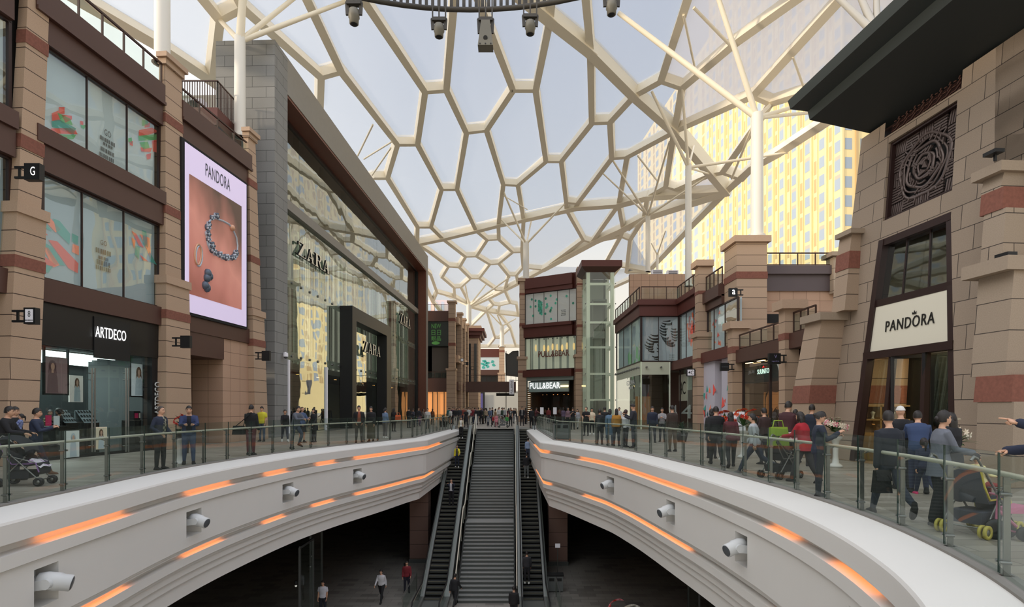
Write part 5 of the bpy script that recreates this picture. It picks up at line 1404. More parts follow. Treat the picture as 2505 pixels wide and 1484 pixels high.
def rpillar(px0, px1, pyt, ptop, bands, cap, lab=None, n1=.6, n0=-.35, ww=.12, M=None, Mc=None, fr=FR, parent=RR, wz=0):
 """pillar given by the pixel columns of its base front face"""
 s0, s1 = sorted((fr.s(px0, n1), fr.s(px1, n1)))
 mb = MB(); cp = MB(); z = 0.0; pend = []
 marks = sorted([('b', p, q) for p, q in bands]+([('c', cap, cap+.3)] if cap else []), key=lambda t: t[1])
 def seg(m, a, b, e):
  w_ = e+(ww if (cap and b <= cap+.01) else 0)
  fr.box(m, s0-w_, s1+w_, n0, n1+w_, a, b)
 for k, p, q in marks:
  m_ = MB(); seg(mb, z, p, 0); seg(m_, p, q, .02 if k == 'b' else ww+.12); pend.append((k, m_)); z = q
 seg(mb, z, ptop-.4, 0); seg(cp, ptop-.4, ptop, .22)
 o = mb.build('pillar', M or M_pillar, parent)
 for k, m_ in pend: m_.build('red_stone_band' if k == 'b' else 'cap', M_redband if k == 'b' else (Mc or M_cap), o)
 cp.build('cap', Mc or M_cap, o)
 return s0, s1
Zr = lambda py, s: EYE-(py-HY)/F*s
r1 = rpillar(1700, 1709, 0, Zr(641, 38.5), [(Zr(722, 38.5), Zr(714, 38.5)), (Zr(884, 38), Zr(876, 38))], Zr(824, 38))
r2 = rpillar(1780, 1792, 0, Zr(785, 32), [(Zr(862, 32), Zr(846, 32))], None)
r3 = rpillar(1905, 1920, 0, Zr(737, 26.3), [(Zr(832, 26.3), Zr(816, 26.3))], None)
Yq = 33.2; ta, tb_ = (1802-CX)/F*Yq, (1868-CX)/F*Yq
mb = MB(); mb.box(ta, tb_+.2, Yq, Yq+1.9, 0, Zr(592, Yq)-.0); o = mb.build('pillar', M_pillar, RR)
mb = MB(); mb.box(ta-.03, tb_+.23, Yq-.03, Yq+1.93, Zr(681, Yq), Zr(664, Yq)); mb.build('red_stone_band', M_redband, o)
mb = MB(); mb.box(ta-.18, tb_+.38, Yq-.18, Yq+2.1, Zr(592, Yq), Zr(577, Yq)); mb.build('cap', M_cap, o)
sC0 = r1[1]; sC1 = YB
mb = MB(); FR.box(mb, sC0, sC1, -.3, .32, Zr(747, 44.6), Zr(734, 44.6)); FR.box(mb, sC0, sC1, -.3, .15, Zr(773, 44.6), Zr(747, 44.6)); mb.build('roof_beam', M_brown2, RR)
mb = MB(); FR.box(mb, sC0, sC1+1.0, -.3, .5, Zr(905, 44.6), Zr(884, 44.6)); FR.box(mb, r2[1], r1[0], -.3, .5, Zr(905, 44.6), Zr(884, 44.6)); mb.build('floor_beam', M_brown2, RR)
zf0, zf1 = Zr(905, 44.6), Zr(884, 44.6)
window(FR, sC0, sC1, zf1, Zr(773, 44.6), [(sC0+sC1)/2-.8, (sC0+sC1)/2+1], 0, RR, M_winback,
 [(M_orange if i % 3 else M_pinkd, [(sC0+3.1+1.5*math.cos(i*2.4)*(i % 5)/5+.28*math.cos(a), zf1+2.0+1.4*math.sin(i*2.4)*(i % 5)/5+.3*math.sin(a)) for a in (0.5+i, 1.6+i, 3.1+i, 4.4+i)]) for i in range(34)])
roof_rail(FR, sC0, sC1, .1, Zr(734, 44.6), Zr(734, 44.6)+1.02, 'bronze terrace railing between the corner shop and the first right pillar', 6)
sD0, sD1 = r2[1], r1[0]
zh0, zh1, zh2 = Zr(737, 35.5), Zr(722, 35.5), Zr(697, 35.5)
mb = MB(); FR.box(mb, Yq+1.9, sD1, -.3, .35, zh1-.1, zh2); FR.box(mb, Yq+1.9, sD1, -.3, .15, zh0-.2, zh1); mb.build('roof_beam', M_brown, RR)
dd = []
rnd = random.Random(3)
for i in range(26):
 x, z = sD0+1.3+rnd.random()*3.4, zf1+.3+rnd.random()*3.6; r_ = .10+.13*rnd.random(); m_ = (M_red, M_teal, mat('deep_teal', (40, 104, 112), .6), M_pinkd, M_orange)[i % 5]
 a0 = rnd.random()*6
 dd.append((m_, [(x+r_*1.3*math.cos(a0+k*2.09), z+r_*math.sin(a0+k*2.09)) for k in range(3)]))
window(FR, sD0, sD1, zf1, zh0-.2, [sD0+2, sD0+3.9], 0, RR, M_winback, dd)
roof_rail(FR, Yq+1.9, sD1, .1, zh2, zh2+1.05, 'bronze roof railing between the first right pillar and the tall square pillar', 4)
FQ = Fr(tb_+.2, Yq+1.0, 1, 0, 1); Lq = (2036-CX)/F*(Yq+1)-tb_-.2
q = lambda py: Zr(py, Yq+1)
mb = MB(); FQ.box(mb, 0, Lq, -.4, .3, q(672), q(651)); FQ.box(mb, 0, Lq, -.4, .1, q(712), q(672)); mb.build('parapet', M_purple, RR)
mb = MB(); FQ.box(mb, -.2, Lq+3, -.8, 0, 0, q(712)); mb.build('wall', M_wallstone, RR)
mb = MB(); FQ.box(mb, .0, 1.2, .0, .03, q(790), q(768)); mb.build('dark_opening', M_dark, RR)
roof_rail(FQ, .1, Lq, .1, q(651), q(620), 'bronze roof railing on the purple grey parapet', 4)
mb = MB(); FQ.box(mb, Lq-.2, Lq+.8, -.3, .5, q(720), q(632)); o = mb.build('pillar', M_pillar_r, RR); mb = MB(); FQ.box(mb, Lq-.4, Lq+1, -.5, .7, q(632), q(622)); mb.build('cap', M_cap_r, o)
mb = MB(); FR.box(mb, Yq+1.3, YB, -8, -.35, zf0, Zr(737, 40)); mb.build('wall', M_brown, RR)
zs0, zs1 = Zr(868, 29), Zr(836, 29)
sE0, sE1 = r3[1], r2[0]
mb = MB(); FR.box(mb, sE0, sE1, -.5, .42, Zr(880, 30), Zr(846, 30)); mb.build('floor_beam', M_brown, RR)
sG0 = FR.s(1990, .3)
mb = MB(); FR.box(mb, sG0, r3[0], -.5, .42, Zr(850, 25.5), Zr(812, 25.5)); mb.build('floor_beam', M_brown, RR)
mb = MB(); FR.box(mb, sG0, sE1, -8, -.4, Zr(880, 30), Zr(846, 30)); mb.build('terrace_slab', M_brown, RR)
roof_rail(FR, sE0, sE1, .2, Zr(846, 30), Zr(800, 29), 'bronze terrace railing above the sports watch shop', 4)
roof_rail(FR, sG0, r3[0], .2, Zr(812, 25.5), Zr(760, 25.5), 'bronze terrace railing next to the battered tower pillar', 3)
window(FR, sC0, sC1-.3, .1, zf0, [sC0+2.4], 0, RR, None, gl=M_winglass)
mb = MB(); FR.box(mb, sC0, sC1, -3, -2.9, 0, zf0); mb.build('shop_back_wall', mat('green_grey_shop', (120, 136, 122), .6, emit=.15), RR)  # lit interior imitated by a glow in this wall
mb = MB(); FR.box(mb, sC0, sC1-.3, -.35, -.3, zf0-1.6, zf0); mb.build('shop_header', mat('pale_green_header', (170, 184, 168), .5), RR)
ts = thing('shop_sign', 'cream 4C sign panel inside the shop window next to the corner shop', 'sign', FR.pt(FR.s(1670, -.2), -.2, 3.2))
mb = MB(); FR.box(mb, FR.s(1661, -.2), FR.s(1679, -.2), -.28, -.2, zf0-2.4, zf0-.35); mb.build('panel', mat('cream_sign', (214, 206, 186), .5, emit=.1), ts)
mb = MB(); text(mb, FR, '4C', FR.s(1663, -.18), FR.s(1677, -.18), zf0-1.9, zf0-.9, -.18); mb.build('letters', M_letterblk, ts)
for i, (a, b) in enumerate(((1644, 1656), (1668, 1694))):
 ts = thing('window_lettering', 'white 4 numeral standing in the shop window, %s' % ['left by the pale post', 'right by the pillar'][i], 'sign', FR.pt(FR.s((a+b)/2, -.15), -.15, 1.0))
 mb = MB(); text(mb, FR, '4', FR.s(a, -.15), FR.s(b, -.15), .9, 1.9, -.15, .04, bold=.0); mb.build('numeral', M_shopwhite, ts)
blade(FR, 1679, 1699, 902, 920, .5, 'white framed 4C blade sign on the first right pillar', M_signwhite, [('4C', .18, .82, .25, .75)], M_letterblk)
blade(FR, 1783, 1803, 705, 725, .6, 'black blade sign with white letter high on the tall square pillar', M_black, [('a', .32, .7, .22, .8)], M_letterlit)
blade(FR, 1762, 1782, 887, 907, .6, 'black blade sign with tiny lettering beside the shard patterned column', M_black, [('#6', .1, .9, .42, .56)], M_greytxt)
blade(FR, 1880, 1908, 864, 890, .6, 'dark blade sign with a small crest right of the sports watch shop', M_black, [('agatha', .2, .85, .18, .32), ('V', .42, .66, .55, .85)], mat('lavender_letters', (150, 140, 190), .5))
mb = MB(); FR.box(mb, sD0+.1, sD0+1.9, -.6, .25, 0, zf0); FR.box(mb, sD1-2.2, sD1-.1, -.5, .3, 0, zf0); o = mb.build('patterned_cladding', mat('lilac_white_cladding', (206, 202, 214), .6), RR)
dd = MB(); ms = [M_red, M_teal, M_pinkd, M_orange, mat('deep_teal', (40, 104, 112), .6)]
for i in range(40):
 j = i % 2; x = (sD0+.2+rnd.random()*1.6) if j else (sD1-2.1+rnd.random()*1.9); z = .2+2.8*rnd.random()**1.3; a0 = rnd.random()*6; r_ = .12+.22*rnd.random()
 FR.poly(dd, [(x+r_*math.cos(a0+k*2.09), z+r_*1.3*math.sin(a0+k*2.09)) for k in range(3)], .27 if j else .32, i % 5)
dd.build('decal', ms, o)
mb = MB(); FR.box(mb, sD0, sD1, -3, -2.9, 0, zf0); mb.build('shop_back_wall', M_dark, RR)
mb = MB(); FR.box(mb, sE0, sE1, -4, -3.9, 0, Zr(880, 30)); FR.box(mb, sE0, sE1, -.12, -.05, 3.0, 3.9); mb.build('shop_back_wall', mat('dark_grey_shop', (60, 60, 58), .6), RR)
mb = MB(); FR.pane(mb, sE0, sE1, .05, Zr(880, 30), 0); mb.build('shop_glass', M_winglass, RR)
mb = MB()
for s in (sE0+.05, (sE0+sE1)/2-.6, sE1-.05): FR.box(mb, s-.05, s+.05, -.06, .06, 0, Zr(880, 30))
mb.build('glazing_bar', M_dkframe, RR)
ts = thing('shop_sign', 'lit pale SUUNTO letters on the grey shop header', 'sign', FR.pt(FR.s(1868, .05), .05, 3.3))
mb = MB(); text(mb, FR, 'SUUNTO', FR.s(1853, .06), FR.s(1882, .06), Zr(912, 29), Zr(900, 29), .06, .012); mb.build('letters', mat('lit_mint_letters', (220, 255, 240), .5, emit=.7), ts)
mb = MB(); FR.poly(mb, [(FR.s(1868, .06)+d_, z_) for d_, z_ in ((-.16, 0+Zr(897, 29)), (.16, Zr(897, 29)), (0, Zr(892, 29)))], .07); mb.build('red_mark', mat('red_glow', (230, 50, 50), .5, emit=.6), ts)
ts = thing('shop_sign', 'unlit grey JUE letters left of the sports watch sign', 'sign', FR.pt(FR.s(1838, .05), .05, 3.3))
mb = MB(); text(mb, FR, 'JUE', FR.s(1832, .06), FR.s(1847, .06), Zr(913, 30), Zr(903, 30), .06, .04); mb.build('letters', mat('grey_letters', (128, 130, 130), .5), ts)
for i, x in enumerate((1833, 1862)):
 t = thing('canopy_light', 'warm downlight under the brown beam, %s over the watch shop' % ['left', 'right'][i], 'light', FR.pt(FR.s(x, .2), .2, Zr(882, 30)))
 mb = MB(); FR.box(mb, FR.s(x, .2)-.4, FR.s(x, .2)+.4, .1, .3, Zr(880, 30)-.08, Zr(880, 30)); mb.build('housing', M_black, t)
 mb = MB(); FR.box(mb, FR.s(x, .2)-.36, FR.s(x, .2)+.36, .13, .27, Zr(880, 30)-.1, Zr(880, 30)-.08); mb.build('diffuser', M_warmlight, t)
window(FR, sG0, r3[0], Zr(940, 25.5), Zr(850, 25.5), [], -.1, RR, M_winback2)
mb = MB(); FR.box(mb, sG0, r3[0], -.5, -.2, 0, Zr(940, 25.5)); mb.build('dark_opening', M_dkframe, RR)
FT = Fr(12.07, 0, -.08, 1, -1)
TWR = thing('jewellery_tower', 'battered stone tower with dark eaves and jewellery shop entrance', 'building', FT.pt(16, -2, 0))
KB = .082
def tn(z): return -KB*z                      # wall face offset at height z
sNear, sFar = FT.s(2440, 0), 19.35
ZTOP = 10.45
def tp(s, z, d=0.0):
 """point on the leaning front face: s at base, sides lean too"""
 return FT.pt(s, tn(z)+d, z)
def tquad(mb, s0, s1, z0, z1, d=0.0, mi=0, lean=True):
 mb.quad(tp(s1, z0, d), tp(s0, z0, d), tp(s0, z1, d), tp(s1, z1, d), mi)
def hitT(px, py, d=0.0):
 """pixel -> (s, z) on the leaning face"""
 z = 3.0
 for _ in range(12):
  s, z = FT.hit(px, py, tn(z)+d)
 return s, z
LAT = [hitT(2173.5, 351), hitT(2342, 243), hitT(2329, 464.5), hitT(2159, 542)]
WIN = [hitT(2152, 589), hitT(2326, 519), hitT(2338, 1160), hitT(2078, 1128)]
def far_edge(z): return sFar-KB*z*.75
near0 = FT.s(2398, 0)
def rect_face(mb, poly, d=0.0, mi=0): mb.poly([tp(s, z, d) for s, z in poly], mi)
zl0, zl1 = min(LAT[2][1], LAT[3][1]), max(LAT[0][1], LAT[1][1])
zl0 = (LAT[2][1]+LAT[3][1])/2; zl1 = (LAT[0][1]+LAT[1][1])/2; zw1 = (WIN[0][1]+WIN[1][1])/2
sl = lambda z: LAT[3][0]+(LAT[0][0]-LAT[3][0])*(z-zl0)/(zl1-zl0)
sr = lambda z: LAT[2][0]+(LAT[1][0]-LAT[2][0])*(z-zl0)/(zl1-zl0)
wl = lambda z: WIN[3][0]+(WIN[0][0]-WIN[3][0])*z/zw1
wr = lambda z: WIN[2][0]+(WIN[1][0]-WIN[2][0])*z/zw1
sn = near0-1.0
mb = MB()
def strip(a, b, z0, z1, k=4):
 for i in range(k):
  y0 = z0+(z1-z0)*i/k; y1 = z0+(z1-z0)*(i+1)/k
  mb.quad(tp(a(y0), y0), tp(b(y0), y0), tp(b(y1), y1), tp(a(y1), y1))
fe = far_edge; ne = lambda z: sn
ZF = 9.98
strip(fe, wl, 0, zw1); strip(wr, ne, 0, zw1)
strip(fe, ne, zw1, zl0); strip(fe, sl, zl0, zl1); strip(sr, ne, zl0, zl1); strip(fe, ne, zl1, ZF)
strip(fe, lambda z: sl(zl1)+.2, ZF, ZTOP, 1); strip(lambda z: sr(zl1)-.1, ne, ZF, ZTOP, 1)
for i in range(4):
 a, b = ZTOP*i/4, ZTOP*(i+1)/4
 mb.quad(tp(fe(b), b), FT.pt(fe(b), -8, b), FT.pt(fe(a), -8, a), tp(fe(a), a))
def reveal(pts, dep):
 n = len(pts)
 for i in range(n):
  (s0, z0), (s1, z1) = pts[i], pts[(i+1) % n]
  mb.quad(tp(s0, z0), tp(s1, z1), tp(s1, z1, -dep), tp(s0, z0, -dep))
reveal(LAT, .35); reveal(WIN, .3)
for k in range(len(mb.f)):    # orient outward (towards -x / camera)
 f = mb.f[k]
 nn = (mb.v[f[1]]-mb.v[f[0]]).cross(mb.v[f[-1]]-mb.v[f[0]])
mb.build('wall', M_towerstone, TWR)
mb = MB(); mb.poly([FT.pt(s, -2.5, z) for s, z in ((sFar-.4, 0), (sn, 0), (sn, 10.4), (sFar-1.2, 10.4))]); mb.build('inner_core', M_dark, TWR)
mb = MB(); tquad(mb, sl(zl1)+.9, sr(zl1)-.6, ZF-.3, ZTOP+.1, -.3); mb.build('frieze_recess', M_dkframe, TWR)
mb = MB()
for i in range(16):
 s = sl(zl1)+.2-(sl(zl1)-sr(zl1))*i/16
 for j in range(4): mb.bar(tp(s-.04*j, ZF+.05+.13*j, -.2), tp(s-.2, ZF+.05+.13*j+(.12 if i % 2 else 0), -.2), .03, .03)
mb.build('frieze_lattice', M_brown, TWR)
M_tw2 = stone('tower_pier_granite', (160, 143, 125), (62, 52, 45), 2.4, .66, .010, .06)
def pier(z0, z1, ext, name, m=M_tw2, k=KB):
 """square pier around the near corner with front and camera-side faces"""
 mb = MB()
 q = []
 for z in (z0, z1):
  a = FT.s(2389+0, 0)+.0; n0 = ext+.35-k*z*.6
  s1 = a+.45*ext; s0 = a-2.6-ext*.5+.0
  q += [FT.pt(s0+k*z*.5, -3.5, z), FT.pt(s1, -3.5, z), FT.pt(s1, n0, z), FT.pt(s0+k*z*.5, n0, z)]
 c = (q[1]-q[0]).cross(q[3]-q[0])
 if c.z < 0: q = [q[0], q[3], q[2], q[1], q[4], q[7], q[6], q[5]]
 mb.hexa(q)
 return mb.build(name, m, TWR)
sP0 = FT.s(2478, .55); sP1 = FT.s(2388, .55)
def pier2(px0, px1, pyref, z0, z1, d0, d1, name, m, e=0.0, deep=4.5, parent=TWR):
 """frustum pier: front face spans px0..px1 (measured at pyref) at offset d"""
 d = (d0+d1)/2
 a = FT.s(px0, d); b = FT.s(px1, d)
 s0, s1 = min(a, b)-e, max(a, b)+e
 mb = MB(); FT.prism(mb, (s0, s1, -deep, d0+e), z0, (s0, s1, -deep, d1+e), z1); return mb.build(name, m, parent)
zc1 = FT.hit(2463, 640, .4)[1]; zc2 = FT.hit(2449, 400, .1)[1]
zb1a, zb1b = FT.hit(2478, 982, .75)[1], FT.hit(2478, 916, .72)[1]
o = pier2(2388, 2477, 1000, 0, zb1a, .85, .78, 'corner_pier', M_tw2)
pier2(2388, 2477, 950, zb1a, zb1b, .78, .72, 'red_stone_band', M_redband, .02, parent=o)
pier2(2384, 2470, 800, zb1b, zc1-.25, .72, .52, 'corner_pier', M_tw2)
pier2(2378, 2465, 640, zc1-.25, zc1+.05, .62, .60, 'pier_cap', M_cap_r, .14)
za2 = FT.hit(2449, 512, .2)[1]; zb2 = FT.hit(2449, 458, .2)[1]
pier2(2402, 2456, 560, zc1+.05, za2, .32, .22, 'corner_pier', M_tw2)
pier2(2402, 2454, 480, za2, zb2, .22, .18, 'red_stone_band', M_redband, .02)
pier2(2402, 2452, 430, zb2, zc2-.22, .18, .10, 'corner_pier', M_tw2)
pier2(2398, 2450, 400, zc2-.22, zc2, .16, .16, 'pier_cap', M_cap_r, .12)
mb = MB()
sc0 = FT.s(2436, tn(8))
q0 = [FT.pt(sc0-.35, tn(5)-.0, 5), FT.pt(sc0-.35+.45, tn(ZTOP+.6), ZTOP+.6)]
mb.quad(FT.pt(near0-1.0, tn(4.5), 4.5), FT.pt(sc0-.2, tn(4.5), 4.5), FT.pt(sc0+.2, tn(ZTOP), ZTOP), FT.pt(near0-1, tn(ZTOP), ZTOP))
mb.quad(FT.pt(sc0-.2, tn(4.5), 4.5), FT.pt(sc0-.2, -9, 4.5), FT.pt(sc0+.2, -9, ZTOP), FT.pt(sc0+.2, tn(ZTOP), ZTOP))
mb.build('wall', M_towerstone, TWR)
for px, py, l in ((2442, 372, 'upper'), (2472, 622, 'lower')):
 s, z = FT.hit(px, py, .2); t = thing('wall_floodlight', 'small floodlight on the %s ledge of the corner pier' % l, 'light', FT.pt(s, .25, z-.1))
 mb = MB(); FT.box(mb, s-.16, s+.16, .2, .42, z-.06, z+.02); mb.build('lamp_head', M_black, t)
 mb = MB(); FT.box(mb, s-.02, s+.02, .25, .3, z-.2, z-.05); mb.build('bracket', M_black, t)
def rp4(z0, z1, px0a, px1a, px0b, px1b, d0, d1, name, m, e=0.0):
 a = [FT.s(px0a, d0), FT.s(px1a, d0)]; b = [FT.s(px0b, d1), FT.s(px1b, d1)]
 mb = MB(); FT.prism(mb, (min(a)-e, max(a)+e, -3, d0+e), z0, (min(b)-e, max(b)+e, -3, d1+e), z1); return mb.build(name, m, TWR)
z4 = FT.hit(2010, 768, .45)[1]; zr0, zr1 = FT.hit(1979, 986, .75)[1], FT.hit(1981, 942, .7)[1]
M_r4 = stone('far_pier_granite', (168, 146, 125), (70, 56, 46), 30, .66, .012, .04)
o = rp4(0, zr0, 1928, 1974, 1938, 1979, .85, .76, 'far_pier', M_r4)
rp4(zr0, zr1, 1938, 1979, 1943, 1983, .76, .70, 'red_stone_band', M_redband, .02)
rp4(zr1, z4-.2, 1943, 1983, 1970, 2010, .70, .42, 'far_pier', M_r4)
rp4(z4-.2, z4+.05, 1970, 2010, 1970, 2010, .46, .46, 'pier_cap', M_cap_r, .12)
z5 = FT.hit(2080, 560, -.2)[1]; zr2, zr3 = FT.hit(2076, 654, -.1)[1], FT.hit(2078, 612, -.15)[1]
rp4(z4+.05, zr2, 2034, 2066, 2045, 2076, .05, -.14, 'far_pier', M_r4)
rp4(zr2, zr3, 2045, 2076, 2048, 2079, -.14, -.2, 'red_stone_band', M_redband, .02)
rp4(zr3, z5-.15, 2048, 2079, 2054, 2084, -.2, -.28, 'far_pier', M_r4)
rp4(z5-.15, z5, 2054, 2084, 2054, 2084, -.24, -.24, 'pier_cap', M_cap_r, .1)
RO = MB()
ov = 1.45
ze = ZTOP
fs = lambda s, n, z: FT.pt(s, n, z)
nf = tn(ZTOP); sf = fe(ZTOP); sv = sc0-6
def ept(kind, e, z):
 """eave outline: near end, far corner, back end"""
 return (fs(sv, nf+e, z), fs(sf+e*.18, nf+e, z), fs(sf+e*.18, -8, z))
e1_ = (1.6, ZTOP+.70); e2_ = (1.66, ZTOP+.98); e3_ = (2.2, ZTOP+1.08); e4_ = (2.28, ZTOP+1.36)
W_ = (fs(sv, nf-.3, ze), fs(sf-.3, nf-.3, ze), fs(sf-.3, -8, ze))
mb = MB()
E1 = ept(0, *e1_)
mb.quad(W_[0], W_[1], E1[1], E1[0]); mb.quad(W_[1], W_[2], E1[2], E1[1]); mb.quad(W_[0], fs(sv, -8, ze), W_[2], W_[1])
mb.build('soffit', mat('eave_soffit', (34, 38, 38), .6), TWR)
mb = MB()
def step(a, b):
 A, B = ept(0, *a), ept(0, *b)
 for i in range(2): mb.quad(A[i], A[i+1], B[i+1], B[i])
step(e1_, e2_); step(e2_, e3_); step(e3_, e4_); step(e4_, (-1.5, ZTOP+3.0))
mb.build('eave_roof', mat('dark_grey_eave', (50, 56, 56), .5), TWR)
mb = MB(); rect_face(mb, LAT, -.33); LW = mb.build('lattice_window', M_black, TWR)
LATn = [V((s, z, 0)) for s, z in LAT]
def LQ(u, v):
 """0..1 coordinates on the lattice: u left->right, v bottom->top"""
 a = LATn[3].lerp(LATn[2], u); b = LATn[0].lerp(LATn[1], u); p = a.lerp(b, v); return p.x, p.y
def lbar(mb, u0, v0, u1, v1, w_, d=-.22):
 a = LQ(u0, v0); b = LQ(u1, v1); mb.bar(tp(*a, d), tp(*b, d), .05, w_, FT.n)
mb = MB()
for (u0, v0, u1, v1) in ((0, 0, 1, 0), (1, 0, 1, 1), (1, 1, 0, 1), (0, 1, 0, 0)):
 a = LQ(u0, v0); b = LQ(u1, v1); mb.bar(tp(*a, -.14), tp(*b, -.14), .16, .14, FT.n)
mb.build('frame', M_dkframe, LW)
M_lat = mat('bronze_lattice', (104, 90, 86), .35, .4)
mb = MB(); NB = 5
for i in range(NB):
 for j in range(NB):
  if 1 <= i <= 3 and 1 <= j <= 3: continue
  cu, cv = (i+.5)/NB, (j+.5)/NB; hz = (i+j) % 2
  diag = (i in (0, 4) and j in (0, 4))
  for k in range(6):
   o_ = (k+.5)/6/NB
   if hz: lbar(mb, i/NB+.01, j/NB+o_, (i+1)/NB-.01, j/NB+o_, .055)
   else: lbar(mb, i/NB+o_, j/NB+.01, i/NB+o_+(.03 if diag else 0), (j+1)/NB-.01, .045)
for k in range(6):       # rings
 r_ = .36-.055*k; pts = []
 for a in range(36):
  th = 2*math.pi*a/36; rr = r_*(1+.05*math.sin(5*th+k*1.3)); pts.append(tp(*LQ(.5+rr*math.cos(th)*1.02, .5+rr*math.sin(th)), -.2))
 for a in range(0, 36, 6): mb.pipe([pts[(a+j+k*2) % 36] for j in range(7 if k != 3 else 5)], .035 if k % 2 else .06, 4, up=FT.n, rz=.03)
for k in range(54):
 th = k*2.399; r_ = .03+.33*((k % 13)/13.0); c = tp(*LQ(.5+r_*math.cos(th), .5+r_*math.sin(th)), -.2)
 d_ = (FT.t*math.cos(th+1.2)+V((0, 0, math.sin(th+1.2)))); mb.bar(c-d_*.09, c+d_*.09, .04, .07, FT.n)
for k in range(24):
 th = 2*math.pi*k/24; a = LQ(.5+.36*math.cos(th), .5+.36*math.sin(th)); b = LQ(.5+.42*math.cos(th), .5+.42*math.sin(th)); mb.bar(tp(*a, -.2), tp(*b, -.2), .04, .05, FT.n)
mb.build('carved_lattice', M_lat, LW)
zA, zB = hitT(2240, 715)[1], hitT(2240, 700)[1]
z_s1, z_s0 = hitT(2234, 727)[1], hitT(2234, 845)[1]
z_w0 = hitT(2234, 712)[1]
D_ = -.18
def wq(mb, u0, u1, z0, z1, d, mi=0):
 f = lambda u, z: wl(z)+(wr(z)-wl(z))*u
 mb.quad(tp(f(u0, z0), z0, d), tp(f(u1, z0), z0, d), tp(f(u1, z1), z1, d), tp(f(u0, z1), z1, d), mi)
def wbar(mb, u0, z0, u1, z1, w_, dd, d):
 f = lambda u, z: wl(z)+(wr(z)-wl(z))*u
 mb.bar(tp(f(u0, z0), z0, d), tp(f(u1, z1), z1, d), dd, w_, FT.n)
mb = MB()
wbar(mb, .03, 0, .03, zw1, .24, .2, -.1); wbar(mb, .97, 0, .97, zw1, .16, .2, -.1)
wbar(mb, 0, zw1-.09, 1, zw1-.09, .2, .2, -.1); wbar(mb, 0, (z_w0+z_s1)/2, 1, (z_w0+z_s1)/2, .16, .2, -.1); wbar(mb, 0, z_s0-.12, 1, z_s0-.12, .26, .22, -.1)
mb.build('entrance_frame', M_dkframe, TWR)
mb = MB(); wq(mb, .05, .95, z_w0+.04, zw1-.16, D_); gw = mb.build('upper_window', glass('tower_window_glass', (170, 176, 170), .42, .02, ior=1.45), TWR)
mb = MB(); wbar(mb, .36, z_w0+.04, .36, zw1-.16, .03, .03, D_+.02); wbar(mb, .68, z_w0+.04, .68, zw1-.16, .03, .03, D_+.02); mb.build('mullion', M_dkframe, gw)
mb = MB(); wq(mb, .05, .95, z_w0, zw1, -.9); mb.build('room_behind', mat('warm_room', (150, 120, 92), .8), gw)
mb = MB(); wq(mb, .05, .96, z_s0+.0, z_s1, -.04); SGN = mb.build('sign_panel', mat('cream_sign_panel', (214, 208, 190), .5, emit=.10), TWR)
ts = thing('shop_sign', 'black PANDORA letters with a small crown on the cream panel', 'sign', tp(wl(3.8), 3.8))
def panel_text(mb, body, px0, px1, py0a, py0b, d, bold=0, spacing=1.05):
 vs, fs_ = text_mesh(body, False, spacing, bold)
 x0 = min(v.x for v in vs); x1 = max(v.x for v in vs); y0 = min(v.y for v in vs); y1 = max(v.y for v in vs)
 sA_ = hitT(px0, py0a, d); sB_ = hitT(px1, py0b, d)
 zb_, zt_ = sA_
 return vs, fs_, (x0, x1, y0, y1)
pl0, pl1 = hitT(2162, 812, .02), hitT(2281, 796, .02); ph = hitT(2162, 786, .02)[1]-pl0[1]
vs, fs_ = text_mesh('PANDORA', False, 1.12, 0)
x0 = min(v.x for v in vs); x1 = max(v.x for v in vs); y0 = min(v.y for v in vs); y1 = max(v.y for v in vs)
mb = MB()
fr_ = []; bk_ = []
for v in vs:
 a = (v.x-x0)/(x1-x0); b = (v.y-y0)/(y1-y0); s = pl0[0]+(pl1[0]-pl0[0])*a; z = pl0[1]+(pl1[1]-pl0[1])*a*0+ph*b
 fr_.append(tp(s, z, -.015)); bk_.append(tp(s, z, -.035))
mb.add(fr_, fs_)
ed = {}
for f in fs_:
 for i in range(len(f)): ed[(f[i], f[(i+1) % len(f)])] = 1
m_ = len(fr_); mb.add(fr_+bk_, [(a, b, m_+b, m_+a) for (a, b) in ed if (b, a) not in ed])
mb.build('letters', M_letterblk, ts)
mb = MB()
sc_ = pl0[0]+(pl1[0]-pl0[0])*.60; zc_ = pl0[1]+ph*1.12
dsg = (pl1[0]-pl0[0])/abs(pl1[0]-pl0[0])
cw = .075
pts = [(-1, 0), (1, 0), (1.1, 1.1), (.5, .55), (0, 1.6), (-.5, .55), (-1.1, 1.1)]
mb.poly([tp(sc_+dsg*a*cw, zc_+b*cw, -.02) for a, b in pts]); mb.build('crown', M_letterblk, ts)
mb = MB()
for u, w_ in ((.33, .16), (.70, .16)): wbar(mb, u, 0, u, z_s0-.2, w_, .14, -.12)
mb.build('door_post', M_dkframe, TWR)
zd = z_s0-.26
for u0, u1, l in ((.06, .31, 0), (.72, .95, 1)):
 mb = MB(); wq(mb, u0, u1, .05, zd, D_); mb.build('side_light', glass('side_light_glass', (196, 200, 186), .10, .01, ior=1.3), TWR)
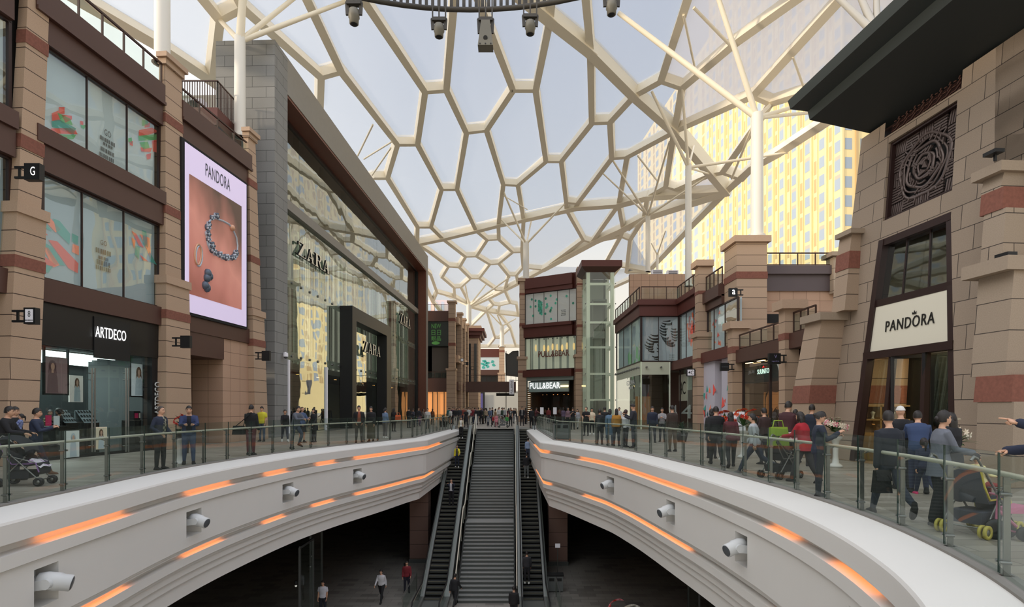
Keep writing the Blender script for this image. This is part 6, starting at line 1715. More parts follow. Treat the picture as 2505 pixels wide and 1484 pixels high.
def leaf(u, ang, lab):
 f = lambda uu, z: wl(z)+(wr(z)-wl(z))*uu
 s = f(u, 1.0); p0 = FT.pt(s, -.3, .03); d_ = (FT.n*-1*math.cos(ang)+FT.t*math.sin(ang))
 wdt = 1.05; mb = MB()
 for a, b in ((0, .09), (wdt-.09, wdt)): mb.bar(p0+d_*a+V((0, 0, zd/2))-V((0, 0, zd/2)), p0+d_*a+V((0, 0, zd)), .09, .09, d_)
 mb.bar(p0+V((0, 0, .05)), p0+d_*wdt+V((0, 0, .05)), .07, .12); mb.bar(p0+V((0, 0, zd)), p0+d_*wdt+V((0, 0, zd)), .07, .12); mb.bar(p0+d_*wdt, p0+d_*wdt+V((0, 0, zd)), .09, .09, d_)
 o = mb.build('door', M_black, TWR)
 mb = MB(); mb.quad(p0, p0+d_*wdt, p0+d_*wdt+V((0, 0, zd)), p0+V((0, 0, zd))); mb.build('door_glass', M_clear, o)
 mb = MB(); mb.bar(p0+d_*(wdt-.2)+FT.t*.06+V((0, 0, .7)), p0+d_*(wdt-.2)+FT.t*.06+V((0, 0, 1.6)), .03, .03, d_); mb.build('handle', M_steel, o)
leaf(.36, -.5, 0); leaf(.68, .25, 1)
f = lambda uu, z: wl(z)+(wr(z)-wl(z))*uu
M_warmwall = mat('warm_cream_wall', (206, 180, 132), .7, emit=.16)
sI0, sI1 = 19.1, f(1, 0)-.6
mb = MB(); FT.box(mb, sI1, sI0, -6.6, -6.5, 0, 4.4); FT.box(mb, sI0, sI0+.1, -6.5, -.7, 1.9, 4.4); FT.box(mb, sI1-.1, sI1, -6.5, -.7, 0, 4.4); mb.build('shop_wall', M_warmwall, TWR)
mb = MB(); FT.box(mb, sI1, sI0, -6.5, -.6, 3.75, 3.85); mb.build('shop_ceiling', mat('shop_ceiling_warm', (170, 150, 116), .7), TWR)
mb = MB(); FT.box(mb, sI1, sI0, -6.5, .1, -.02, .01); mb.build('shop_floor', mat('shop_floor_warm', (130, 110, 86), .4), TWR)
FS = Fr(FT.pt(sI0, 0, 0).x, FT.pt(sI0, 0, 0).y, FT.n.x*-1, FT.n.y*-1, 1)
mb = MB(); FS.box(mb, .75, 6.4, .02, .6, 0, .8)
for z in (.8, 1.25, 1.7): FS.box(mb, .75, 6.4, .02, .45, z, z+.05)
for k in range(9): u = .8+5.5*k/8; FS.box(mb, u-.03, u+.03, .02, .45, .8, 1.75)
FS.box(mb, .75, 6.4, .01, .04, .8, 1.9)
mb.build('display_shelf', mat('shelf_wood', (166, 136, 96), .6, emit=.05), TWR)
for i in range(16):
 p = FS.pt(1.0+5.2*i/15, .25, .86+.45*(i % 2)); t = thing('jewellery_bust', 'small pale jewellery display on the shop shelves', 'display', p, 0, 'jewellery displays on the warm shelves')
 mb = MB(); mb.lathe([(.06, 0), (.03, .04), (.05, .12), (.08, .2), (.001, .26)], p, 8); mb.build('bust', M_shopwhite, t)
ts = thing('shop_sign', 'dark PANDORA letters on the warm wall inside the doorway', 'sign', FS.pt(3, .05, 2.5))
u0, zi = FS.hit(2206, 946, .03); u1 = FS.s(2276, .03)
mb = MB(); text(mb, FS, 'PANDORA', u0, u1, zi, FS.hit(2206, 930, .03)[1], .03, .01); mb.build('letters', M_letterblk, ts)
for i in range(8):
 s = sI1+.4+(sI0-sI1-.8)*i/7; n_ = -1.4-1.3*(i % 2); t = thing('shop_spot', 'recessed warm ceiling spot inside the jewellery shop', 'light', FT.pt(s, n_, 3.7), 0, 'ceiling spots of the jewellery shop')
 mb = MB(); mb.lathe([(.07, -.02), (.08, .05)], FT.pt(s, n_, 3.72), 10); mb.build('trim_ring', M_shopwhite, t)
 mb = MB(); mb.lathe([(.001, -.025), (.06, -.025)], FT.pt(s, n_, 3.72), 10); mb.build('bulb', mat('bright_spot', (255, 226, 170), .5, emit=10), t)
lp = bpy.data.lights.new('shop_lamp', 'AREA'); lp.energy = 170; lp.size = 2.5; lp.color = (1, .8, .5)
lo = bpy.data.objects.new('shop_lamp', lp); COL.objects.link(lo); lo.location = FT.pt((sI0+sI1)/2, -2.2, 3.6)
AP = thing('apartment_block', 'tall sunlit yellow apartment block with rows of blue windows', 'building', (62, 90, 0))
M_apt = mat('sunlit_cream_wall', (232, 212, 160), .8, noise=.04, nscale=.4)
M_aptw = mat('apartment_window', (158, 170, 184), .3)
M_aptl = mat('apartment_louver', (196, 168, 122), .7)
M_aptg = mat('apartment_grey_panel', (186, 178, 160), .7)
p_near = P2(2062, 100.0); p_far = P2(1735, 150.0)
FAp = Fr(p_near[0], p_near[1], p_far[0]-p_near[0], p_far[1]-p_near[1], 1)
if FAp.n.y > 0: FAp = Fr(p_near[0], p_near[1], p_far[0]-p_near[0], p_far[1]-p_near[1], -1)
LAP = math.hypot(p_far[0]-p_near[0], p_far[1]-p_near[1])
HT = 118.0
mb = MB(); FAp.box(mb, 0, LAP, -14, 0, 0, HT); mb.build('wall', M_apt, AP)
fl = 3.35
NC = 12
cw_ = LAP/NC
WL = []; LO = MB(); GP = MB()
def in_view(p):
 x, y = proj(p); return 1580 < x < 2130 and 250 < y < 700
for c in range(NC):
 s = c*cw_
 for r in range(2, 35):
  z = r*fl-(.9 if c % 2 else 0)
  WL.append((FAp, s+.10*cw_, s+.5*cw_, z, z+2.0))
  if (c+r//2) % 3 == 0: FAp.box(GP, s+.1*cw_, s+.5*cw_, -.05, .02, z+2.0, z+2.7)
  if (r+c) % 4 != 0: FAp.box(LO, s+.66*cw_, s+.86*cw_, -.05, .03, z-.6, z+1.9)
 rib = MB(); FAp.box(rib, s-.25, s+.25, 0, .3, 0, HT); rib.build('facade_rib', M_apt, AP)
 rib = MB(); FAp.box(rib, s+.57*cw_, s+.62*cw_, 0, .2, 0, HT); rib.build('facade_rib', M_apt, AP)
 rib = MB(); FAp.box(rib, s+.92*cw_, s+.95*cw_, 0, .2, 0, HT); rib.build('facade_rib', M_apt, AP)
def split_windows(WL, par, m, nmax=100):
 WL.sort(key=lambda w: (not in_view(w[0].pt(w[1], 0, w[3])), w[0].pt(w[1], 0, w[3]).length)); rest = MB()
 for i, (f_, a, b, z0, z1) in enumerate(WL):
  mb = MB() if i < nmax else rest
  f_.box(mb, a, b, -.05, .03, z0, z1)
  if i < nmax: mb.build('window', m, par)
 o = rest.build('distant_windows', m, par); o['kind'] = 'stuff'
o = LO.build('louvers', M_aptl, AP); o['kind'] = 'stuff'; o = GP.build('grey_panels', M_aptg, AP); o['kind'] = 'stuff'
p2_ = P2(2210, 101.2)
FA2 = Fr(p_near[0], p_near[1], p2_[0]-p_near[0], p2_[1]-p_near[1], 1)
if FA2.n.y > 0: FA2 = Fr(p_near[0], p_near[1], p2_[0]-p_near[0], p2_[1]-p_near[1], -1)
L2 = math.hypot(p2_[0]-p_near[0], p2_[1]-p_near[1])
mb = MB(); FA2.box(mb, 0, L2, -10, 0, 0, HT); mb.build('wall', M_apt, AP)
for c in range(4):
 s = c*L2/4
 for r in range(2, 35): WL.append((FA2, s+.4, s+.4+L2/4*.45, r*fl, r*fl+2.0))
 rib = MB(); FA2.box(rib, s+L2/4*.8, s+L2/4*.95, 0, .3, 0, HT); rib.build('facade_rib', M_aptl, AP)
split_windows(WL, AP, M_aptw)
WL = []; LO = MB()
AP2 = thing('apartment_block', 'second cream apartment block farther left with dark balcony bays', 'building', (55, 170, 0))
pn = P2(1778, 170.0); pf = P2(1560, 260.0)
F3 = Fr(pn[0], pn[1], pf[0]-pn[0], pf[1]-pn[1], 1)
if F3.n.y > 0: F3 = Fr(pn[0], pn[1], pf[0]-pn[0], pf[1]-pn[1], -1)
L3 = math.hypot(pf[0]-pn[0], pf[1]-pn[1])
mb = MB(); F3.box(mb, 0, L3, -14, 0, 0, 120); mb.build('wall', M_apt, AP2)
for c in range(9):
 s = c*L3/9; wd_ = L3/9
 for r in range(3, 30):
  z = r*4.0; WL.append((F3, s+.15*wd_, s+.45*wd_, z, z+(3.0 if c % 4 == 0 else 2.4))); F3.box(LO, s+.62*wd_, s+.8*wd_, -.05, .04, z-.8, z+2.4)
split_windows(WL, AP2, M_aptw, 60); o = LO.build('louvers', M_aptl, AP2); o['kind'] = 'stuff'
def roofZ(x, y):
 return 27-.012*x*x-(11*((y-60)/75)**1.3 if y > 60 else 0)
def onroof(px, py):
 a = (px-CX)/F; b = (HY-py)/F
 lo, hi = 2.0, 200.0
 for _ in range(50):
  m = (lo+hi)/2
  if EYE+b*m < roofZ(a*m, m): lo = m
  else: hi = m
 return V((a*lo, lo, EYE+b*lo))
NP = dict(
 a1=(1038, 216), a2=(1091, 212), a3=(868, -40), a4=(1112, -40), a5=(1255, 212), a6=(1311, 212), a7=(1158, -42), a8=(1346, 38), a8l=(1262, -30), a8r=(1352, -40), a9=(1140, 317), a10=(1190, 311),
 b1=(970, 346), b2=(1020, 346), n0=(832, 166), n0u=(738, -32), n0a=(782, 180), n0d=(780, 262), b3=(1079, 457), b4=(1117, 457), b5=(946, 429), b5l=(914, 429),
 c1=(1231, 445), c2=(1267, 447), d1=(1336, 388), d2=(1374, 388), e1=(1449, 293), e2=(1494, 291), g1=(1446, 118), g1u=(1432, -40), g2=(1553, 226), g3=(1652, 314), g4=(1778, 463),
 f1=(1020, 550), f2=(1053, 550), h1=(1386, 489), h2=(1414, 492), i1=(1498, 380), i2=(1536, 377), k1=(1619, 189), k2=(1671, 207), k1u=(1694, -40), k2r=(1798, 99), k2u=(1990, -40),
 m1=(1845, 226), m2=(1888, 245), m1u=(2085, -40), m2r=(2010, 207), m2e=(2150, 200), n1_=(1770, 415), n2_=(1817, 432), n1l=(1741, 420), m3=(1864, 283), r1_=(1631, 450), r2_=(1656, 457), ne=(1842, 405),
 v0=(1019, 592), v1=(1082, 579), v2=(1164, 559), v3=(1219, 545), v4=(1281, 532), v5=(1387, 508), v6=(1408, 503), v7=(1539, 487), v8=(1586, 476),
 p1=(1428, 582), p2=(1449, 588), q1=(1520, 573), q2=(1543, 582), q1d=(1482, 640), q2d=(1534, 662), w5=(1456, 586), w6=(1526, 555), w7=(1577, 528), i3=(1515, 495),
 w0=(1151, 746), w1=(1194, 726), w2=(1234, 706), w3=(1267, 689), w4=(1330, 655),
 s1=(1050, 612), s2=(1096, 647), s3=(1123, 649), s4=(1138, 623), s5=(1165, 622), s6=(1191, 582), s7=(1220, 580), s8=(1254, 612), s9=(1220, 640), s10=(1198, 642), s11=(1277, 611), s12=(1151, 677), s13=(1172, 677), s14=(1127, 699), s15=(1110, 700),
 t1=(1080, 674), t2=(1052, 667), t3=(1068, 712), t4=(1112, 724), u1=(1214, 706), x0=(1244, 670), x1=(1263, 670), x1u=(1280, 650),
 y1=(1207, 742), y2=(1248, 738), y3=(1222, 744), y4=(1263, 741), x3b=(1190, 757), x3c=(1218, 762), x3d=(1268, 768), z1=(1211, 824), z2=(1220, 825), z3=(1194, 846), z4=(1160, 787), z5=(1248, 800), z6=(1262, 846),
 E0=(60, -90), E1=(207, 0), E2=(377, 99), E3=(515, 190), E4=(700, 330), E5=(850, 455), T1=(533, 38), T1u=(470, -40), T2=(590, 8), T2u=(560, -50),
 L1=(1032, 650), L2=(1042, 700), L3=(1058, 735), L4=(1090, 775), L5=(1130, 815), L6=(1165, 846),
 RR1=(1300, 846), RR2=(1330, 775), RR3=(1400, 745), RR4=(1588, 660), RR5=(1690, 552), RR6=(1905, 370), RR7=(2024, 292), RR8=(2200, 185), RR9=(2420, 50), RR10=(2560, -60),
 )
bigs = [['a8l', 'a8', 'g1', 'g2', 'g3', 'g4'], ['v0', 'v1', 'v2', 'v3', 'v4', 'v5', 'v6', 'i3', 'v8', 'g4'], ['w0', 'w1', 'w2', 'w3', 'w4', 'w5', 'w6', 'w7', 'g4'], ['w0', 'x3b', 'x3c', 'x3d', 'RR2']]
bords = [['E0', 'E1', 'E2', 'E3', 'E4', 'E5', 'v0', 'L1', 'L2', 'L3', 'L4', 'L5', 'L6', 'z3', 'z6', 'RR1'], ['RR1', 'RR2', 'RR3', 'RR4', 'RR5', 'g4', 'ne', 'RR6', 'RR7', 'RR8', 'RR9', 'RR10']]
tops = [['RR10', 'm1u', 'k2u', 'k1u', 'g1u', 'a8r', 'a8l', 'a7', 'a4', 'a3', 'n0u', 'T2u', 'T1u', 'E0']]
hexs = 'a1-a3 a1-a2 a2-a4 a2-a9 a9-a10 a10-a5 a5-a6 a5-a7 a6-a8 a8-a8r a1-b2 b1-b2 b1-n0 n0-n0u n0-n0a n0a-n0d n0a-T2 T2-T2u T2-T1 T1-T1u T1-E3 n0d-E4 b2-b3 b3-b4 b4-a9 b1-b5 b5-b5l b5l-E5 b5-f1 f1-f2 f2-b3 f1-v0 f2-v1 b4-v2 a10-c1 c1-c2 c2-d1 d1-d2 d1-a6 d2-e1 e1-e2 e1-g1 g1-g1u e2-g2 e2-i1 c1-v3 c2-v4 d2-h1 h1-h2 h1-v5 h2-v6 h2-i1 i1-i2 i2-g3 i2-i3 g2-k1 k1-k2 k1-k1u k2-k2r k2r-k2u k2-g3 g3-m1 m1-m1u m1-m2 m2-m2r m2r-RR8 m2-m3 m3-n1_ n1_-n2_ n2_-ne n1_-n1l n1l-g4 g3-r1_ r1_-r2_ r1_-v8 r2_-n1l v5-p1 p1-p2 p1-w4 p2-w5 i3-p2 v8-w7 i3-w6 w5-q1 w6-q1 q1-q2 q2-w7 q1-q1d q2-q2d q1d-RR4 q2d-RR4 v0-s1 s1-s2 s2-s3 s3-s4 s4-v1 s4-s5 s5-s6 s6-v2 s6-s7 s7-v3 s7-s8 s8-s9 s9-s10 s10-s5 s8-s11 s11-v4 s3-s12 s12-s13 s13-s10 s12-s14 s14-s15 s15-t1 t1-s2 t2-t3 t3-t4 t4-s15 t2-L1 t3-L3 s14-w0 t4-w0 s13-u1 u1-w2 s9-x0 x0-x1 x1-x1u x1u-s11 x0-w2 x1-w3 w1-y1 w2-y2 y1-y3 y2-y3 y2-y4 y4-x3d y1-x3b y3-x3c x3b-z4 z4-L5 x3c-z5 z5-z6 x3b-z1 z1-z2 z1-z3 z2-z5 x1u-w4'.split()
RN_ = {k: onroof(*v) for k, v in NP.items()}
edges = []
for ch in bigs: edges += [(a, b, 'b') for a, b in zip(ch[:-1], ch[1:])]
for ch in bords: edges += [(a, b, 'e') for a, b in zip(ch[:-1], ch[1:])]
for ch in tops: edges += [(a, b, 'e') for a, b in zip(ch[:-1], ch[1:])]
for h in hexs:
 a, b = h.split('-'); edges.append((a, b, 'h'))
ROOF = thing('ceiling', 'cream hexagon steel roof with clear film cushions over the street', None, (0, 60, 15), kind='structure')
def rnorm(p):
 e = .5
 d = V((-(roofZ(p.x+e, p.y)-roofZ(p.x-e, p.y))/(2*e), -(roofZ(p.x, p.y+e)-roofZ(p.x, p.y-e))/(2*e), 1)); return d.normalized()
seen_e = set(); fine = MB(); nfine = 0; beams_ = []
for a, b, k in edges:
 if (a, b) in seen_e or (b, a) in seen_e: continue
 seen_e.add((a, b)); p, q = RN_[a], RN_[b]
 w_, h_ = {'b': (.85, .95), 'e': (.6, .7), 'h': (.5, .7)}[k]
 far = (p.y+q.y)/2
 if far > 90: w_ *= .9; h_ *= .9
 beams_.append((far, p, q, w_, h_, k))
beams_.sort(key=lambda t: t[0])
for i, (far, p, q, w_, h_, k) in enumerate(beams_):
 n = rnorm((p+q)/2); d = (q-p).normalized()
 mb = MB(); mb.bar(p-d*w_*.3, q+d*w_*.3, w_, h_, n)
 mb.bar(p-d*w_*.2+n*(h_/2+.1), q+d*w_*.2+n*(h_/2+.1), w_*.45, .22, n)
 if i < 100: mb.build('steel_beam', M_cream, ROOF)
 else: fine.add(mb.v, mb.f)
o = fine.build('distant_steel_beams', M_cream, ROOF); o['kind'] = 'stuff'
def faces():
 nb = {}
 for a, b in seen_e: nb.setdefault(a, set()).add(b); nb.setdefault(b, set()).add(a)
 ang = {}
 for a in nb:
  ang[a] = sorted(nb[a], key=lambda b: math.atan2(NP[b][1]-NP[a][1], NP[b][0]-NP[a][0]))
 used = set(); out = []
 for a in nb:
  for b in nb[a]:
   if (a, b) in used: continue
   f = []; u, v = a, b
   while (u, v) not in used:
    used.add((u, v)); f.append(u)
    l = ang[v]; i = l.index(u); u, v = v, l[i-1]
   out.append(f)
 return out
def area(f):
 return sum(NP[f[i]][0]*NP[f[(i+1) % len(f)]][1]-NP[f[(i+1) % len(f)]][0]*NP[f[i]][1] for i in range(len(f)))/2
FCS = faces()
big_ = max(FCS, key=lambda f: abs(area(f)))
sgn = -1 if area(big_) > 0 else 1
def film(name, hz, tc_=(.40, .43, .48, 1)):
 m, nt, b = newmat(name); nt.nodes.remove(b); out = nt.nodes['Material Output']
 tr = nt.nodes.new('ShaderNodeBsdfTransparent'); tr.inputs['Color'].default_value = (.97, .98, .99, 1)
 tl = nt.nodes.new('ShaderNodeBsdfTranslucent'); tl.inputs['Color'].default_value = tc_
 df = nt.nodes.new('ShaderNodeBsdfDiffuse'); df.inputs['Color'].default_value = (.5, .53, .58, 1)
 m1 = nt.nodes.new('ShaderNodeMixShader'); m1.inputs['Fac'].default_value = .2
 nt.links.new(tl.outputs[0], m1.inputs[1]); nt.links.new(df.outputs[0], m1.inputs[2])
 m2 = nt.nodes.new('ShaderNodeMixShader'); m2.inputs['Fac'].default_value = hz
 nt.links.new(tr.outputs[0], m2.inputs[1]); nt.links.new(m1.outputs[0], m2.inputs[2]); nt.links.new(m2.outputs[0], out.inputs['Surface'])
 return m
M_film = film('roof_film', .60); M_film2 = film('hazed_roof_film', .9, (.56, .53, .52, 1))  # second film copy: extra veiling haze put in over the right cells
fmb = MB(); nfc = 0
flist = []
for f in FCS:
 if f is big_ or len(f) < 3: continue
 if area(f)*sgn <= 2: continue
 pts = [RN_[k] for k in f]
 flist.append((sum(p.y for p in pts)/len(pts), pts, f))
flist.sort(key=lambda t: t[0])
for i, (yy, pts, f) in enumerate(flist):
 mb = MB(); n2 = [V((NP[k][0], NP[k][1], 0)) for k in f]
 tris = tessellate_polygon([n2])
 n = rnorm(sum(pts, V((0, 0, 0)))/len(pts))
 mb.add([p+n*.3 for p in pts], [tuple(t) for t in tris])
 if i < 100: mb.build('film_cushion', M_film2 if sum(NP[k][0] for k in f)/len(f) > 1640 and sum(NP[k][1] for k in f)/len(f) < 480 else M_film, ROOF)
 else: fmb.add(mb.v, mb.f)
if fmb.v: o = fmb.build('distant_film_cushions', M_film, ROOF); o['kind'] = 'stuff'
def column(px, pyb, pyt, Y, r, br, lab, M=None):
 base = P(px, pyb, Y); top = P(px, pyt, Y)
 t = thing('tree_column', lab, 'column', base, 0)
 mb = MB(); mb.tube(base, top, r, r*.95, 14); mb.tube(base, base+V((0, 0, .12)), r*1.3, n=14); mb.build('shaft', M or M_whitecol, t)
 for (bx, by, rr) in br:
  q = onroof(bx, by)
  mb = MB(); mb.tube(top-V((0, 0, .25)), q-rnorm(q)*.25, rr, rr*.75, 8); mb.build('branch', M or M_cream, t)
column(397, 156, -200, 25.6, .33, [(300, -60, .16), (520, -120, .16)], 'white steel column rising beside the left roof railing, cut by the top edge')
column(587, 336, 90, 31.2, .30, [(533, 38, .16), (592, -50, .24), (735, -30, .15), (872, -18, .15), (600, -45, .12), (570, 120, .12)], 'white branching column in front of the grey stone block')
column(1852, 580, 278, 33.9, .36, [(1515, 22, .20), (1752, -40, .18), (1888, 248, .14), (2015, 232, .14), (2040, 262, .12), (1845, 300, .12)], 'white branching column on the tall square stone pillar')
column(1684, 700, 402, 45.5, .26, [(1596, 215, .14), (1671, 207, .13), (1930, 366, .13), (1741, 420, .10), (1700, 350, .10)], 'white branching column behind the corner shop terrace wall')
column(1585, 664, 522, 62, .26, [(1498, 382, .13), (1474, 416, .10), (1640, 340, .12), (1741, 420, .12), (1540, 560, .08)], 'white branching column behind the glass lift tower')
column(1287, 684, 592, 70.6, .38, [(1231, 462, .14), (1226, 532, .12), (1384, 491, .14), (1300, 536, .12)], 'white branching column on the stone pillar of the denim shop')
column(1147, 800, 745, 96, .45, [(1138, 694, .16), (1190, 690, .16), (1248, 673, .18), (1090, 720, .14), (1205, 715, .14)], 'far white branching column above the eaved tower')
column(1228, 848, 794, 114, .45, [(1216, 766, .18), (1262, 776, .16), (1195, 760, .14)], 'farthest white branching column above the end building')
column(1608, 672, 618, 72, .18, [(1595, 590, .09), (1630, 560, .09)], 'slender white column between the lift tower and the apartment block')
column(2146, 300, 72, 24.0, .34, [(2040, -30, .18), (2100, -40, .18), (2148, -40, .16), (2230, -20, .18), (2260, 20, .14)], 'grey white branching column behind the dark eaves of the tower', mat('shaded_column', (158, 152, 140), .5))  # white column steel darkened, its shade put into the colour
BRC = thing('roof_bracing', 'slender cream bracing rods crossing under the hexagon roof', 'bracing', onroof(1500, 300))
for (x0, y0, x1, y1, r_) in ((1697, 2, 1795, 96, .10), (1672, 20, 1703, 160, .08), (1940, 124, 1975, 216, .08), (875, 370, 912, 287, .08), (890, 378, 958, 330, .08), (910, 418, 956, 345, .08), (1232, 470, 1290, 500, .06), (1560, 370, 1610, 430, .08), (1840, 300, 1790, 420, .10)):
 mb = MB(); mb.tube(onroof(x0, y0)-V((0, 0, .4)), onroof(x1, y1)-V((0, 0, .6)), r_, n=6); mb.build('rod', M_cream, BRC)
YF_ = 22.0; rr = 12.9; cyy = YF_-rr; cxx = (1150-CX)/F*YF_; zR = EYE+(998-24)/F*YF_
RG = thing('lighting_ring', 'large dark slatted lighting ring hanging under the roof at the top edge', 'lighting ring', (cxx, cyy, zR))
M_ring = mat('dark_ring_metal', (62, 58, 52), .5)
def rp(th, r_, z): return V((cxx+r_*math.sin(th), cyy+r_*math.cos(th), z))
for r_, z, w_ in ((rr, zR, .1), (rr, zR+1.1, .1), (rr-.5, zR+.3, .08)):
 mb = MB(); mb.pipe([rp(2*math.pi*k/96, r_, z) for k in range(96)], w_, 6, closed=True); mb.build('hoop', M_ring, RG)
mb = MB()
for k in range(340):
 th = 2*math.pi*k/340; mb.bar(rp(th, rr, zR), rp(th, rr, zR+1.1), .12, .07, V((math.sin(th), math.cos(th), 0)))
mb.build('slat_band', M_ring, RG)
for k in range(6):
 th = 2*math.pi*k/6+.3; mb = MB(); mb.tube(rp(th, rr-.1, zR+1.0), V((cxx+8*math.sin(th), cyy+8*math.cos(th), 26.3)), .05, n=6); mb.build('hanger_cable', M_ring, RG)
def ring_lamp(px, pya, pyb, Y, box, lab):
 top = P(px, pya, Y); bot = P(px, pyb, Y); h = top.z-bot.z
 t = thing('hanging_spotlight', lab, 'spotlight', bot)
 mb = MB()
 for sx_ in (-1, 0, 1): mb.bar(top+V((sx_*.24, 0, -.02)), V((top.x+sx_*.24, Y, max(top.z+.25, zR-.05))), .05, .05, (1, 0, 0))
 mb.bar(top+V((-.3, 0, -.02)), top+V((.3, 0, -.02)), .08, .06); mb.build('bracket', M_ring, t)
 M_st = mat('stage_lamp_grey', (112, 108, 96), .5)
 mb = MB(); yo = .25 if not box else .26
 mb.bar(top+V((-yo, 0, -.05)), top+V((yo, 0, -.05)), .22, .12)
 for sx_ in (-1, 1): mb.bar(top+V((sx_*yo, 0, -.02)), top+V((sx_*yo*.9, 0, -h*.5)), .07, .12, (1, 0, 0))
 mb.build('yoke', M_ring, t)
 c = top+V((0, 0, -h*.38))
 if box:
  mb = MB(); z0 = bot.z; z1 = top.z-.12
  mb.hexa([(bot.x-.28, Y-.2, z0), (bot.x+.28, Y-.2, z0), (bot.x+.28, Y+.25, z0), (bot.x-.28, Y+.25, z0), (bot.x-.16, Y-.14, z1), (bot.x+.16, Y-.14, z1), (bot.x+.16, Y+.18, z1), (bot.x-.16, Y+.18, z1)])
  hd = mb.build('lamp_head', M_st, t)
  mb = MB(); mb.tube((bot.x, Y-.21, z0+.26), (bot.x, Y-.15, z0+.28), .08, n=12)
  for a in (-.2, 0, .2): mb.tube((bot.x+a, Y-.215, z0+.05), (bot.x+a, Y-.19, z0+.05), .025, n=6)
  mb.build('lens', M_black, hd)
 else:
  mb = MB(); mb.lathe([(.10, 0), (.17, -.04), (.2, -h*.35), (.17, -h*.4), (.16, -h*.6), (.13, -h*.62)], c+V((0, 0, .12)), 14, 0)
  hd = mb.build('lamp_head', M_st, t)
  mb = MB(); mb.lathe([(.14, -h*.6), (.12, -h*.63), (.001, -h*.63)], c+V((0, 0, .115)), 12, 0); mb.build('lens', M_black, hd)
ring_lamp(866, 6, 68, 20.2, False, 'round bodied stage lamp hanging at the left end of the dark ring')
ring_lamp(1074, 46, 99, 21.2, False, 'slim stage lamp hanging under the ring left of the box lamp')
ring_lamp(1188, 46, 118, 21.2, True, 'box shaped stage lamp hanging lowest under the dark ring')
ring_lamp(1297, 38, 92, 21.2, False, 'slim stage lamp hanging under the ring right of the box lamp')
ring_lamp(1496, -12, 45, 20.2, False, 'stage lamp at the far right of the ring, cut by the top edge')
def R(d): return math.radians(d)
POSES = dict(
 stand=dict(),
 stand2=dict(la=(12, 10, 30, .1), ra=(4, 8, 12, 0), ll=(4, 6, 4), rl=(-2, 4, 2)),
 hips=dict(la=(-8, 22, 60, .5), ra=(-8, 22, 60, .5)),
 walk=dict(ll=(24, 2, 6), rl=(-16, 2, 22), la=(-18, 8, 14, 0), ra=(22, 8, 22, 0), lean=3),
 walk2=dict(ll=(-18, 2, 26), rl=(24, 2, 5), la=(22, 8, 22, 0), ra=(-18, 8, 14, 0), lean=3),
 stride=dict(ll=(32, 2, 8), rl=(-24, 2, 40), la=(-12, 8, 12, 0), ra=(14, 8, 18, 0), lean=4),
 push2=dict(la=(24, 8, 56, .1), ra=(24, 8, 56, .1), lean=4, ll=(8, 3, 4), rl=(-6, 3, 8)),
 lean=dict(lean=14, la=(34, 8, 62, .45), ra=(34, 8, 62, .45), ll=(2, 5, 2), rl=(-8, 5, 6)),
 pocket=dict(la=(-6, 14, 38, .45), ra=(-6, 14, 38, .45), ll=(2, 6, 2), rl=(0, 6, 3)),
 phone=dict(ra=(28, 8, 98, .35), la=(20, 8, 92, .4), head=(0, 28)),
 photo=dict(ra=(62, 12, 70, .35), la=(62, 12, 70, .35), head=(0, -8)),
 carry=dict(la=(22, 10, 95, .5), ra=(26, 10, 85, .5), ll=(-22, 2, 40), rl=(24, 2, 5)),
 push=dict(la=(28, 8, 52, .1), ra=(28, 8, 52, .1), lean=8, ll=(20, 2, 6), rl=(-14, 2, 18)),
 ride=dict(la=(38, 14, 30, .0), ra=(4, 8, 14, 0)),
 ride2=dict(ra=(38, 14, 30, .0), la=(4, 8, 14, 0)),
 foot=dict(ll=(38, 6, 62), rl=(-6, 4, 2), lean=12, la=(38, 8, 55, .35), ra=(38, 8, 55, .35)),
 lookup=dict(la=(30, 8, 70, .4), ra=(10, 8, 20, .1), head=(12, -32)),
 cross=dict(la=(22, 12, 88, .8), ra=(26, 12, 90, .8)),
 sit=dict(ll=(84, 8, 78), rl=(84, 8, 78), la=(32, 8, 50, .2), ra=(32, 8, 50, .2), lean=-12),
 point=dict(la=(99, -4, 6, .04), ra=(52, 8, 34, .3), lean=6, ll=(3, 5, 2), rl=(-4, 5, 3)),
)
class Sk: pass
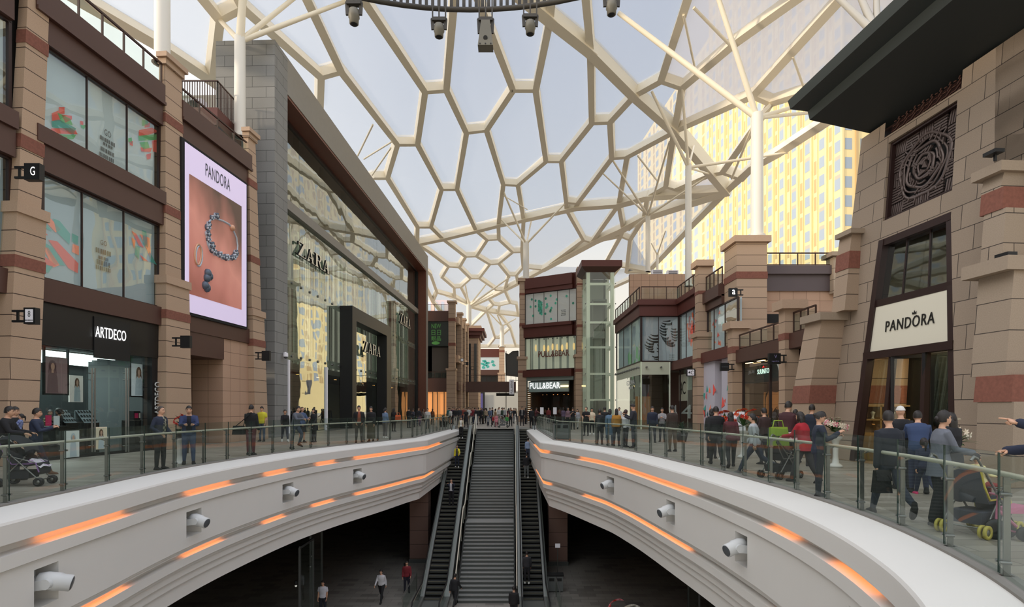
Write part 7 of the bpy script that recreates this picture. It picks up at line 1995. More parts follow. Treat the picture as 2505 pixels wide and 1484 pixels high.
def skeleton(pose, sex, child=False):
 p = dict(ll=(2, 4, 3), rl=(-1, 4, 2), la=(4, 8, 14, .05), ra=(4, 8, 14, .05), lean=0, head=(0, 0)); p.update(POSES[pose])
 k = Sk(); k.sex = sex
 L = R(p['lean']); up = V((0, math.sin(L), math.cos(L))); fw = V((0, math.cos(L), -math.sin(L)))
 k.up, k.fw = up, fw
 pel = V((0, 0, .95)); k.pel = pel
 k.spine = lambda z: pel+up*(z-.95) if z > .95 else pel+V((0, 0, z-.95))
 sw = .172 if sex == 'm' else .15
 if child: sw = .16
 k.sh = {}; k.el = {}; k.wr = {}; k.hd = {}
 for sd, a, s in (('l', p['la'], -1), ('r', p['ra'], 1)):
  f, ab, e, inw = R(a[0]), R(a[1]), R(a[2]), a[3]
  S = k.spine(1.405)+V((s*sw, 0, 0))
  d1 = V((s*math.sin(ab), math.sin(f)*math.cos(ab), -math.cos(f)*math.cos(ab)))
  E = S+d1*.285
  d2 = V((s*math.sin(ab)*.4-s*inw, math.sin(f+e), -math.cos(f+e))).normalized()
  W = E+d2*.245
  k.sh[sd], k.el[sd], k.wr[sd], k.hd[sd] = S, E, W, d2
 k.hip = {}; k.kn = {}; k.an = {}; k.toe = {}; lows = []
 for sd, a, s in (('l', p['ll'], -1), ('r', p['rl'], 1)):
  f, ab, kn = R(a[0]), R(a[1]), R(a[2])
  Hh = V((s*.088, 0, .90))
  d1 = V((s*math.sin(ab)*.5, math.sin(f), -math.cos(f))).normalized()
  K = Hh+d1*.415
  d2 = V((s*math.sin(ab)*.3, math.sin(f-kn), -math.cos(f-kn))).normalized()
  A = K+d2*.405
  tilt = min(0, f-kn)*.8 if pose != 'sit' else 0
  td = V((s*.12, math.cos(tilt), math.sin(tilt))).normalized()
  k.hip[sd], k.kn[sd], k.an[sd], k.toe[sd] = Hh, K, A, td
  lows.append(min((A-V((0, 0, .075))).z, (A+td*.15-V((0, 0, .075))).z))
 k.drop = min(lows)
 nb = k.spine(1.44); k.neck = nb
 k.hc = nb+up*.165+fw*.025; k.hy, k.hp = R(p['head'][0]), R(p['head'][1])
 k.hM = Matrix.Translation(k.hc) @ Matrix.Rotation(-k.hy, 4, 'Z') @ Matrix.Rotation(-k.hp, 4, 'X')
 return k
def chain(mb, pts, n=10):
 """rounded tapered tube through (point, radius)"""
 P_ = [V(p) for p, r in pts]; m = len(P_); vs = []
 ref = V((1, 0, 0))
 for i in range(m):
  d = (P_[min(i+1, m-1)]-P_[max(i-1, 0)]).normalized()
  a = d.cross(ref)
  if a.length < .2: a = d.cross(V((0, 1, 0)))
  a.normalize(); b = d.cross(a)
  for j in range(n):
   t = 2*math.pi*j/n; vs.append(P_[i]+(a*math.cos(t)+b*math.sin(t))*pts[i][1])
 fs = []
 for i in range(m-1):
  for j in range(n): fs.append((i*n+j, i*n+(j+1) % n, (i+1)*n+(j+1) % n, (i+1)*n+j))
 fs += [tuple(range(n-1, -1, -1)), tuple(range((m-1)*n, m*n))]
 mb.add(vs, fs, 0, True)
 mb.ball(P_[0], pts[0][1]*.98, 8, 6); mb.ball(P_[-1], pts[-1][1]*.98, 8, 6)
def rings(mb, lst, n=16):
 """elliptic rings: (centre, a-vector, b-vector)"""
 vs = []
 for c, a, b in lst:
  for j in range(n):
   t = 2*math.pi*j/n; ct, st = math.cos(t), math.sin(t)
   ct = math.copysign(abs(ct)**.85, ct); st = math.copysign(abs(st)**.85, st)
   vs.append(c+a*ct+b*st)
 m = len(lst); fs = []
 for i in range(m-1):
  for j in range(n): fs.append((i*n+j, i*n+(j+1) % n, (i+1)*n+(j+1) % n, (i+1)*n+j))
 fs += [tuple(range(n-1, -1, -1)), tuple(range((m-1)*n, m*n))]
 mb.add(vs, fs, 0, True)
TORSO = dict(m=[(.84, .10, .095), (.90, .158, .115), (.97, .165, .118), (1.07, .150, .108), (1.18, .162, .115), (1.29, .178, .122), (1.37, .180, .112), (1.43, .130, .085), (1.465, .068, .066)],
    f=[(.84, .10, .098), (.90, .162, .122), (.97, .166, .122), (1.08, .122, .095), (1.18, .135, .108), (1.27, .152, .124), (1.36, .156, .100), (1.42, .115, .078), (1.455, .056, .056)])
def torso(mb, k, z0, z1, t):
 T = TORSO['m' if k.sex == 'm' else 'f']; out = []
 zs = sorted(set([z0, z1]+[q[0] for q in T if z0 < q[0] < z1]))
 for z in zs:
  for i in range(len(T)-1):
   if T[i][0] <= z <= T[i+1][0]:
    u = (z-T[i][0])/(T[i+1][0]-T[i][0]); a = T[i][1]+(T[i+1][1]-T[i][1])*u; b = T[i][2]+(T[i+1][2]-T[i][2])*u; break
  else:
   a, b = (T[0][1], T[0][2]) if z < T[0][0] else (T[-1][1], T[-1][2])
  fw = k.fw if z > .95 else V((0, 1, 0))
  out.append((k.spine(z)+fw*(.012 if z > 1.1 else 0), V((a+t, 0, 0)), fw*(b+t)))
 rings(mb, out)
def lerp(a, b, t): return a.lerp(b, t)
def arm(mb, k, sd, t, upto):
 S, E, W = k.sh[sd], k.el[sd], k.wr[sd]
 f = 1.0 if k.sex == 'm' else .86
 pts = [(lerp(k.spine(1.385), S, .6), .054*f+t*.7), (S-k.up*.012, .055*f+t*.7), (lerp(S, E, .5), .047*f+t*.8)]
 if upto > .55: pts += [(E, .041*f+t*.8), (lerp(E, W, .35), .040*f+t*.8), (lerp(E, W, min(1, upto)), .030*f+t*1.1)]
 else: pts[-1] = (lerp(S, E, .6), .054*f+t*1.4)
 chain(mb, pts)
def leg(mb, k, sd, t, upto=1.0, wide=0.0):
 H_, K, A = k.hip[sd], k.kn[sd], k.an[sd]
 pts = [(H_+V((0, 0, .02)), .094+t), (lerp(H_, K, .4), .08+t+wide*.3), (lerp(H_, K, .92), .058+t+wide*.6), (lerp(K, A, .3), .055+t+wide*.8), (lerp(K, A, .75*upto), .042+t+wide), (lerp(K, A, upto), .036+t+wide)]
 chain(mb, pts)
def footm(mb, k, sd, t):
 A, td = k.an[sd], k.toe[sd]; dn = V((0, 0, -1)) if abs(td.z) < .3 else V((0, td.z, -1)).normalized()
 h = A+V((0, 0, -.045))-td*.04
 lat = td.cross(V((0, 0, 1))).normalized()
 out = []
 for u, w_, hh in ((-.035, .02, .02), (0, .036, .042), (.07, .042, .045), (.14, .046, .034), (.19, .036, .024), (.215, .016, .012)):
  out.append((h+td*u+V((0, 0, -.045+hh-.0)), lat*(w_+t), td.cross(lat)*(hh+t*.6)))
 rings(mb, out, 12)
 chain(mb, [(A+V((0, 0, .03)), .036+t), (A-V((0, 0, .03)), .036+t)], 8)
def head_shape(mb, k, child=False):
 M = k.hM; s = 1.16 if child else 1.0
 nu, nv = 20, 16; vs = []
 for j in range(nv+1):
  ph = math.pi*j/nv
  for i in range(nu):
   t = 2*math.pi*i/nu
   x, y, z = math.sin(ph)*math.cos(t), math.sin(ph)*math.sin(t), -math.cos(ph)
   X = .074*x; Y = .094*y; Z = .118*z
   if z < 0:
    X *= 1-.30*(-z)**1.5; Y = Y*(1-.22*(-z)) + (.012*(-z) if y > 0 else .018*(-z))
    if y > .3 and z < -.55: Y += .012*(y-.3)
   if y > .55 and -.05 < z < .25 and abs(x) > .2: Y -= .008
   if y > 0 and z > .35: Y -= .008*z
   vs.append(M @ (V((X, Y, Z))*s))
 fs = []
 for j in range(nv):
  for i in range(nu): fs.append((j*nu+i, j*nu+(i+1) % nu, (j+1)*nu+(i+1) % nu, (j+1)*nu+i))
 mb.add(vs, fs, 0, True)
 q = lambda x, y, z: M @ (V((x, y, z))*s)
 chain(mb, [(q(0, .084, .012), .009), (q(0, .098, -.016), .013), (q(0, .092, -.030), .014)], 8)
 for sx_ in (-1, 1):
  chain(mb, [(q(sx_*.074, -.002, .018), .012), (q(sx_*.077, -.006, -.004), .013), (q(sx_*.071, .002, -.030), .009)], 6)
  chain(mb, [(q(sx_*.05, .074, .032), .010), (q(sx_*.014, .086, .031), .009)], 6)
 chain(mb, [(q(-.018, .083, -.058), .009), (q(.018, .083, -.058), .009)], 6)
 chain(mb, [(k.neck-k.up*.02, .062 if k.sex == 'm' else .05), (k.neck+k.up*.05, .052 if k.sex == 'm' else .044), (k.hc-k.up*.06, .05 if k.sex == 'm' else .043)], 12)
HAND = {}
def hand_mesh(kind):
 """right hand along +Y (fingers), palm facing -Z, thumb towards -X"""
 mb = MB()
 mb.hexa([(-.022, -.012, -.013), (.022, -.012, -.013), (.022, .012, -.014), (-.022, .012, -.014), (-.022, -.012, .013), (.022, -.012, .013), (.022, .012, .013), (-.022, .012, .013)])
 mb.hexa([(-.028, .008, -.014), (.028, .008, -.013), (.039, .085, -.011), (-.039, .088, -.011), (-.028, .008, .013), (.028, .008, .012), (.039, .085, .009), (-.039, .088, .010)])
 cur = dict(relax=(18, 24, 20), grip=(48, 62, 45), point=(70, 85, 60))[kind]
 for i, (x, L_) in enumerate(((-.029, .072), (-.010, .080), (.010, .074), (.029, .058))):
  c = (4, 5, 4) if (kind == 'point' and i == 0) else tuple(v+3*i for v in cur)
  p = V((x, .083, 0)); a = 0; r_ = .0092-.0006*i; pts = [(p-V((0, .012, 0)), r_)]
  for s_, fl_ in zip((.45, .32, .25), c):
   a += R(fl_); p = p+V((0, math.cos(a), -math.sin(a)))*L_*s_*1.02; pts.append((p, r_*(1-.06*len(pts))));
  chain(mb, pts, 7)
 th = (V((-.026, .02, -.004)), V((-.050, .046, -.012)), V((-.058, .072, -.022)), V((-.054, .094, -.028)))
 if kind != 'relax': th = (V((-.026, .02, -.006)), V((-.046, .044, -.022)), V((-.036, .066, -.036)), V((-.016, .078, -.042)))
 chain(mb, [(th[0], .013), (th[1], .012), (th[2], .0105), (th[3], .0085)], 7)
 return mb
def hand(mb, k, sd, kind):
 if kind not in HAND: HAND[kind] = hand_mesh(kind)
 h = HAND[kind]; s = 1 if sd == 'r' else -1
 d = k.hd[sd]; W = k.wr[sd]
 hang = abs(d.z) > .7
 inner = V((-s, 0, 0)) if hang else V((-s*.3, 0, -1))
 if kind == 'point': inner = V((-s*.5, 0, -1))
 pn = (inner-d*inner.dot(d)).normalized()        # palm normal (hand -Z)
 z = -pn; x = d.cross(z).normalized()
 sc_ = 1.0 if k.sex == 'm' else .92
 flip = s
 b = len(mb.v)
 vs = [W+d*(p.y+.012)*sc_+x*p.x*sc_*flip*1+z*p.z*sc_ for p in h.v]
 mb.add(vs, [f if flip > 0 else f[::-1] for f in h.f], 0, True)
def remesh(mb, vox, sm=2):
 me = bpy.data.meshes.new('t'); me.from_pydata(mb.v, [], mb.f); me.update()
 o = bpy.data.objects.new('t', me); COL.objects.link(o)
 m = o.modifiers.new('r', 'REMESH'); m.mode = 'VOXEL'; m.voxel_size = vox; m.use_smooth_shade = True
 if sm: s = o.modifiers.new('s', 'SMOOTH'); s.iterations = sm; s.factor = .5
 dg = bpy.context.evaluated_depsgraph_get()
 out = bpy.data.meshes.new_from_object(o.evaluated_get(dg))
 bpy.data.objects.remove(o); bpy.data.meshes.remove(me)
 return out
def tomesh(mb, name):
 me = bpy.data.meshes.new(name); me.from_pydata(mb.v, [], mb.f)
 me.polygons.foreach_set('use_smooth', [True]*len(mb.f)); me.update(); return me
def join(me, mb, mi):
 """append an unremeshed shape to a mesh"""
 bm = bmesh.new(); bm.from_mesh(me)
 vv = [bm.verts.new(p) for p in mb.v]
 for f in mb.f:
  try:
   q = bm.faces.new([vv[i] for i in f]); q.smooth = True; q.material_index = mi
  except ValueError: pass
 bm.to_mesh(me); bm.free(); return me
PC = {}; CC = {}
def person_meshes(pose, sex, child, vox, hair, top, bottom, hands, nosho):
 """-> list of (part name, parent index, mesh, colour slot)"""
 key = (pose, sex, child, vox, hair, top, bottom, hands, nosho)
 if key in PC: return PC[key]
 k = skeleton(pose, sex, child); out = []
 mb = MB(); torso(mb, k, .85, 1.46, 0); head_shape(mb, k, child)
 for sd in 'lr':
  arm(mb, k, sd, 0, 1.0); leg(mb, k, sd, 0); footm(mb, k, sd, 0)
 def mkbody():
  body = remesh(mb, min(vox, .016) if vox < .02 else vox*.85, 1)
  for q_, sd in enumerate('lr'):
   hm = MB(); hand(hm, k, sd, hands[q_]); join(body, hm, 0)
  return body
 K0 = (pose, sex, child, vox)
 def comp(kk, fn):
  if kk not in CC:
   me = fn()
   for v in me.vertices: v.co.z -= k.drop
   if not me.materials: me.materials.append(None)
   me.polygons.foreach_set('use_smooth', [True]*len(me.polygons)); CC[kk] = me
  return CC[kk]
 out.append(('body', None, comp(('body', K0, hands), mkbody), 'skin'))
 M = k.hM; s = 1.16 if child else 1.0
 if vox < .026:
  fm = MB()
  for sx_ in (-1, 1):
   fm.ball((0, 0, 0), 1, 8, 6)
   n_ = len(fm.v)
   for i in range(n_-8*7, n_):
    p = fm.v[i]; fm.v[i] = M @ (V((sx_*.031+p.x*.0125, .0845+p.y*.007, .012+p.z*.0052))*s)
  out.append(('eyes', 0, comp(('eyes', K0), lambda: tomesh(fm, 'eyes')), 'eye'))
  fe = fm
  fm = MB()
  for sx_ in (-1, 1): chain(fm, [(M @ (V((sx_*.046, .081, .032))*s), .004), (M @ (V((sx_*.016, .0925, .034))*s), .0045)], 5)
  out.append(('eyebrows', 0, comp(('brow', K0), lambda: tomesh(fm, 'eyebrows')), 'hair'))
  fm = MB(); chain(fm, [(M @ (V((-.021, .086, -.056))*s), .004), (M @ (V((0, .0935, -.056))*s), .0062), (M @ (V((.021, .086, -.056))*s), .004)], 6)
  out.append(('lips', 0, comp(('lips', K0), lambda: tomesh(fm, 'lips')), 'lip'))
 hm = MB(); q = lambda x, y, z: M @ (V((x, y, z))*s)
 nu, nv = 22, 14; vs = []; keep = []
 for j in range(nv+1):
  ph = math.pi*j/nv
  for i in range(nu):
   t = 2*math.pi*i/nu; x, y, z = math.sin(ph)*math.cos(t), math.sin(ph)*math.sin(t), math.cos(ph)
   th = .008 if hair in ('short', 'thin') else .013
   if hair in ('short',) and z > .3: th += .009*min(1, (z-.3)*3)
   wob = .003*math.sin(7*t+3*ph)+.0025*math.sin(17*t+5*ph)
   vs.append(q(x*(.077+th*.75+wob), y*(.096+th)-.004, z*(.117+th+wob)+.002))
 lowlim = dict(short=-.28, thin=-.22, bob=-.85, long=-.85, tail=-.35, bun=-.35, cap=.2)[hair]
 for j in range(nv):
  for i in range(nu):
   ph = math.pi*(j+.5)/nv; t = 2*math.pi*(i+.5)/nu; x, y, z = math.sin(ph)*math.cos(t), math.sin(ph)*math.sin(t), math.cos(ph)
   front = y > .38
   line = .52 if hair != 'thin' else .80
   if front and z < line-.25*abs(x): continue
   if not front and z < lowlim: continue
   if not front and y > -.1 and z < (-.05 if hair in ('short', 'thin', 'tail', 'bun', 'cap') else lowlim): continue
   keep.append((j*nu+i, (j+1)*nu+i, (j+1)*nu+(i+1) % nu, j*nu+(i+1) % nu))
 hm.add(vs, keep, 0, True)
 if hair in ('long', 'bob'):
  zb = -.30 if hair == 'long' else -.15
  rings(hm, [(q(0, -.045, .03), V((.082*s, 0, 0)), k.fw*.055*s), (q(0, -.058, -.07), V((.086*s, 0, 0)), k.fw*.05*s), (q(0, -.07, zb+.06), V((.078*s, 0, 0)), k.fw*.042*s), (q(0, -.07, zb), V((.05*s, 0, 0)), k.fw*.022*s)], 12)
 if hair == 'tail':
  chain(hm, [(q(0, -.085, .03), .032), (q(0, -.13, 0), .036), (q(0, -.135, -.09), .03), (q(0, -.12, -.19), .012)], 8)
 if hair == 'bun': hm.ball(q(0, -.105, .0), (.042*s, .038*s, .04*s), 10, 8)
 out.append(('cap' if hair == 'cap' else 'hair', 0, comp(('hair', K0, hair), lambda: tomesh(hm, 'hair')), 'hair'))
 def garment(name, fn, slot, vx, sm=2, ex=None, post=None):
  def mk():
   g = MB(); fn(g); me = remesh(g, vx, sm)
   if post: post(me)
   return me
  out.append((name, 0, comp((name, K0, ex), mk), slot))
 tname, tlen, sleeve, tt, openw = top
 gv = vox
 if openw:
  def inner(g): torso(g, k, max(.90, tlen), 1.455, .010)
  garment('shirt', inner, 'inner', gv, ex=('in', tlen))
 def topf(g):
  torso(g, k, max(.845, tlen), 1.46 if not openw else 1.45, tt)
  if tlen < .845:   # coat skirt below the hips
   rings(g, [(k.spine(.95), V((.168+tt, 0, 0)), V((0, .122+tt, 0))), (V((0, .0, .80)), V((.178+tt, 0, 0)), V((0, .138+tt, 0))), (V((0, .0, tlen)), V((.19+tt, 0, 0)), V((0, .155+tt, 0)))])
  for sd in 'lr':
   if sleeve: arm(g, k, sd, tt*.9, sleeve)
 def cut(me):
  bm = bmesh.new(); bm.from_mesh(me); iv = k.fw
  kill = []
  for f in bm.faces:
   c = f.calc_center_median(); zr = (c-k.pel).dot(k.up)+.95; yl = (c-k.spine(zr)).dot(k.fw)
   if yl > .05 and abs(c.x) < openw*(1+.6*(1-min(1, max(0, (zr-.9)/.5)))) and zr < 1.46 and yl < .2: kill.append(f)
  bmesh.ops.delete(bm, geom=kill, context='FACES'); bm.to_mesh(me); bm.free()
 garment(tname, topf, 'top', gv, ex=top, post=cut if openw else None)
 bname, wide = bottom
 if bname == 'trousers':
  def bf(g):
   torso(g, k, .85, 1.02, .010)
   for sd in 'lr': leg(g, k, sd, .012, .97, wide)
  garment('trousers', bf, 'bottom', gv, ex=wide)
 elif bname in ('skirt', 'long_skirt'):
  zb = .52 if bname == 'skirt' else .16
  def bf(g):
   torso(g, k, .88, 1.04, .012)
   rings(g, [(V((0, 0, .97)), V((.172, 0, 0)), V((0, .128, 0))), (V((0, 0, .80)), V((.19, 0, 0)), V((0, .155, 0))), (V((0, 0, zb)), V((.205+wide, 0, 0)), V((0, .19+wide, 0)))])
  garment(bname, bf, 'bottom', gv, ex=wide)
 if not nosho:
  for sd in 'lr':
   garment('shoe', lambda g, sd=sd: footm(g, k, sd, .010), 'shoe', min(gv, .016), 1, ex=sd)
 PC[key] = (out, k); return PC[key]
def cloth(c):
 return mat('cloth_%d_%d_%d' % tuple(c), c, .85, noise=.10, nscale=9)
def plaid():
 if 'plaid' in MC: return MC['plaid']
 m, nt, b = newmat('plaid_cloth'); tc = nt.nodes.new('ShaderNodeTexCoord'); mp = nt.nodes.new('ShaderNodeMapping'); mp.inputs['Scale'].default_value = (9, 9, 9)
 nt.links.new(tc.outputs['Object'], mp.inputs['Vector']); ck = nt.nodes.new('ShaderNodeTexChecker'); ck.inputs['Scale'].default_value = 1.6
 ck.inputs['Color1'].default_value = lin((150, 146, 128)); ck.inputs['Color2'].default_value = lin((52, 56, 58)); nt.links.new(mp.outputs[0], ck.inputs['Vector']); nt.links.new(ck.outputs['Color'], b.inputs['Base Color']); b.inputs['Roughness'].default_value = .9
 MC['plaid'] = m; return m
def pattern(name, c1, c2, sc_=14):
 if name in MC: return MC[name]
 m, nt, b = newmat(name); tc = nt.nodes.new('ShaderNodeTexCoord'); vo = nt.nodes.new('ShaderNodeTexVoronoi'); vo.inputs['Scale'].default_value = sc_
 nt.links.new(tc.outputs['Object'], vo.inputs['Vector']); cr = nt.nodes.new('ShaderNodeValToRGB'); cr.color_ramp.elements[0].position = .3; cr.color_ramp.elements[1].position = .4
 cr.color_ramp.elements[0].color = lin(c1); cr.color_ramp.elements[1].color = lin(c2)
 nt.links.new(vo.outputs['Distance'], cr.inputs['Fac']); nt.links.new(cr.outputs['Color'], b.inputs['Base Color']); b.inputs['Roughness'].default_value = .9
 MC[name] = m; return m
M_skin = mat('skin', (206, 160, 132), .5); M_skin2 = mat('skin_tan', (178, 130, 102), .5); M_eye = mat('dark_eye', (34, 24, 20), .2); M_lip = mat('lip', (160, 86, 80), .5)
JK = ('jacket', .86, 1.0, .021, .055); JC = ('jacket', .86, 1.0, .021, 0); SH = ('shirt', .90, 1.0, .013, 0); TS = ('t_shirt', .90, .4, .014, 0); SW = ('sweater', .88, 1.0, .022, 0); CO = ('coat', .62, 1.0, .026, 0); COo = ('coat', .60, 1.0, .026, .06); CG = ('cardigan', .74, 1.0, .024, .06); DR = ('dress', .56, .4, .016, 0)
TR = ('trousers', 0.0); TW_ = ('trousers', .012); SK = ('skirt', 0.0); LSK = ('long_skirt', 0.0)
def person(x, y, z, heading, label, pose='stand', sex='m', H=1.72, hair='short', hc=(34, 28, 25), top=SH, tc=(60, 60, 66), inner=None, bottom=TR, bc=(40, 42, 48), sc_=(30, 28, 28), child=False, group=None, hands=('relax', 'relax'), skin=None, name='person', wid=1.0, tm=None, im=None, bm_=None):
 D = max(3, y)
 vox = .013 if D < 11 else (.016 if D < 18 else (.02 if D < 30 else .027))
 parts, k = person_meshes(pose, sex, child, vox, hair, top, bottom, hands, False)
 t = thing(name, label, 'person', (x, y, z), -R(heading), group)
 s = H/1.735; t.scale = (s*wid, s*wid, s)
 slots = dict(skin=skin or M_skin, eye=M_eye, lip=M_lip, hair=mat('hair_%d_%d_%d' % hc, hc, .55), top=tm or cloth(tc), inner=im or cloth(inner or (200, 198, 192)), bottom=bm_ or cloth(bc), shoe=cloth(sc_))
 body = None
 for nme, par, me, slot in parts:
  o = bpy.data.objects.new(nme, me); COL.objects.link(o)
  o.parent = body if body is not None else t
  if body is None: body = o
  o.material_slots[0].link = 'OBJECT'; o.material_slots[0].material = slots[slot]
 t['_k'] = 0; del t['_k']
 return t, k, s
def pp(px, fy, heading, label, z=0.0, D=None, **kw):
 """person standing where pixel column px meets the ground at row fy"""
 if D is None: D = (EYE-z)*F/(fy-HY)
 x = (px-CX)/F*D
 return person(x, D, z, heading, label, **kw)
def esc_z(y): return -(46.3-y)*8.4/16.4
BK = (30, 30, 33); DK = (44, 44, 50); NV = (38, 46, 72); GR = (120, 122, 124); WH = (214, 212, 206); BE = (180, 164, 140); MR = (92, 44, 48); JN = (70, 84, 108); BR_ = (96, 76, 60)
pp(8, 0, 70, 'person in dark jacket pushing a stroller at the left frame edge', D=12.9, pose='push', top=JC, tc=BK, bc=DK)
pp(34, 0, 80, 'man in black jacket seen from behind, next to the stroller pusher', D=14.2, pose='stand', top=JC, tc=(26, 26, 28), bc=DK, H=1.69)
a_, k_, s_ = pp(88, 1160, 62, 'man in dark blue jacket striding while carrying a child', pose='carry', top=JC, tc=(44, 52, 72), bc=(36, 40, 56), sc_=(104, 74, 52))
person(a_.location.x-.13, a_.location.y-.36, .84, 235, 'small child in blue patterned coat carried on the arm of a striding man', pose='sit', sex='f', H=.86, hair='tail', child=True, top=JC, tm=pattern('blue_print', (60, 70, 130), (128, 140, 180)), bc=(90, 96, 120))
pp(146, 0, 250, 'black haired shop assistant in black standing inside the cosmetics shop', D=19.6, pose='phone', sex='f', hair='bob', top=SH, tc=BK, bc=BK, H=1.66)
pp(122, 0, 120, 'shop customer in green brown coat inside the cosmetics shop', D=20.2, pose='stand', sex='f', hair='bun', top=JC, tc=(96, 92, 66), bc=DK, H=1.6)
pp(392, 1148, 95, 'balding man in plaid shirt and open dark jacket at the left railing', pose='hips', hair='thin', hc=(70, 62, 56), top=JK, tc=(40, 46, 64), im=plaid(), bc=(34, 36, 36), H=1.71)
pp(462, 1136, 150, 'man in blue jacket and jeans leaning on the left railing', pose='lean', top=JK, tc=(52, 62, 98), inner=(36, 36, 44), bc=(72, 86, 116), hands=('grip', 'grip'), H=1.74)
g_, k_, s_ = pp(614, 1112, 5, 'man seen from behind in black jacket and maroon trousers', pose='stand2', top=JC, tc=(26, 26, 28), bc=(98, 48, 52), H=1.77)
def bag(p, w_, h_, d_, m, lab, strap=None, rz=0.0, name='shoulder_bag'):
 t = thing(name, lab, 'bag', p, rz)
 mb = MB(); P0 = V(p); c = math.cos(rz); s = math.sin(rz)
 q = lambda x, y, z: P0+V((x*c-y*s, x*s+y*c, z))
 mb.hexa([q(-w_/2, -d_/2, 0), q(w_/2, -d_/2, 0), q(w_/2, d_/2, 0), q(-w_/2, d_/2, 0), q(-w_*.42, -d_*.3, h_), q(w_*.42, -d_*.3, h_), q(w_*.42, d_*.3, h_), q(-w_*.42, d_*.3, h_)])
 mb.build('bag_body', m, t)
 mb = MB(); mb.pipe([q(-w_*.35, 0, h_*.9)]+[V(x) for x in strap]+[q(w_*.35, 0, h_*.9)] if strap else [q(-w_*.3, 0, h_*.9), q(-w_*.2, 0, h_+.16), q(w_*.2, 0, h_+.16), q(w_*.3, 0, h_*.9)], .014, 6); mb.build('strap', m, t)
 mb = MB(); mb.hexa([q(-w_*.45, -d_*.55, h_*.55), q(w_*.45, -d_*.55, h_*.55), q(w_*.42, -d_*.2, h_*1.02), q(-w_*.42, -d_*.2, h_*1.02), q(-w_*.45, -d_*.62, h_*.55), q(w_*.45, -d_*.62, h_*.55), q(w_*.42, -d_*.34, h_*1.04), q(-w_*.42, -d_*.34, h_*1.04)]); mb.build('flap', m, t)
 return t
L = a_.location
gl_ = g_.location
bag((gl_.x-.40, gl_.y-.05, .72), .42, .30, .2, cloth((24, 24, 24)), 'black shoulder bag hanging at the side of the man in maroon trousers', [(gl_.x-.26, gl_.y-.12, 1.2), (gl_.x+.1, gl_.y-.16, 1.5), (gl_.x-.14, gl_.y-.0, 1.46)])
pp(641, 1079, 185, 'guard in yellow vest over a dark uniform by the pink stone wall', pose='stand', top=('vest', .88, .4, .026, 0), tc=(214, 206, 60), bc=(70, 84, 104), H=1.74)
pp(697, 1080, 150, 'woman in black jacket walking left of the man in jeans', pose='walk', sex='f', hair='bun', top=JC, tc=BK, bc=(50, 54, 66), sc_=WH, H=1.62)
pp(722, 1097, 110, 'man in grey jacket and jeans with one foot raised at the railing', pose='foot', top=JC, tc=(92, 96, 106), bc=(74, 82, 96), H=1.76, hands=('grip', 'grip'))
pp(739, 1082, 120, 'woman in denim jacket and black skirt looking up', pose='lookup', sex='f', hair='tail', top=JC, tc=(74, 90, 122), bottom=SK, bc=BK, H=1.72)
pp(768, 1081, 205, 'woman in black coat with a red scarf near the glass shopfront', pose='stand2', sex='f', hair='long', top=CO, tc=(28, 28, 32), bc=(40, 36, 38), H=1.64)
pp(878, 1083, 160, 'man in black jacket over an orange top near the black portal', pose='pocket', top=JK, tc=(28, 28, 30), inner=(140, 78, 56), bc=(84, 78, 72), H=1.78)
pp(908, 1080, 190, 'man in black sweater and long olive apron beside the orange top man', pose='stand', top=SW, tc=(26, 26, 28), bottom=LSK, bc=(92, 84, 68), H=1.74)
pp(942, 1071, 30, 'woman in denim blue jacket and grey trousers seen from behind', pose='stand2', sex='f', hair='tail', top=JC, tc=(104, 124, 150), bc=(104, 100, 98), sc_=WH, H=1.68)
g_, k_, s_ = pp(963, 1055, 20, 'woman in black coat beyond the denim jacket, orange bag at her side', pose='stand', sex='f', hair='long', top=CO, tc=(30, 28, 30), bc=(60, 50, 50), H=1.66)
bag((g_.location.x+.34, g_.location.y-.1, .82), .42, .34, .2, cloth((206, 96, 50)), 'orange handbag held by the woman in a black coat', name='handbag')
for i, (px, D, c, b_, l, po, sx) in enumerate(((1000, 48, BK, DK, 'person in black facing the store at the left of the group by the copper jamb', 'stand', 'm'), (1011, 50, (60, 60, 70), BK, 'person in grey jacket second in the group by the copper jamb', 'phone', 'f'),
 (1024, 53, (40, 38, 44), JN, 'person in dark top and jeans in the middle of the group by the copper jamb', 'stand2', 'm'), (1034, 56, (110, 100, 92), BK, 'person in taupe jacket in the group by the copper jamb', 'walk', 'f'),
 (1046, 46, (196, 194, 190), (90, 92, 98), 'person in pale grey sweater near the end of the left balustrade', 'walk2', 'm'), (1058, 58, (120, 70, 40), BK, 'person in rust brown jacket before the amber lit window', 'stand', 'f'))):
 pp(px, 0, (20, 200, 150, 90, 170, 10)[i], l, D=D, pose=po, sex=sx, hair='short' if sx == 'm' else 'long', top=JC, tc=c, bc=b_, H=1.7 if sx == 'm' else 1.62)
def crowd(px, fy, h, lab, **kw): return pp(px, fy, h, lab, **kw)
crowd(1102, 1037, 200, 'woman in white shirt and dark skirt left of the escalator top', pose='stand', sex='f', hair='long', top=SH, tc=WH, bottom=SK, bc=DK, H=1.62)
crowd(1113, 1039, 160, 'man in black jacket standing between white shirt woman and escalator', pose='pocket', top=JC, tc=BK, bc=DK)
pp(1128, 0, 185, 'woman in white top and open beige jacket stepping onto the left escalator', z=esc_z(44.9), D=44.9, pose='ride', sex='f', hair='long', top=JK, tc=(172, 160, 134), inner=(226, 224, 218), bc=BK, sc_=WH, H=1.7)
pp(1118, 0, 180, 'woman in yellow jacket riding down the left escalator', z=esc_z(41.2), D=41.2, pose='ride', sex='f', hair='long', top=JK, tc=(214, 200, 50), inner=(60, 60, 60), bc=(40, 46, 60), sc_=WH, H=1.64)
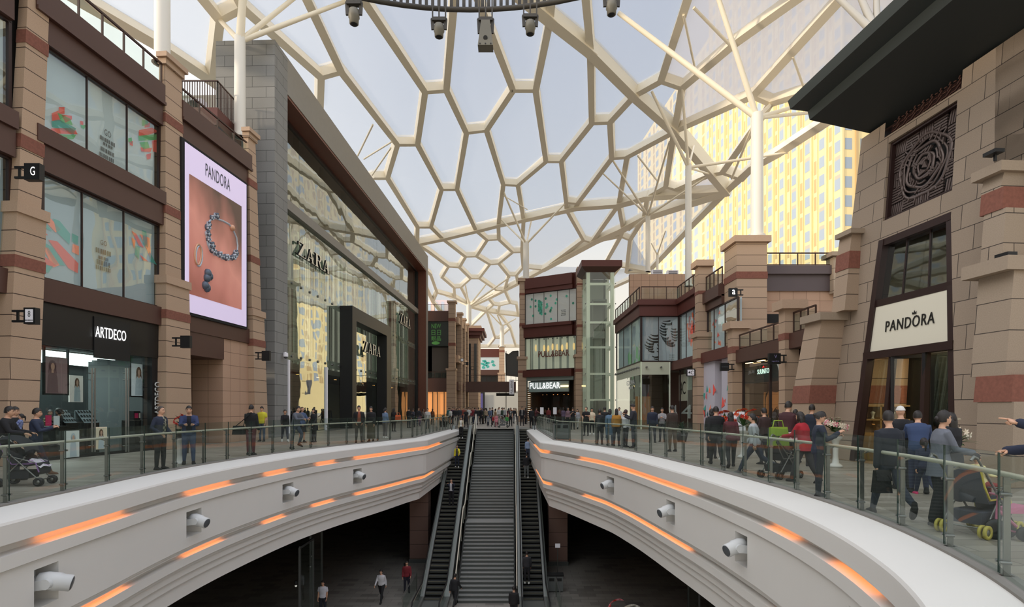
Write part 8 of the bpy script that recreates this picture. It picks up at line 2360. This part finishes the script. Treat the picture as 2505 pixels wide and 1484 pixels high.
pp(1104, 0, 185, 'man in dark suit and white shirt taking a photo on the left escalator', z=esc_z(37.2), D=37.2, pose='photo', top=JK, tc=(40, 44, 58), inner=(206, 206, 210), bc=(28, 28, 34), H=1.74)
pp(1292, 0, 5, 'person in pale blue shirt riding up the right escalator', z=esc_z(42.0), D=42.0, pose='ride2', top=SH, tc=(150, 168, 198), bc=(60, 64, 80), H=1.68)
pp(1288, 0, 5, 'person in black top and grey trousers with arm on the right escalator rail', z=esc_z(40.0), D=40.0, pose='ride2', top=SW, tc=BK, bc=(104, 108, 108), sc_=WH, H=1.72)
pp(1289, 0, 4, 'person in dark hooded top with white shoes low on the right escalator', z=esc_z(31.0), D=31.0, pose='stand', top=SW, tc=(46, 46, 50), bc=(34, 34, 38), sc_=(220, 218, 210), H=1.74)
crowd(1140, 1045, 175, 'woman in black dress at the left escalator landing', pose='walk', sex='f', hair='long', top=DR, tc=BK, bc=BK, H=1.66)
crowd(1161, 1036, 30, 'man in dark sweater left of the white stair frame', pose='stand', top=SW, tc=(50, 48, 52), bc=DK)
crowd(1177, 1037, 190, 'woman in long black coat right of the white stair frame', pose='stand2', sex='f', hair='bob', top=CO, tc=(30, 28, 32), bc=BK)
crowd(1190, 1035, 330, 'person in beige jacket and dark trousers above the stairs', pose='stand', sex='f', hair='long', top=JC, tc=(170, 150, 124), bc=BK, H=1.68)
crowd(1194, 1042, 170, 'small child in grey coat standing at the stair head', pose='stand', sex='f', hair='bob', child=True, top=CO, tc=(120, 122, 126), bc=(60, 60, 66), H=1.08)
crowd(1221, 1034, 180, 'man in white shirt and pale trousers behind the pink child', pose='stand2', top=SH, tc=(226, 224, 220), bc=(150, 140, 130), H=1.78)
crowd(1214, 1044, 175, 'small child in pink patterned coat at the stair head', pose='stand', sex='f', hair='bob', child=True, top=CO, tm=pattern('pink_print', (170, 60, 84), (214, 140, 150), 18), bc=(150, 80, 90), H=1.15)
crowd(1206, 1043, 150, 'small child in red jacket beside the pink patterned coat', pose='walk', hair='short', child=True, top=JC, tc=(150, 44, 48), bc=(70, 50, 54), H=1.05)
crowd(1240, 1043, 200, 'small child in green jacket at the right end of the stairs', pose='walk', hair='short', child=True, top=JC, tc=(74, 150, 80), bc=(80, 90, 80), H=1.06)
crowd(1249, 1042, 185, 'woman in black with a white patterned top above the stairs', pose='stand', sex='f', hair='long', top=('blouse', .88, .4, .014, 0), tm=pattern('white_print', (214, 212, 206), (34, 34, 36), 16), bc=BK, H=1.7)
crowd(1277, 1041, 175, 'man in open black jacket and grey shirt before the denim shop pillar', pose='stand2', top=JK, tc=BK, inner=(130, 128, 124), bc=(30, 30, 34), H=1.8)
crowd(1286, 1037, 60, 'person in dark brown coat right behind the open black jacket', pose='stand', sex='f', hair='long', top=CO, tc=(60, 46, 40), bc=BK)
rnd = random.Random(11)
rows = [(1108, 60, 'plum sweater', (90, 60, 84)), (1119, 66, 'grey green coat', (96, 108, 96)), (1124, 58, 'charcoal jacket', (54, 56, 60)), (1133, 62, 'brick red jacket', (140, 70, 58)), (1146, 58, 'white sweater', (206, 204, 200)), (1152, 68, 'navy coat', (40, 48, 74)),
 (1156, 60, 'dark red sweater', (118, 40, 46)), (1167, 56, 'black quilted jacket', (32, 32, 36)), (1171, 70, 'khaki jacket', (140, 128, 96)), (1182, 60, 'dark olive coat', (74, 74, 58)), (1187, 74, 'pale pink top', (206, 168, 168)), (1199, 56, 'slate blue jacket', (84, 98, 122)),
 (1204, 66, 'black hoodie', (28, 28, 30)), (1211, 58, 'tan coat', (160, 130, 100)), (1228, 57, 'dark green jacket', (48, 66, 56)), (1233, 66, 'light grey shirt', (176, 178, 180)), (1244, 60, 'wine coloured coat', (104, 40, 58)), (1257, 62, 'black suit', (34, 34, 40)), (1262, 72, 'cream cardigan', (210, 198, 170)),
 (1098, 64, 'teal jacket', (50, 104, 108)), (1115, 76, 'mustard coat', (170, 132, 60)), (1140, 80, 'sky blue shirt', (140, 166, 196)), (1163, 82, 'violet jacket', (100, 84, 130)), (1219, 78, 'steel grey coat', (110, 114, 120)), (1250, 80, 'orange jacket', (190, 104, 58))]
bots = ['black trousers', 'dark jeans', 'grey trousers', 'navy trousers', 'brown trousers']; bcs = [BK, (52, 62, 86), (110, 110, 112), (40, 44, 66), (84, 66, 54)]
pos_ = ['stand', 'walk', 'pocket', 'stand2', 'phone', 'walk2']
for i, (px, D, nm, c) in enumerate(rows):
 sx = 'f' if ('coat' in nm or 'top' in nm or 'cardigan' in nm) else 'm'
 if D < 62: loc = 'second row of the far crowd'
 elif D < 72: loc = 'middle of the far crowd'
 else: loc = 'back of the far crowd'
 pp(px, 0, rnd.choice((0, 20, 180, 200, 90, 270, 160)), 'person in %s and %s, %s' % (nm, bots[i % 5], loc), D=D, pose=pos_[i % 6], sex=sx, hair=('short', 'long', 'bob')[(i % 2+1) if sx == 'f' else 0], top=CO if 'coat' in nm else JC, tc=c, bc=bcs[i % 5], H=(1.72 if sx == 'm' else 1.64)+.05*rnd.random())
crowd(1312, 1040, 150, 'person in dark red top by the denim shop window', pose='phone', sex='f', hair='long', top=JC, tc=(84, 40, 44), bc=BK)
crowd(1300, 1046, 20, 'person in black jacket left of the first notice stand', pose='stand', top=JC, tc=BK, bc=BK)
crowd(1342, 1034, 190, 'person in dark red shirt inside the denim shop door area', pose='stand', top=SH, tc=(120, 50, 50), bc=BK)
crowd(1378, 1042, 20, 'person in dim violet top left of the lift pillar', pose='stand2', sex='f', hair='bob', top=SW, tc=(96, 82, 104), bc=DK)
crowd(1390, 1046, 200, 'woman in mauve sweater before the stone lift pillar', pose='stand', sex='f', hair='long', top=SW, tc=(130, 104, 112), bc=BK)
crowd(1401, 1050, 170, 'man in black t-shirt between mauve sweater and grey blouse', pose='phone', top=TS, tc=BK, bc=DK)
crowd(1413, 1049, 205, 'woman in pale grey blouse and light trousers before the lift', pose='walk', sex='f', hair='long', top=SH, tc=(172, 172, 178), bc=(186, 182, 176), H=1.62)
crowd(1434, 1065, 200, 'man in black t-shirt and black trousers in front of the lift', pose='lookup', top=TS, tc=(26, 26, 28), bc=(28, 28, 32), H=1.74)
crowd(1448, 1062, 190, 'woman in cream top and black trousers in front of the lift', pose='stand', sex='f', hair='tail', top=TS, tc=(224, 208, 180), bc=BK, sc_=WH, H=1.66)
crowd(1467, 1087, 15, 'woman in black jacket with hair bun at the right railing', pose='stand', sex='f', hair='bun', top=JC, tc=(34, 36, 40), bc=(40, 42, 46), H=1.62)
crowd(1479, 1070, 20, 'man in black sweater behind the woman in denim dress', pose='stand', top=SW, tc=BK, bc=BK)
crowd(1492, 1089, 10, 'woman in denim blue dress seen from behind at the right railing', pose='stand', sex='f', hair='bob', top=('dress', .5, 1.0, .02, 0), tc=(92, 118, 142), bc=(70, 90, 112), H=1.62)
crowd(1508, 1091, 15, 'woman in mustard top with long hair at the right railing', pose='stand', sex='f', hair='long', top=SW, tc=(172, 122, 46), bc=(44, 46, 54), H=1.64)
crowd(1515, 1052, 200, 'person in white shirt behind the mustard top', pose='stand', top=SH, tc=WH, bc=GR)
crowd(1530, 1093, 60, 'woman in white sweater and black trousers at the right railing', pose='stand2', sex='f', hair='tail', hc=(64, 40, 32), top=SW, tc=(206, 208, 212), bc=(34, 36, 42), H=1.6)
crowd(1550, 1095, 285, 'tall man in dark suit with hands raised to his phone', pose='phone', top=JC, tc=(44, 44, 52), bc=(46, 50, 58), H=1.84)
crowd(1596, 1082, 190, 'man in navy sweater with a pale print before the pale post', pose='stand', top=SW, tc=(38, 44, 62), bc=(44, 48, 60), H=1.74)
crowd(1620, 1080, 200, 'woman in grey blouse with hands at her waist near the planter', pose='cross', sex='f', hair='long', top=SH, tc=(150, 148, 150), bc=(52, 52, 58), H=1.68)
crowd(1645, 1104, 340, 'person in dark brown jacket beside the leafy planter', pose='stand', top=JC, tc=(62, 50, 44), bc=(92, 80, 66), H=1.76)
crowd(1752, 1137, 10, 'man in black jacket seen from behind left of the maroon coat', pose='walk', top=JC, tc=(28, 27, 30), bc=(44, 46, 48), H=1.74)
crowd(1741, 1120, 20, 'person in dark coat half hidden by the black jacket man', pose='stand', sex='f', hair='bob', top=CO, tc=(44, 44, 46), bc=DK, H=1.64)
crowd(1788, 1142, 15, 'woman in maroon jacket seen from behind beside the black jacket man', pose='walk2', sex='f', hair='long', top=JC, tc=(84, 36, 42), bc=(36, 38, 40), H=1.60)
crowd(1847, 1158, 300, 'woman in pale grey hoodie and dark jeans walking left', pose='stride', sex='f', hair='tail', top=SW, tc=(168, 172, 176), bc=(48, 56, 72), sc_=(90, 92, 96), H=1.62)
crowd(1870, 1135, 340, 'man in brown jacket behind the grey hoodie woman', pose='stand', top=JC, tc=(60, 44, 42), bc=(52, 52, 56), H=1.66)
crowd(1922, 1152, 60, 'tall man in dark maroon jacket pushing the green stroller', pose='push', top=JC, tc=(66, 34, 38), bc=DK, H=1.86, hands=('grip', 'grip'))
crowd(1946, 1130, 30, 'woman with hair bun partly hidden behind the tall maroon man', pose='stand', sex='f', hair='bun', top=SW, tc=(70, 50, 48), bc=BK, H=1.62)
crowd(1968, 1180, 330, 'woman in red jacket with long black hair at the right railing', pose='push', sex='f', hair='long', top=('jacket', .78, 1.0, .026, 0), tc=(160, 32, 44), bottom=('trousers', .02), bc=(44, 42, 46), H=1.60)
crowd(1986, 1140, 40, 'man in dark navy jacket behind the woman in red', pose='stand', top=JC, tc=(34, 40, 54), bc=BK, H=1.76)
crowd(2003, 1215, 112, 'woman in dark trouser suit and white shirt looking down at her phone', pose='phone', sex='f', hair='bun', top=JK, tc=(38, 44, 58), inner=(206, 212, 226), bc=(36, 40, 50), H=1.60)
a_, k_, s_ = crowd(2178, 1262, 8, 'man in black sweater and dark jeans walking away with a black case', pose='stride', top=SW, tc=(32, 36, 44), bc=(50, 56, 70), H=1.72, wid=.92)
crowd(2204, 1195, 10, 'person in black jacket and white cap behind the walking man', pose='stand', hair='cap', hc=(214, 212, 208), top=JC, tc=(30, 30, 34), bc=DK, H=1.70)
crowd(2247, 1205, 30, 'person in blue jacket bent towards the shop door', pose='lean', top=JC, tc=(54, 70, 104), bc=(50, 56, 80), H=1.62)
crowd(2262, 1212, 20, 'little girl in navy trousers and pink shoes beside the grey cardigan woman', pose='stride', sex='f', hair='tail', child=True, top=JC, tc=(44, 48, 70), bc=(42, 48, 72), sc_=(206, 60, 110), H=1.15)
pw_, kw_, sw_ = crowd(2298, 1286, 100, 'woman in grey cardigan and black trousers pushing a stroller', pose='push2', sex='f', hair='bun', top=CG, tc=(104, 108, 118), inner=(34, 38, 50), bottom=('trousers', .03), bc=(30, 30, 34), H=1.62, wid=.92, hands=('grip', 'grip'))
crowd(2328, 1225, 350, 'person in black coat half hidden behind the grey cardigan woman', pose='stand', sex='f', hair='long', top=CO, tc=(26, 26, 30), bc=BK, H=1.58)
person(5.62, 5.72, 0, 280, 'person in navy jacket pointing left at the right frame edge', pose='point', top=JC, tc=(34, 40, 60), bc=(60, 70, 90), hands=('point', 'grip'), H=1.72)
for px, hy, h, l, kw in ((790, 1420, 180, 'man in white t-shirt on the dark lower floor', dict(top=TS, tc=(214, 214, 224), bc=(40, 44, 56))), (933, 1391, 190, 'man in white shirt with dark backpack straps on the lower floor', dict(top=SH, tc=(206, 206, 210), bc=BK, pose='walk')),
 (995, 1372, 170, 'person in dark red jacket on the lower floor by the left escalator', dict(top=JC, tc=(120, 36, 44), bc=(36, 36, 50), pose='stand2')), (1112, 1402, 20, 'person in black at the foot of the stairs, left side', dict(top=JC, tc=BK, bc=BK, pose='walk')), (1257, 1434, 10, 'person in black at the foot of the stairs, right side', dict(top=JC, tc=(26, 26, 28), bc=BK))):
 Y = 8.35*F/(hy-HY); pp(px, 0, h, l, z=-8.4, D=Y, **kw)
def stroller(x, y, z, heading, lab, fabric, trim, canopy=True, side=True, sc_=1.0, extra=None, wheelm=None, name='stroller'):
 """pushed along local +Y"""
 t = thing(name, lab, 'stroller', (x, y, z), -R(heading)); t.scale = (sc_,)*3
 W0 = WM[t.name]; q = lambda a, b, c: W0 @ V((a, b, c))
 mb = MB()
 for sx in (-1, 1):
  mb.tube(q(sx*.24, -.48, 1.02), q(sx*.23, .38, .12), .014, n=6); mb.tube(q(sx*.23, .12, .62), q(sx*.25, -.34, .10), .013, n=6)
  mb.tube(q(sx*.24, -.1, .62), q(sx*.23, .30, .50), .012, n=6)
  mb.pipe([q(sx*.24, -.48, 1.02), q(sx*.24, -.56, 1.05), q(sx*.23, -.60, 1.0)], .018, 6)
 mb.tube(q(-.25, -.34, .13), q(.25, -.34, .13), .012, n=6); mb.tube(q(-.23, .36, .13), q(.23, .36, .13), .012, n=6); mb.tube(q(-.24, -.1, .62), q(.24, .1, .62), .008, n=6)
 mb.build('frame', M_steel, t)
 wh = wheelm or M_rubber
 for sx in (-1, 1):
  for yy in (-.34, .38):
   w_ = MB()
   for dx in (-.03, .03):
    c = q(sx*.25+dx, yy, .09); ax = (q(1, 0, 0)-q(0, 0, 0)).normalized()
    ring = []
    w_.lathe([(.045, -.014), (.09, -.014), (.09, .014), (.045, .014), (.045, -.014)], c, 14, 0, ax)
    w_.lathe([(.001, -.008), (.05, -.008), (.05, .008), (.001, .008)], c, 8, 1, ax)
   w_.build('wheel', [wh, M_steel], t)
 mb = MB()
 pr = [(-.36, .86), (-.26, .60), (-.14, .42), (.16, .42), (.30, .44), (.36, .24)]
 for (b0, c0), (b1, c1) in zip(pr[:-1], pr[1:]):
  mb.hexa([q(-.2, b0, c0), q(.2, b0, c0), q(.2, b1, c1), q(-.2, b1, c1), q(-.2, b0+.02, c0+.05), q(.2, b0+.02, c0+.05), q(.2, b1+.02, c1+.05), q(-.2, b1+.02, c1+.05)])
 for sx in (-1, 1) if side else (): mb.add([q(sx*.21, -.36, .88), q(sx*.21, -.12, .42), q(sx*.21, .16, .44), q(sx*.21, .1, .62)], [(0, 1, 2, 3)])
 se = mb.build('seat', fabric, t)
 mb = MB()
 for sx in (-1, 1): mb.pipe([q(sx*.205, b, c+.05) for b, c in pr], .014, 5)
 mb.build('piping', trim, se)
 if canopy:
  mb = MB(); vs = []
  for j in range(7):
   a = -.35+j*.30
   for i in range(7):
    u = -1+i/3.0; vs.append(q(.25*u, -.22+.36*math.sin(a), .72+.36*math.cos(a)*(1-.10*u*u)-.04*u*u))
  mb.add(vs, [(j*7+i, j*7+i+1, (j+1)*7+i+1, (j+1)*7+i) for j in range(6) for i in range(6)], 0, True); mb.build('canopy', fabric, t)
 mb = MB(); mb.hexa([q(-.18, -.28, .16), q(.18, -.28, .16), q(.18, .16, .16), q(-.18, .16, .16), q(-.2, -.3, .32), q(.2, -.3, .32), q(.2, .18, .32), q(-.2, .18, .32)]); mb.build('basket', fabric, t)
 return t
def rot(x, y, h, a, b): # local offset -> world
 c, s = math.cos(-R(h)), math.sin(-R(h)); return x+a*c-b*s, y+a*s+b*c
p = ground(62, 1186); stroller(p.x, p.y, 0, 78, 'dark stroller with a purple and white blanket at the left railing', cloth((40, 40, 46)), cloth((150, 110, 170)))
t = thing('blanket', 'purple and white blanket draped over the left stroller front', 'blanket', (p.x+.2, p.y, .5))
mb = MB(); vs = [rot(p.x, p.y, 78, -.22+.11*i, .05+.07*j) for j in range(6) for i in range(5)]
mb.add([V((a, b, .56-.04*abs(k//5-1)+.02*math.sin(k*2.1))) for k, (a, b) in enumerate(vs)], [(j*5+i, j*5+i+1, (j+1)*5+i+1, (j+1)*5+i) for j in range(5) for i in range(4)], 0, True); mb.build('cloth', pattern('lilac_print', (150, 96, 160), (214, 206, 214), 12), t)
p = ground(1907, 1168); stroller(p.x, p.y, 0, 62, 'black stroller with a lime green bag on the right deck', cloth((32, 32, 36)), M_steel)
bag((p.x-.15, p.y-.25, .78), .46, .42, .16, cloth((132, 160, 52)), 'lime green bag hung on the black stroller', name='carrier_bag')
t = thing('blanket', 'pink patterned blanket folded on the black stroller', 'blanket', (p.x+.15, p.y, .9))
mb = MB()
for k in range(3): mb.hexa([V((p.x+.1+a*(.2-.02*k), p.y-.2+b*(.12-.015*k), .90+.06*k+c*.06)) for a, b, c in ((-1, -1, 0), (1, -1, .3), (1, 1, .3), (-1, 1, 0), (-.9, -.9, 1), (.95, -.9, 1.2), (.9, .9, 1.2), (-.9, .9, 1))])
mb.build('folded_cloth', pattern('pink_dots', (214, 120, 130), (236, 196, 200), 16), t)
sx_, sy_ = (2392-CX)/F*7.55, 7.55
stroller(sx_, sy_, 0, 66, 'grey stroller with yellow piping carrying a baby at the right railing', cloth((64, 68, 80)), mat('yellow_trim', (206, 190, 70), .5), canopy=False, side=False, wheelm=mat('yellow_wheel', (190, 176, 80), .5))
person(sx_+.03, sy_+.0, .40, 80, 'baby in pale yellow top sitting in the grey stroller', pose='sit', sex='f', H=.84, hair='thin', child=True, top=SH, tc=(226, 214, 160), bc=(150, 60, 60), sc_=(230, 230, 226))
t3 = thing('toy_tricycle', 'pink toy tricycle in front of the grey stroller', 'tricycle', ((2455-CX)/F*7.2, 7.2, 0))
tx, ty = t3.location.x, 7.2; mb = MB()
for dx, dy, r_ in ((-.1, 0, .13), (.16, -.12, .09), (.16, .12, .09)):
 w_ = MB(); w_.lathe([(r_*.5, -.02), (r_, -.02), (r_, .02), (r_*.5, .02), (r_*.5, -.02)], (tx+dx, ty+dy, r_), 14, 0, (.2, 1, 0)); w_.lathe([(.001, -.01), (r_*.55, -.01), (r_*.55, .01), (.001, .01)], (tx+dx, ty+dy, r_), 8, 1, (.2, 1, 0)); w_.build('wheel', [M_rubber, mat('yellow_hub', (190, 176, 80), .5)], t3)
mb.tube((tx-.1, ty, .13), (tx-.06, ty, .55), .02, n=6); mb.tube((tx-.08, ty, .38), (tx+.16, ty, .16), .02, n=6); mb.tube((tx+.16, ty-.12, .09), (tx+.16, ty+.12, .09), .015, n=6); mb.tube((tx-.06, ty-.14, .56), (tx-.06, ty+.14, .56), .016, n=6); mb.build('frame', mat('pink_plastic', (200, 120, 150), .4), t3)
mb = MB(); mb.hexa([(tx+.0, ty-.09, .34), (tx+.2, ty-.11, .34), (tx+.2, ty+.11, .34), (tx, ty+.09, .34), (tx, ty-.08, .40), (tx+.22, ty-.11, .44), (tx+.22, ty+.11, .44), (tx, ty+.08, .40)]); mb.build('seat', mat('pink_plastic', (200, 120, 150), .4), t3)
p = ground(1231, 1045); stroller(p.x, p.y-.3, 0, 90, 'small grey stroller among the children at the stair head', cloth((110, 112, 114)), M_steel)
bag((a_.location.x, a_.location.y, 0) if False else ((2162-CX)/F*8.7, 8.75, .36), .26, .34, .12, M_black, 'black case carried by the man in dark jeans', name='briefcase')
M_leaf = mat('green_leaf', (62, 92, 48), .5, noise=.3, nscale=6); M_leafd = mat('dark_leaf', (40, 66, 38), .5, noise=.3, nscale=6)
M_lily = mat('white_lily', (236, 226, 206), .5); M_lilyp = mat('pink_lily', (222, 150, 160), .5); M_rose = mat('red_flower', (196, 52, 40), .5); M_rosed = mat('orange_flower', (220, 96, 50), .5); M_ped = mat('white_pedestal', (222, 220, 214), .5)
def leaf_(mb, c, d, L_, w_, droop=.3, mi=0):
 d = V(d).normalized(); sd = d.cross(V((0, 0, 1)))
 sd = sd.normalized() if sd.length > .01 else V((1, 0, 0)); pr = None; n = 4
 for i in range(n+1):
  u = i/n; p = c+d*L_*u+V((0, 0, -droop*L_*u*u)); w0 = w_*math.sin(math.pi*(.08+.9*u)); a, b = p-sd*w0, p+sd*w0
  if pr: mb.quad(pr[0], pr[1], b, a, mi)
  pr = (a, b)
def bloom(mb, c, d, r_, n=6, mi=0):
 d = V(d).normalized(); a = d.orthogonal().normalized(); b = d.cross(a)
 for i in range(n):
  t = 2*math.pi*i/n; o = a*math.cos(t)+b*math.sin(t); s = d.cross(o)
  mb.add([c, c+o*r_*.5+s*r_*.24+d*r_*.35, c+o*r_+d*r_*.25, c+o*r_*.5-s*r_*.24+d*r_*.35], [(0, 1, 2, 3)], mi)
def flowers(x, y, z0, z1, zt, lab, cols, nf, rad, name='flower_stand', ped=True, seed=1, leafn=26, lm=None):
 rn = random.Random(seed); t = thing(name, lab, 'flowers', (x, y, z0))
 if ped:
  mb = MB(); h = z1-z0; mb.lathe([(.17, 0), (.19, .03*h), (.16, .08*h), (.09, .14*h), (.07, .35*h), (.075, .7*h), (.10, .86*h), (.17, .94*h), (.18, h)], (x, y, z0), 16); mb.build('pedestal', M_ped, t)
 c = V((x, y, (z1+zt)/2)); hh = (zt-z1)/2
 mb = MB()
 for i in range(leafn):
  a = rn.random()*6.28; e = rn.random()*1.5-.2; leaf_(mb, c+V((0, 0, -hh*.6)), (math.cos(a)*math.cos(e), math.sin(a)*math.cos(e), math.sin(e)+.25), rad*(1.0+.6*rn.random()), rad*.14, .25)
 mb.build('foliage', lm or M_leaf, t)
 for i in range(nf):
  a = i*2.4; e = -.3+1.7*((i*.618) % 1); d = V((math.cos(a)*math.cos(e), math.sin(a)*math.cos(e), math.sin(e)))
  mb = MB(); bloom(mb, c+V((d.x*rad*.8, d.y*rad*.8, d.z*hh*.8)), d, rad*.26, 6, 0); bloom(mb, c+V((d.x*rad*.83, d.y*rad*.83, d.z*hh*.83)), d, rad*.14, 5, 0); mb.build('flower', cols[i % len(cols)], t)
 return t
p = ground(2044, 1142); flowers(p.x, p.y, 0, .86, 1.42, 'white and pink lily bouquet on a white pedestal beside the jewellery tower', [M_lily, M_lilyp, M_lily], 26, .38, seed=2)
p = P(1772, 1000, 18.2); flowers(p.x, p.y, 0, .9, 1.62, 'red and orange flower basket in front of the shard patterned column', [M_rose, M_rosed, M_lilyp], 24, .42, seed=4)
p = P(1796, 1000, 19.0); flowers(p.x+.3, p.y, 0, .9, 1.7, 'second red flower basket right behind the first one', [M_rosed, M_rose], 18, .36, seed=5)
p = P(1842, 1000, 24.0); flowers(p.x, p.y, 0, .7, 1.7, 'orange flower basket by the sports watch shop glass', [M_rosed, M_rose], 12, .4, seed=6)
p = P(440, 1000, 16.9); flowers(p.x, p.y, 0, .75, 1.55, 'tall red flower basket between the two men at the left railing', [M_rose], 22, .2, seed=7, leafn=18)
p = P(2336, 1000, 11.6); flowers(p.x, p.y, 0, .8, 1.5, 'white flowers with bamboo leaves beside the jewellery shop door', [M_lily], 10, .3, seed=8, leafn=40)
p = P(1548, 1350, 22.5); flowers(p.x, p.y, -8.4, -7.4, -6.0, 'dim white flower basket on a white pedestal on the lower floor', [M_lily, M_ped], 30, .62, seed=9)
p = P(1525, 1350, 23.5); flowers(p.x-.2, p.y, -8.4, -7.4, -6.1, 'dim red flower basket behind the white one on the lower floor', [M_rose, M_lilyp], 24, .5, seed=19)
def planter(x, y, r_, h, lab, seed, n=60, L_=.5):
 rn = random.Random(seed); t = thing('potted_plant', lab, 'plant', (x, y, 0))
 mb = MB(); mb.lathe([(r_*.7, 0), (r_, h), (r_*1.06, h), (r_*.94, h-.03), (.001, h-.05)], (x, y, 0), 14); mb.build('pot', mat('dark_pot', (60, 54, 50), .6), t)
 mb = MB()
 for i in range(n):
  a = rn.random()*6.28; e = .2+rn.random()*1.3; leaf_(mb, V((x, y, h-.05+rn.random()*.25)), (math.cos(a)*math.cos(e), math.sin(a)*math.cos(e), math.sin(e)), L_*(.7+.6*rn.random()), L_*.11, .35)
 mb.build('foliage', M_leafd, t)
p = ground(1668, 1080); planter(p.x, p.y, .3, .45, 'leafy green potted plant right of the brown jacket man', 3)
p = ground(1872, 1100); planter(p.x, p.y, .26, .7, 'palm like potted plant before the sports watch shop', 4, 40, .8)
p = ground(1085, 1044); planter(p.x, p.y, .4, .5, 'bushy potted plant near the left escalator entrance', 5, 70, .6)
p = ground(448, 1108); planter(p.x, p.y, .25, .9, 'potted fern against the stone pillar behind the blue jacket man', 6, 40, .5)
p = ground(1808, 1090); ex, ey = p.x, p.y
t = thing('easel', 'wooden easel holding a white poster beside the maroon jacket woman', 'easel', (ex, ey, 0))
for dx, dy in ((-.28, 0), (.28, 0), (0, .45)):
 mb = MB(); mb.bar((ex+dx, ey+dy, 0), (ex+dx*.15, ey+dy*.1+.05, 1.62), .035, .035, (1, 0, 0)); mb.build('leg', mat('pale_pine', (190, 160, 104), .6), t)
mb = MB(); mb.bar((ex-.26, ey-.02, .62), (ex+.26, ey-.02, .62), .05, .04); mb.build('ledge', mat('pale_pine', (190, 160, 104), .6), t)
t = thing('poster_board', 'white poster with a grey abstract sketch standing on the easel', 'poster', (ex, ey-.05, .65))
mb = MB(); mb.hexa([(ex-.27, ey-.06, .65), (ex+.27, ey-.06, .65), (ex+.27, ey-.03, .65), (ex-.27, ey-.03, .65), (ex-.25, ey+.02, 1.5), (ex+.25, ey+.02, 1.5), (ex+.25, ey+.05, 1.5), (ex-.25, ey+.05, 1.5)]); mb.build('board', M_signwhite, t)
mb = MB(); fe_ = lambda u, v: V((ex+u, ey-.064+.08*(v-.65)/.85, v)); mb.poly([fe_(-.15, 1.1), fe_(.05, 1.05), fe_(.17, 1.2), fe_(.1, 1.4), fe_(-.05, 1.33)]); mb.poly([fe_(-.12, .85), fe_(.12, .85), fe_(.12, .88), fe_(-.12, .88)]); mb.build('sketch', mat('sketch_grey', (120, 124, 126), .7), t)
def bin_(x, y, z, lab):
 t = thing('litter_bin', lab, 'bin', (x, y, z))
 mb = MB(); mb.box(x-.42, x+.42, y-.22, y+.22, z+.04, z+.86); mb.build('body', mat('bin_grey', (112, 116, 116), .35, .4), t)
 mb = MB(); mb.box(x-.46, x+.46, y-.26, y+.26, z+.86, z+.95); mb.build('lid', M_dark, t); mb = MB(); mb.box(x-.4, x+.4, y-.2, y+.2, z, z+.04); mb.build('base', M_dark, t)
 for sx in (-.2, .2): mb = MB(); mb.box(x+sx-.14, x+sx+.14, y-.235, y-.22, z+.6, z+.76); mb.build('slot', M_black, t)
p = ground(1373, 1074); bin_(p.x, p.y, 0, 'grey double litter bin behind the right balustrade kink')
p = P(1358, 1446, 31.5); bin_(p.x, p.y, -8.4, 'grey litter bin on the lower floor right of the escalator')
def barrier(x, y0, y1, lab):
 t = thing('glass_barrier', lab, 'barrier', (x, (y0+y1)/2, -8.4))
 for y in (y0, y1): mb = MB(); mb.tube((x, y, -8.4), (x, y, -7.35), .03, n=8); mb.build('post', M_steel, t)
 mb = MB(); mb.tube((x, y0, -7.35), (x, y1, -7.35), .03, n=8); mb.build('handrail', M_steel, t)
 mb = MB(); mb.quad((x, y0, -8.3), (x, y1, -8.3), (x, y1, -7.5), (x, y0, -7.5)); mb.build('glass_panel', M_balglass, t)
barrier(-5.25, 27.5, 31.5, 'steel and glass barrier left of the left escalator foot'); barrier(2.35, 27.5, 30.5, 'steel and glass barrier right of the right escalator foot')
t = thing('sign_post', 'slim sign post with a small plate on the lower floor', 'sign', (2.75, 34.5, -8.4))
mb = MB(); mb.tube((2.75, 34.5, -8.4), (2.75, 34.5, -6.6), .03, n=8); mb.box(2.55, 2.95, 34.3, 34.7, -8.4, -8.37); mb.build('pole', M_steel, t); mb = MB(); mb.box(2.6, 2.9, 34.46, 34.5, -6.75, -6.5); mb.build('plate', M_signwhite, t)
for i, (px, py, Y) in enumerate(((724, 1432, 24), (765, 1360, 26), (990, 1385, 33), (1560, 1300, 28))):
 q_ = P(px, py, Y); t = thing('lower_lamp', 'small dim lamp on the lower level, '+['left by the shop frames', 'left beside the tall frame', 'near the left granite column', 'right under the white fascia'][i], 'light', q_)
 mb = MB(); mb.lathe([(.03, 0), (.06, .08), (.06, .2)], q_, 8); mb.build('shade', M_black, t); mb = MB(); mb.ball(q_, (.05, .05, .05), 8, 6); mb.build('bulb', mat('dim_bulb', (200, 200, 190), .5, emit=.6), t)
for x, y in ((-8.9, 24.0), (-9.5, 27.0), (8.5, 26.0)):
 t = thing('steel_gateway', 'tall steel door frame of a dark lower shop, '+{-8.9: 'nearest on the left', -9.5: 'second on the left', 8.5: 'on the right'}[x], 'frame', (x, y, -8.4))
 mb = MB()
 for d_ in (0, 1.6): mb.bar((x, y+d_, -8.4), (x, y+d_, -4.2), .08, .08, (1, 0, 0))
 mb.bar((x, y, -4.2), (x, y+1.6, -4.2), .08, .1); mb.build('jamb', mat('dim_steel', (90, 92, 92), .4, .5), t); mb = MB(); mb.quad((x, y, -8.3), (x, y+1.6, -8.3), (x, y+1.6, -4.3), (x, y, -4.3)); mb.build('glass_panel', M_balglass, t)
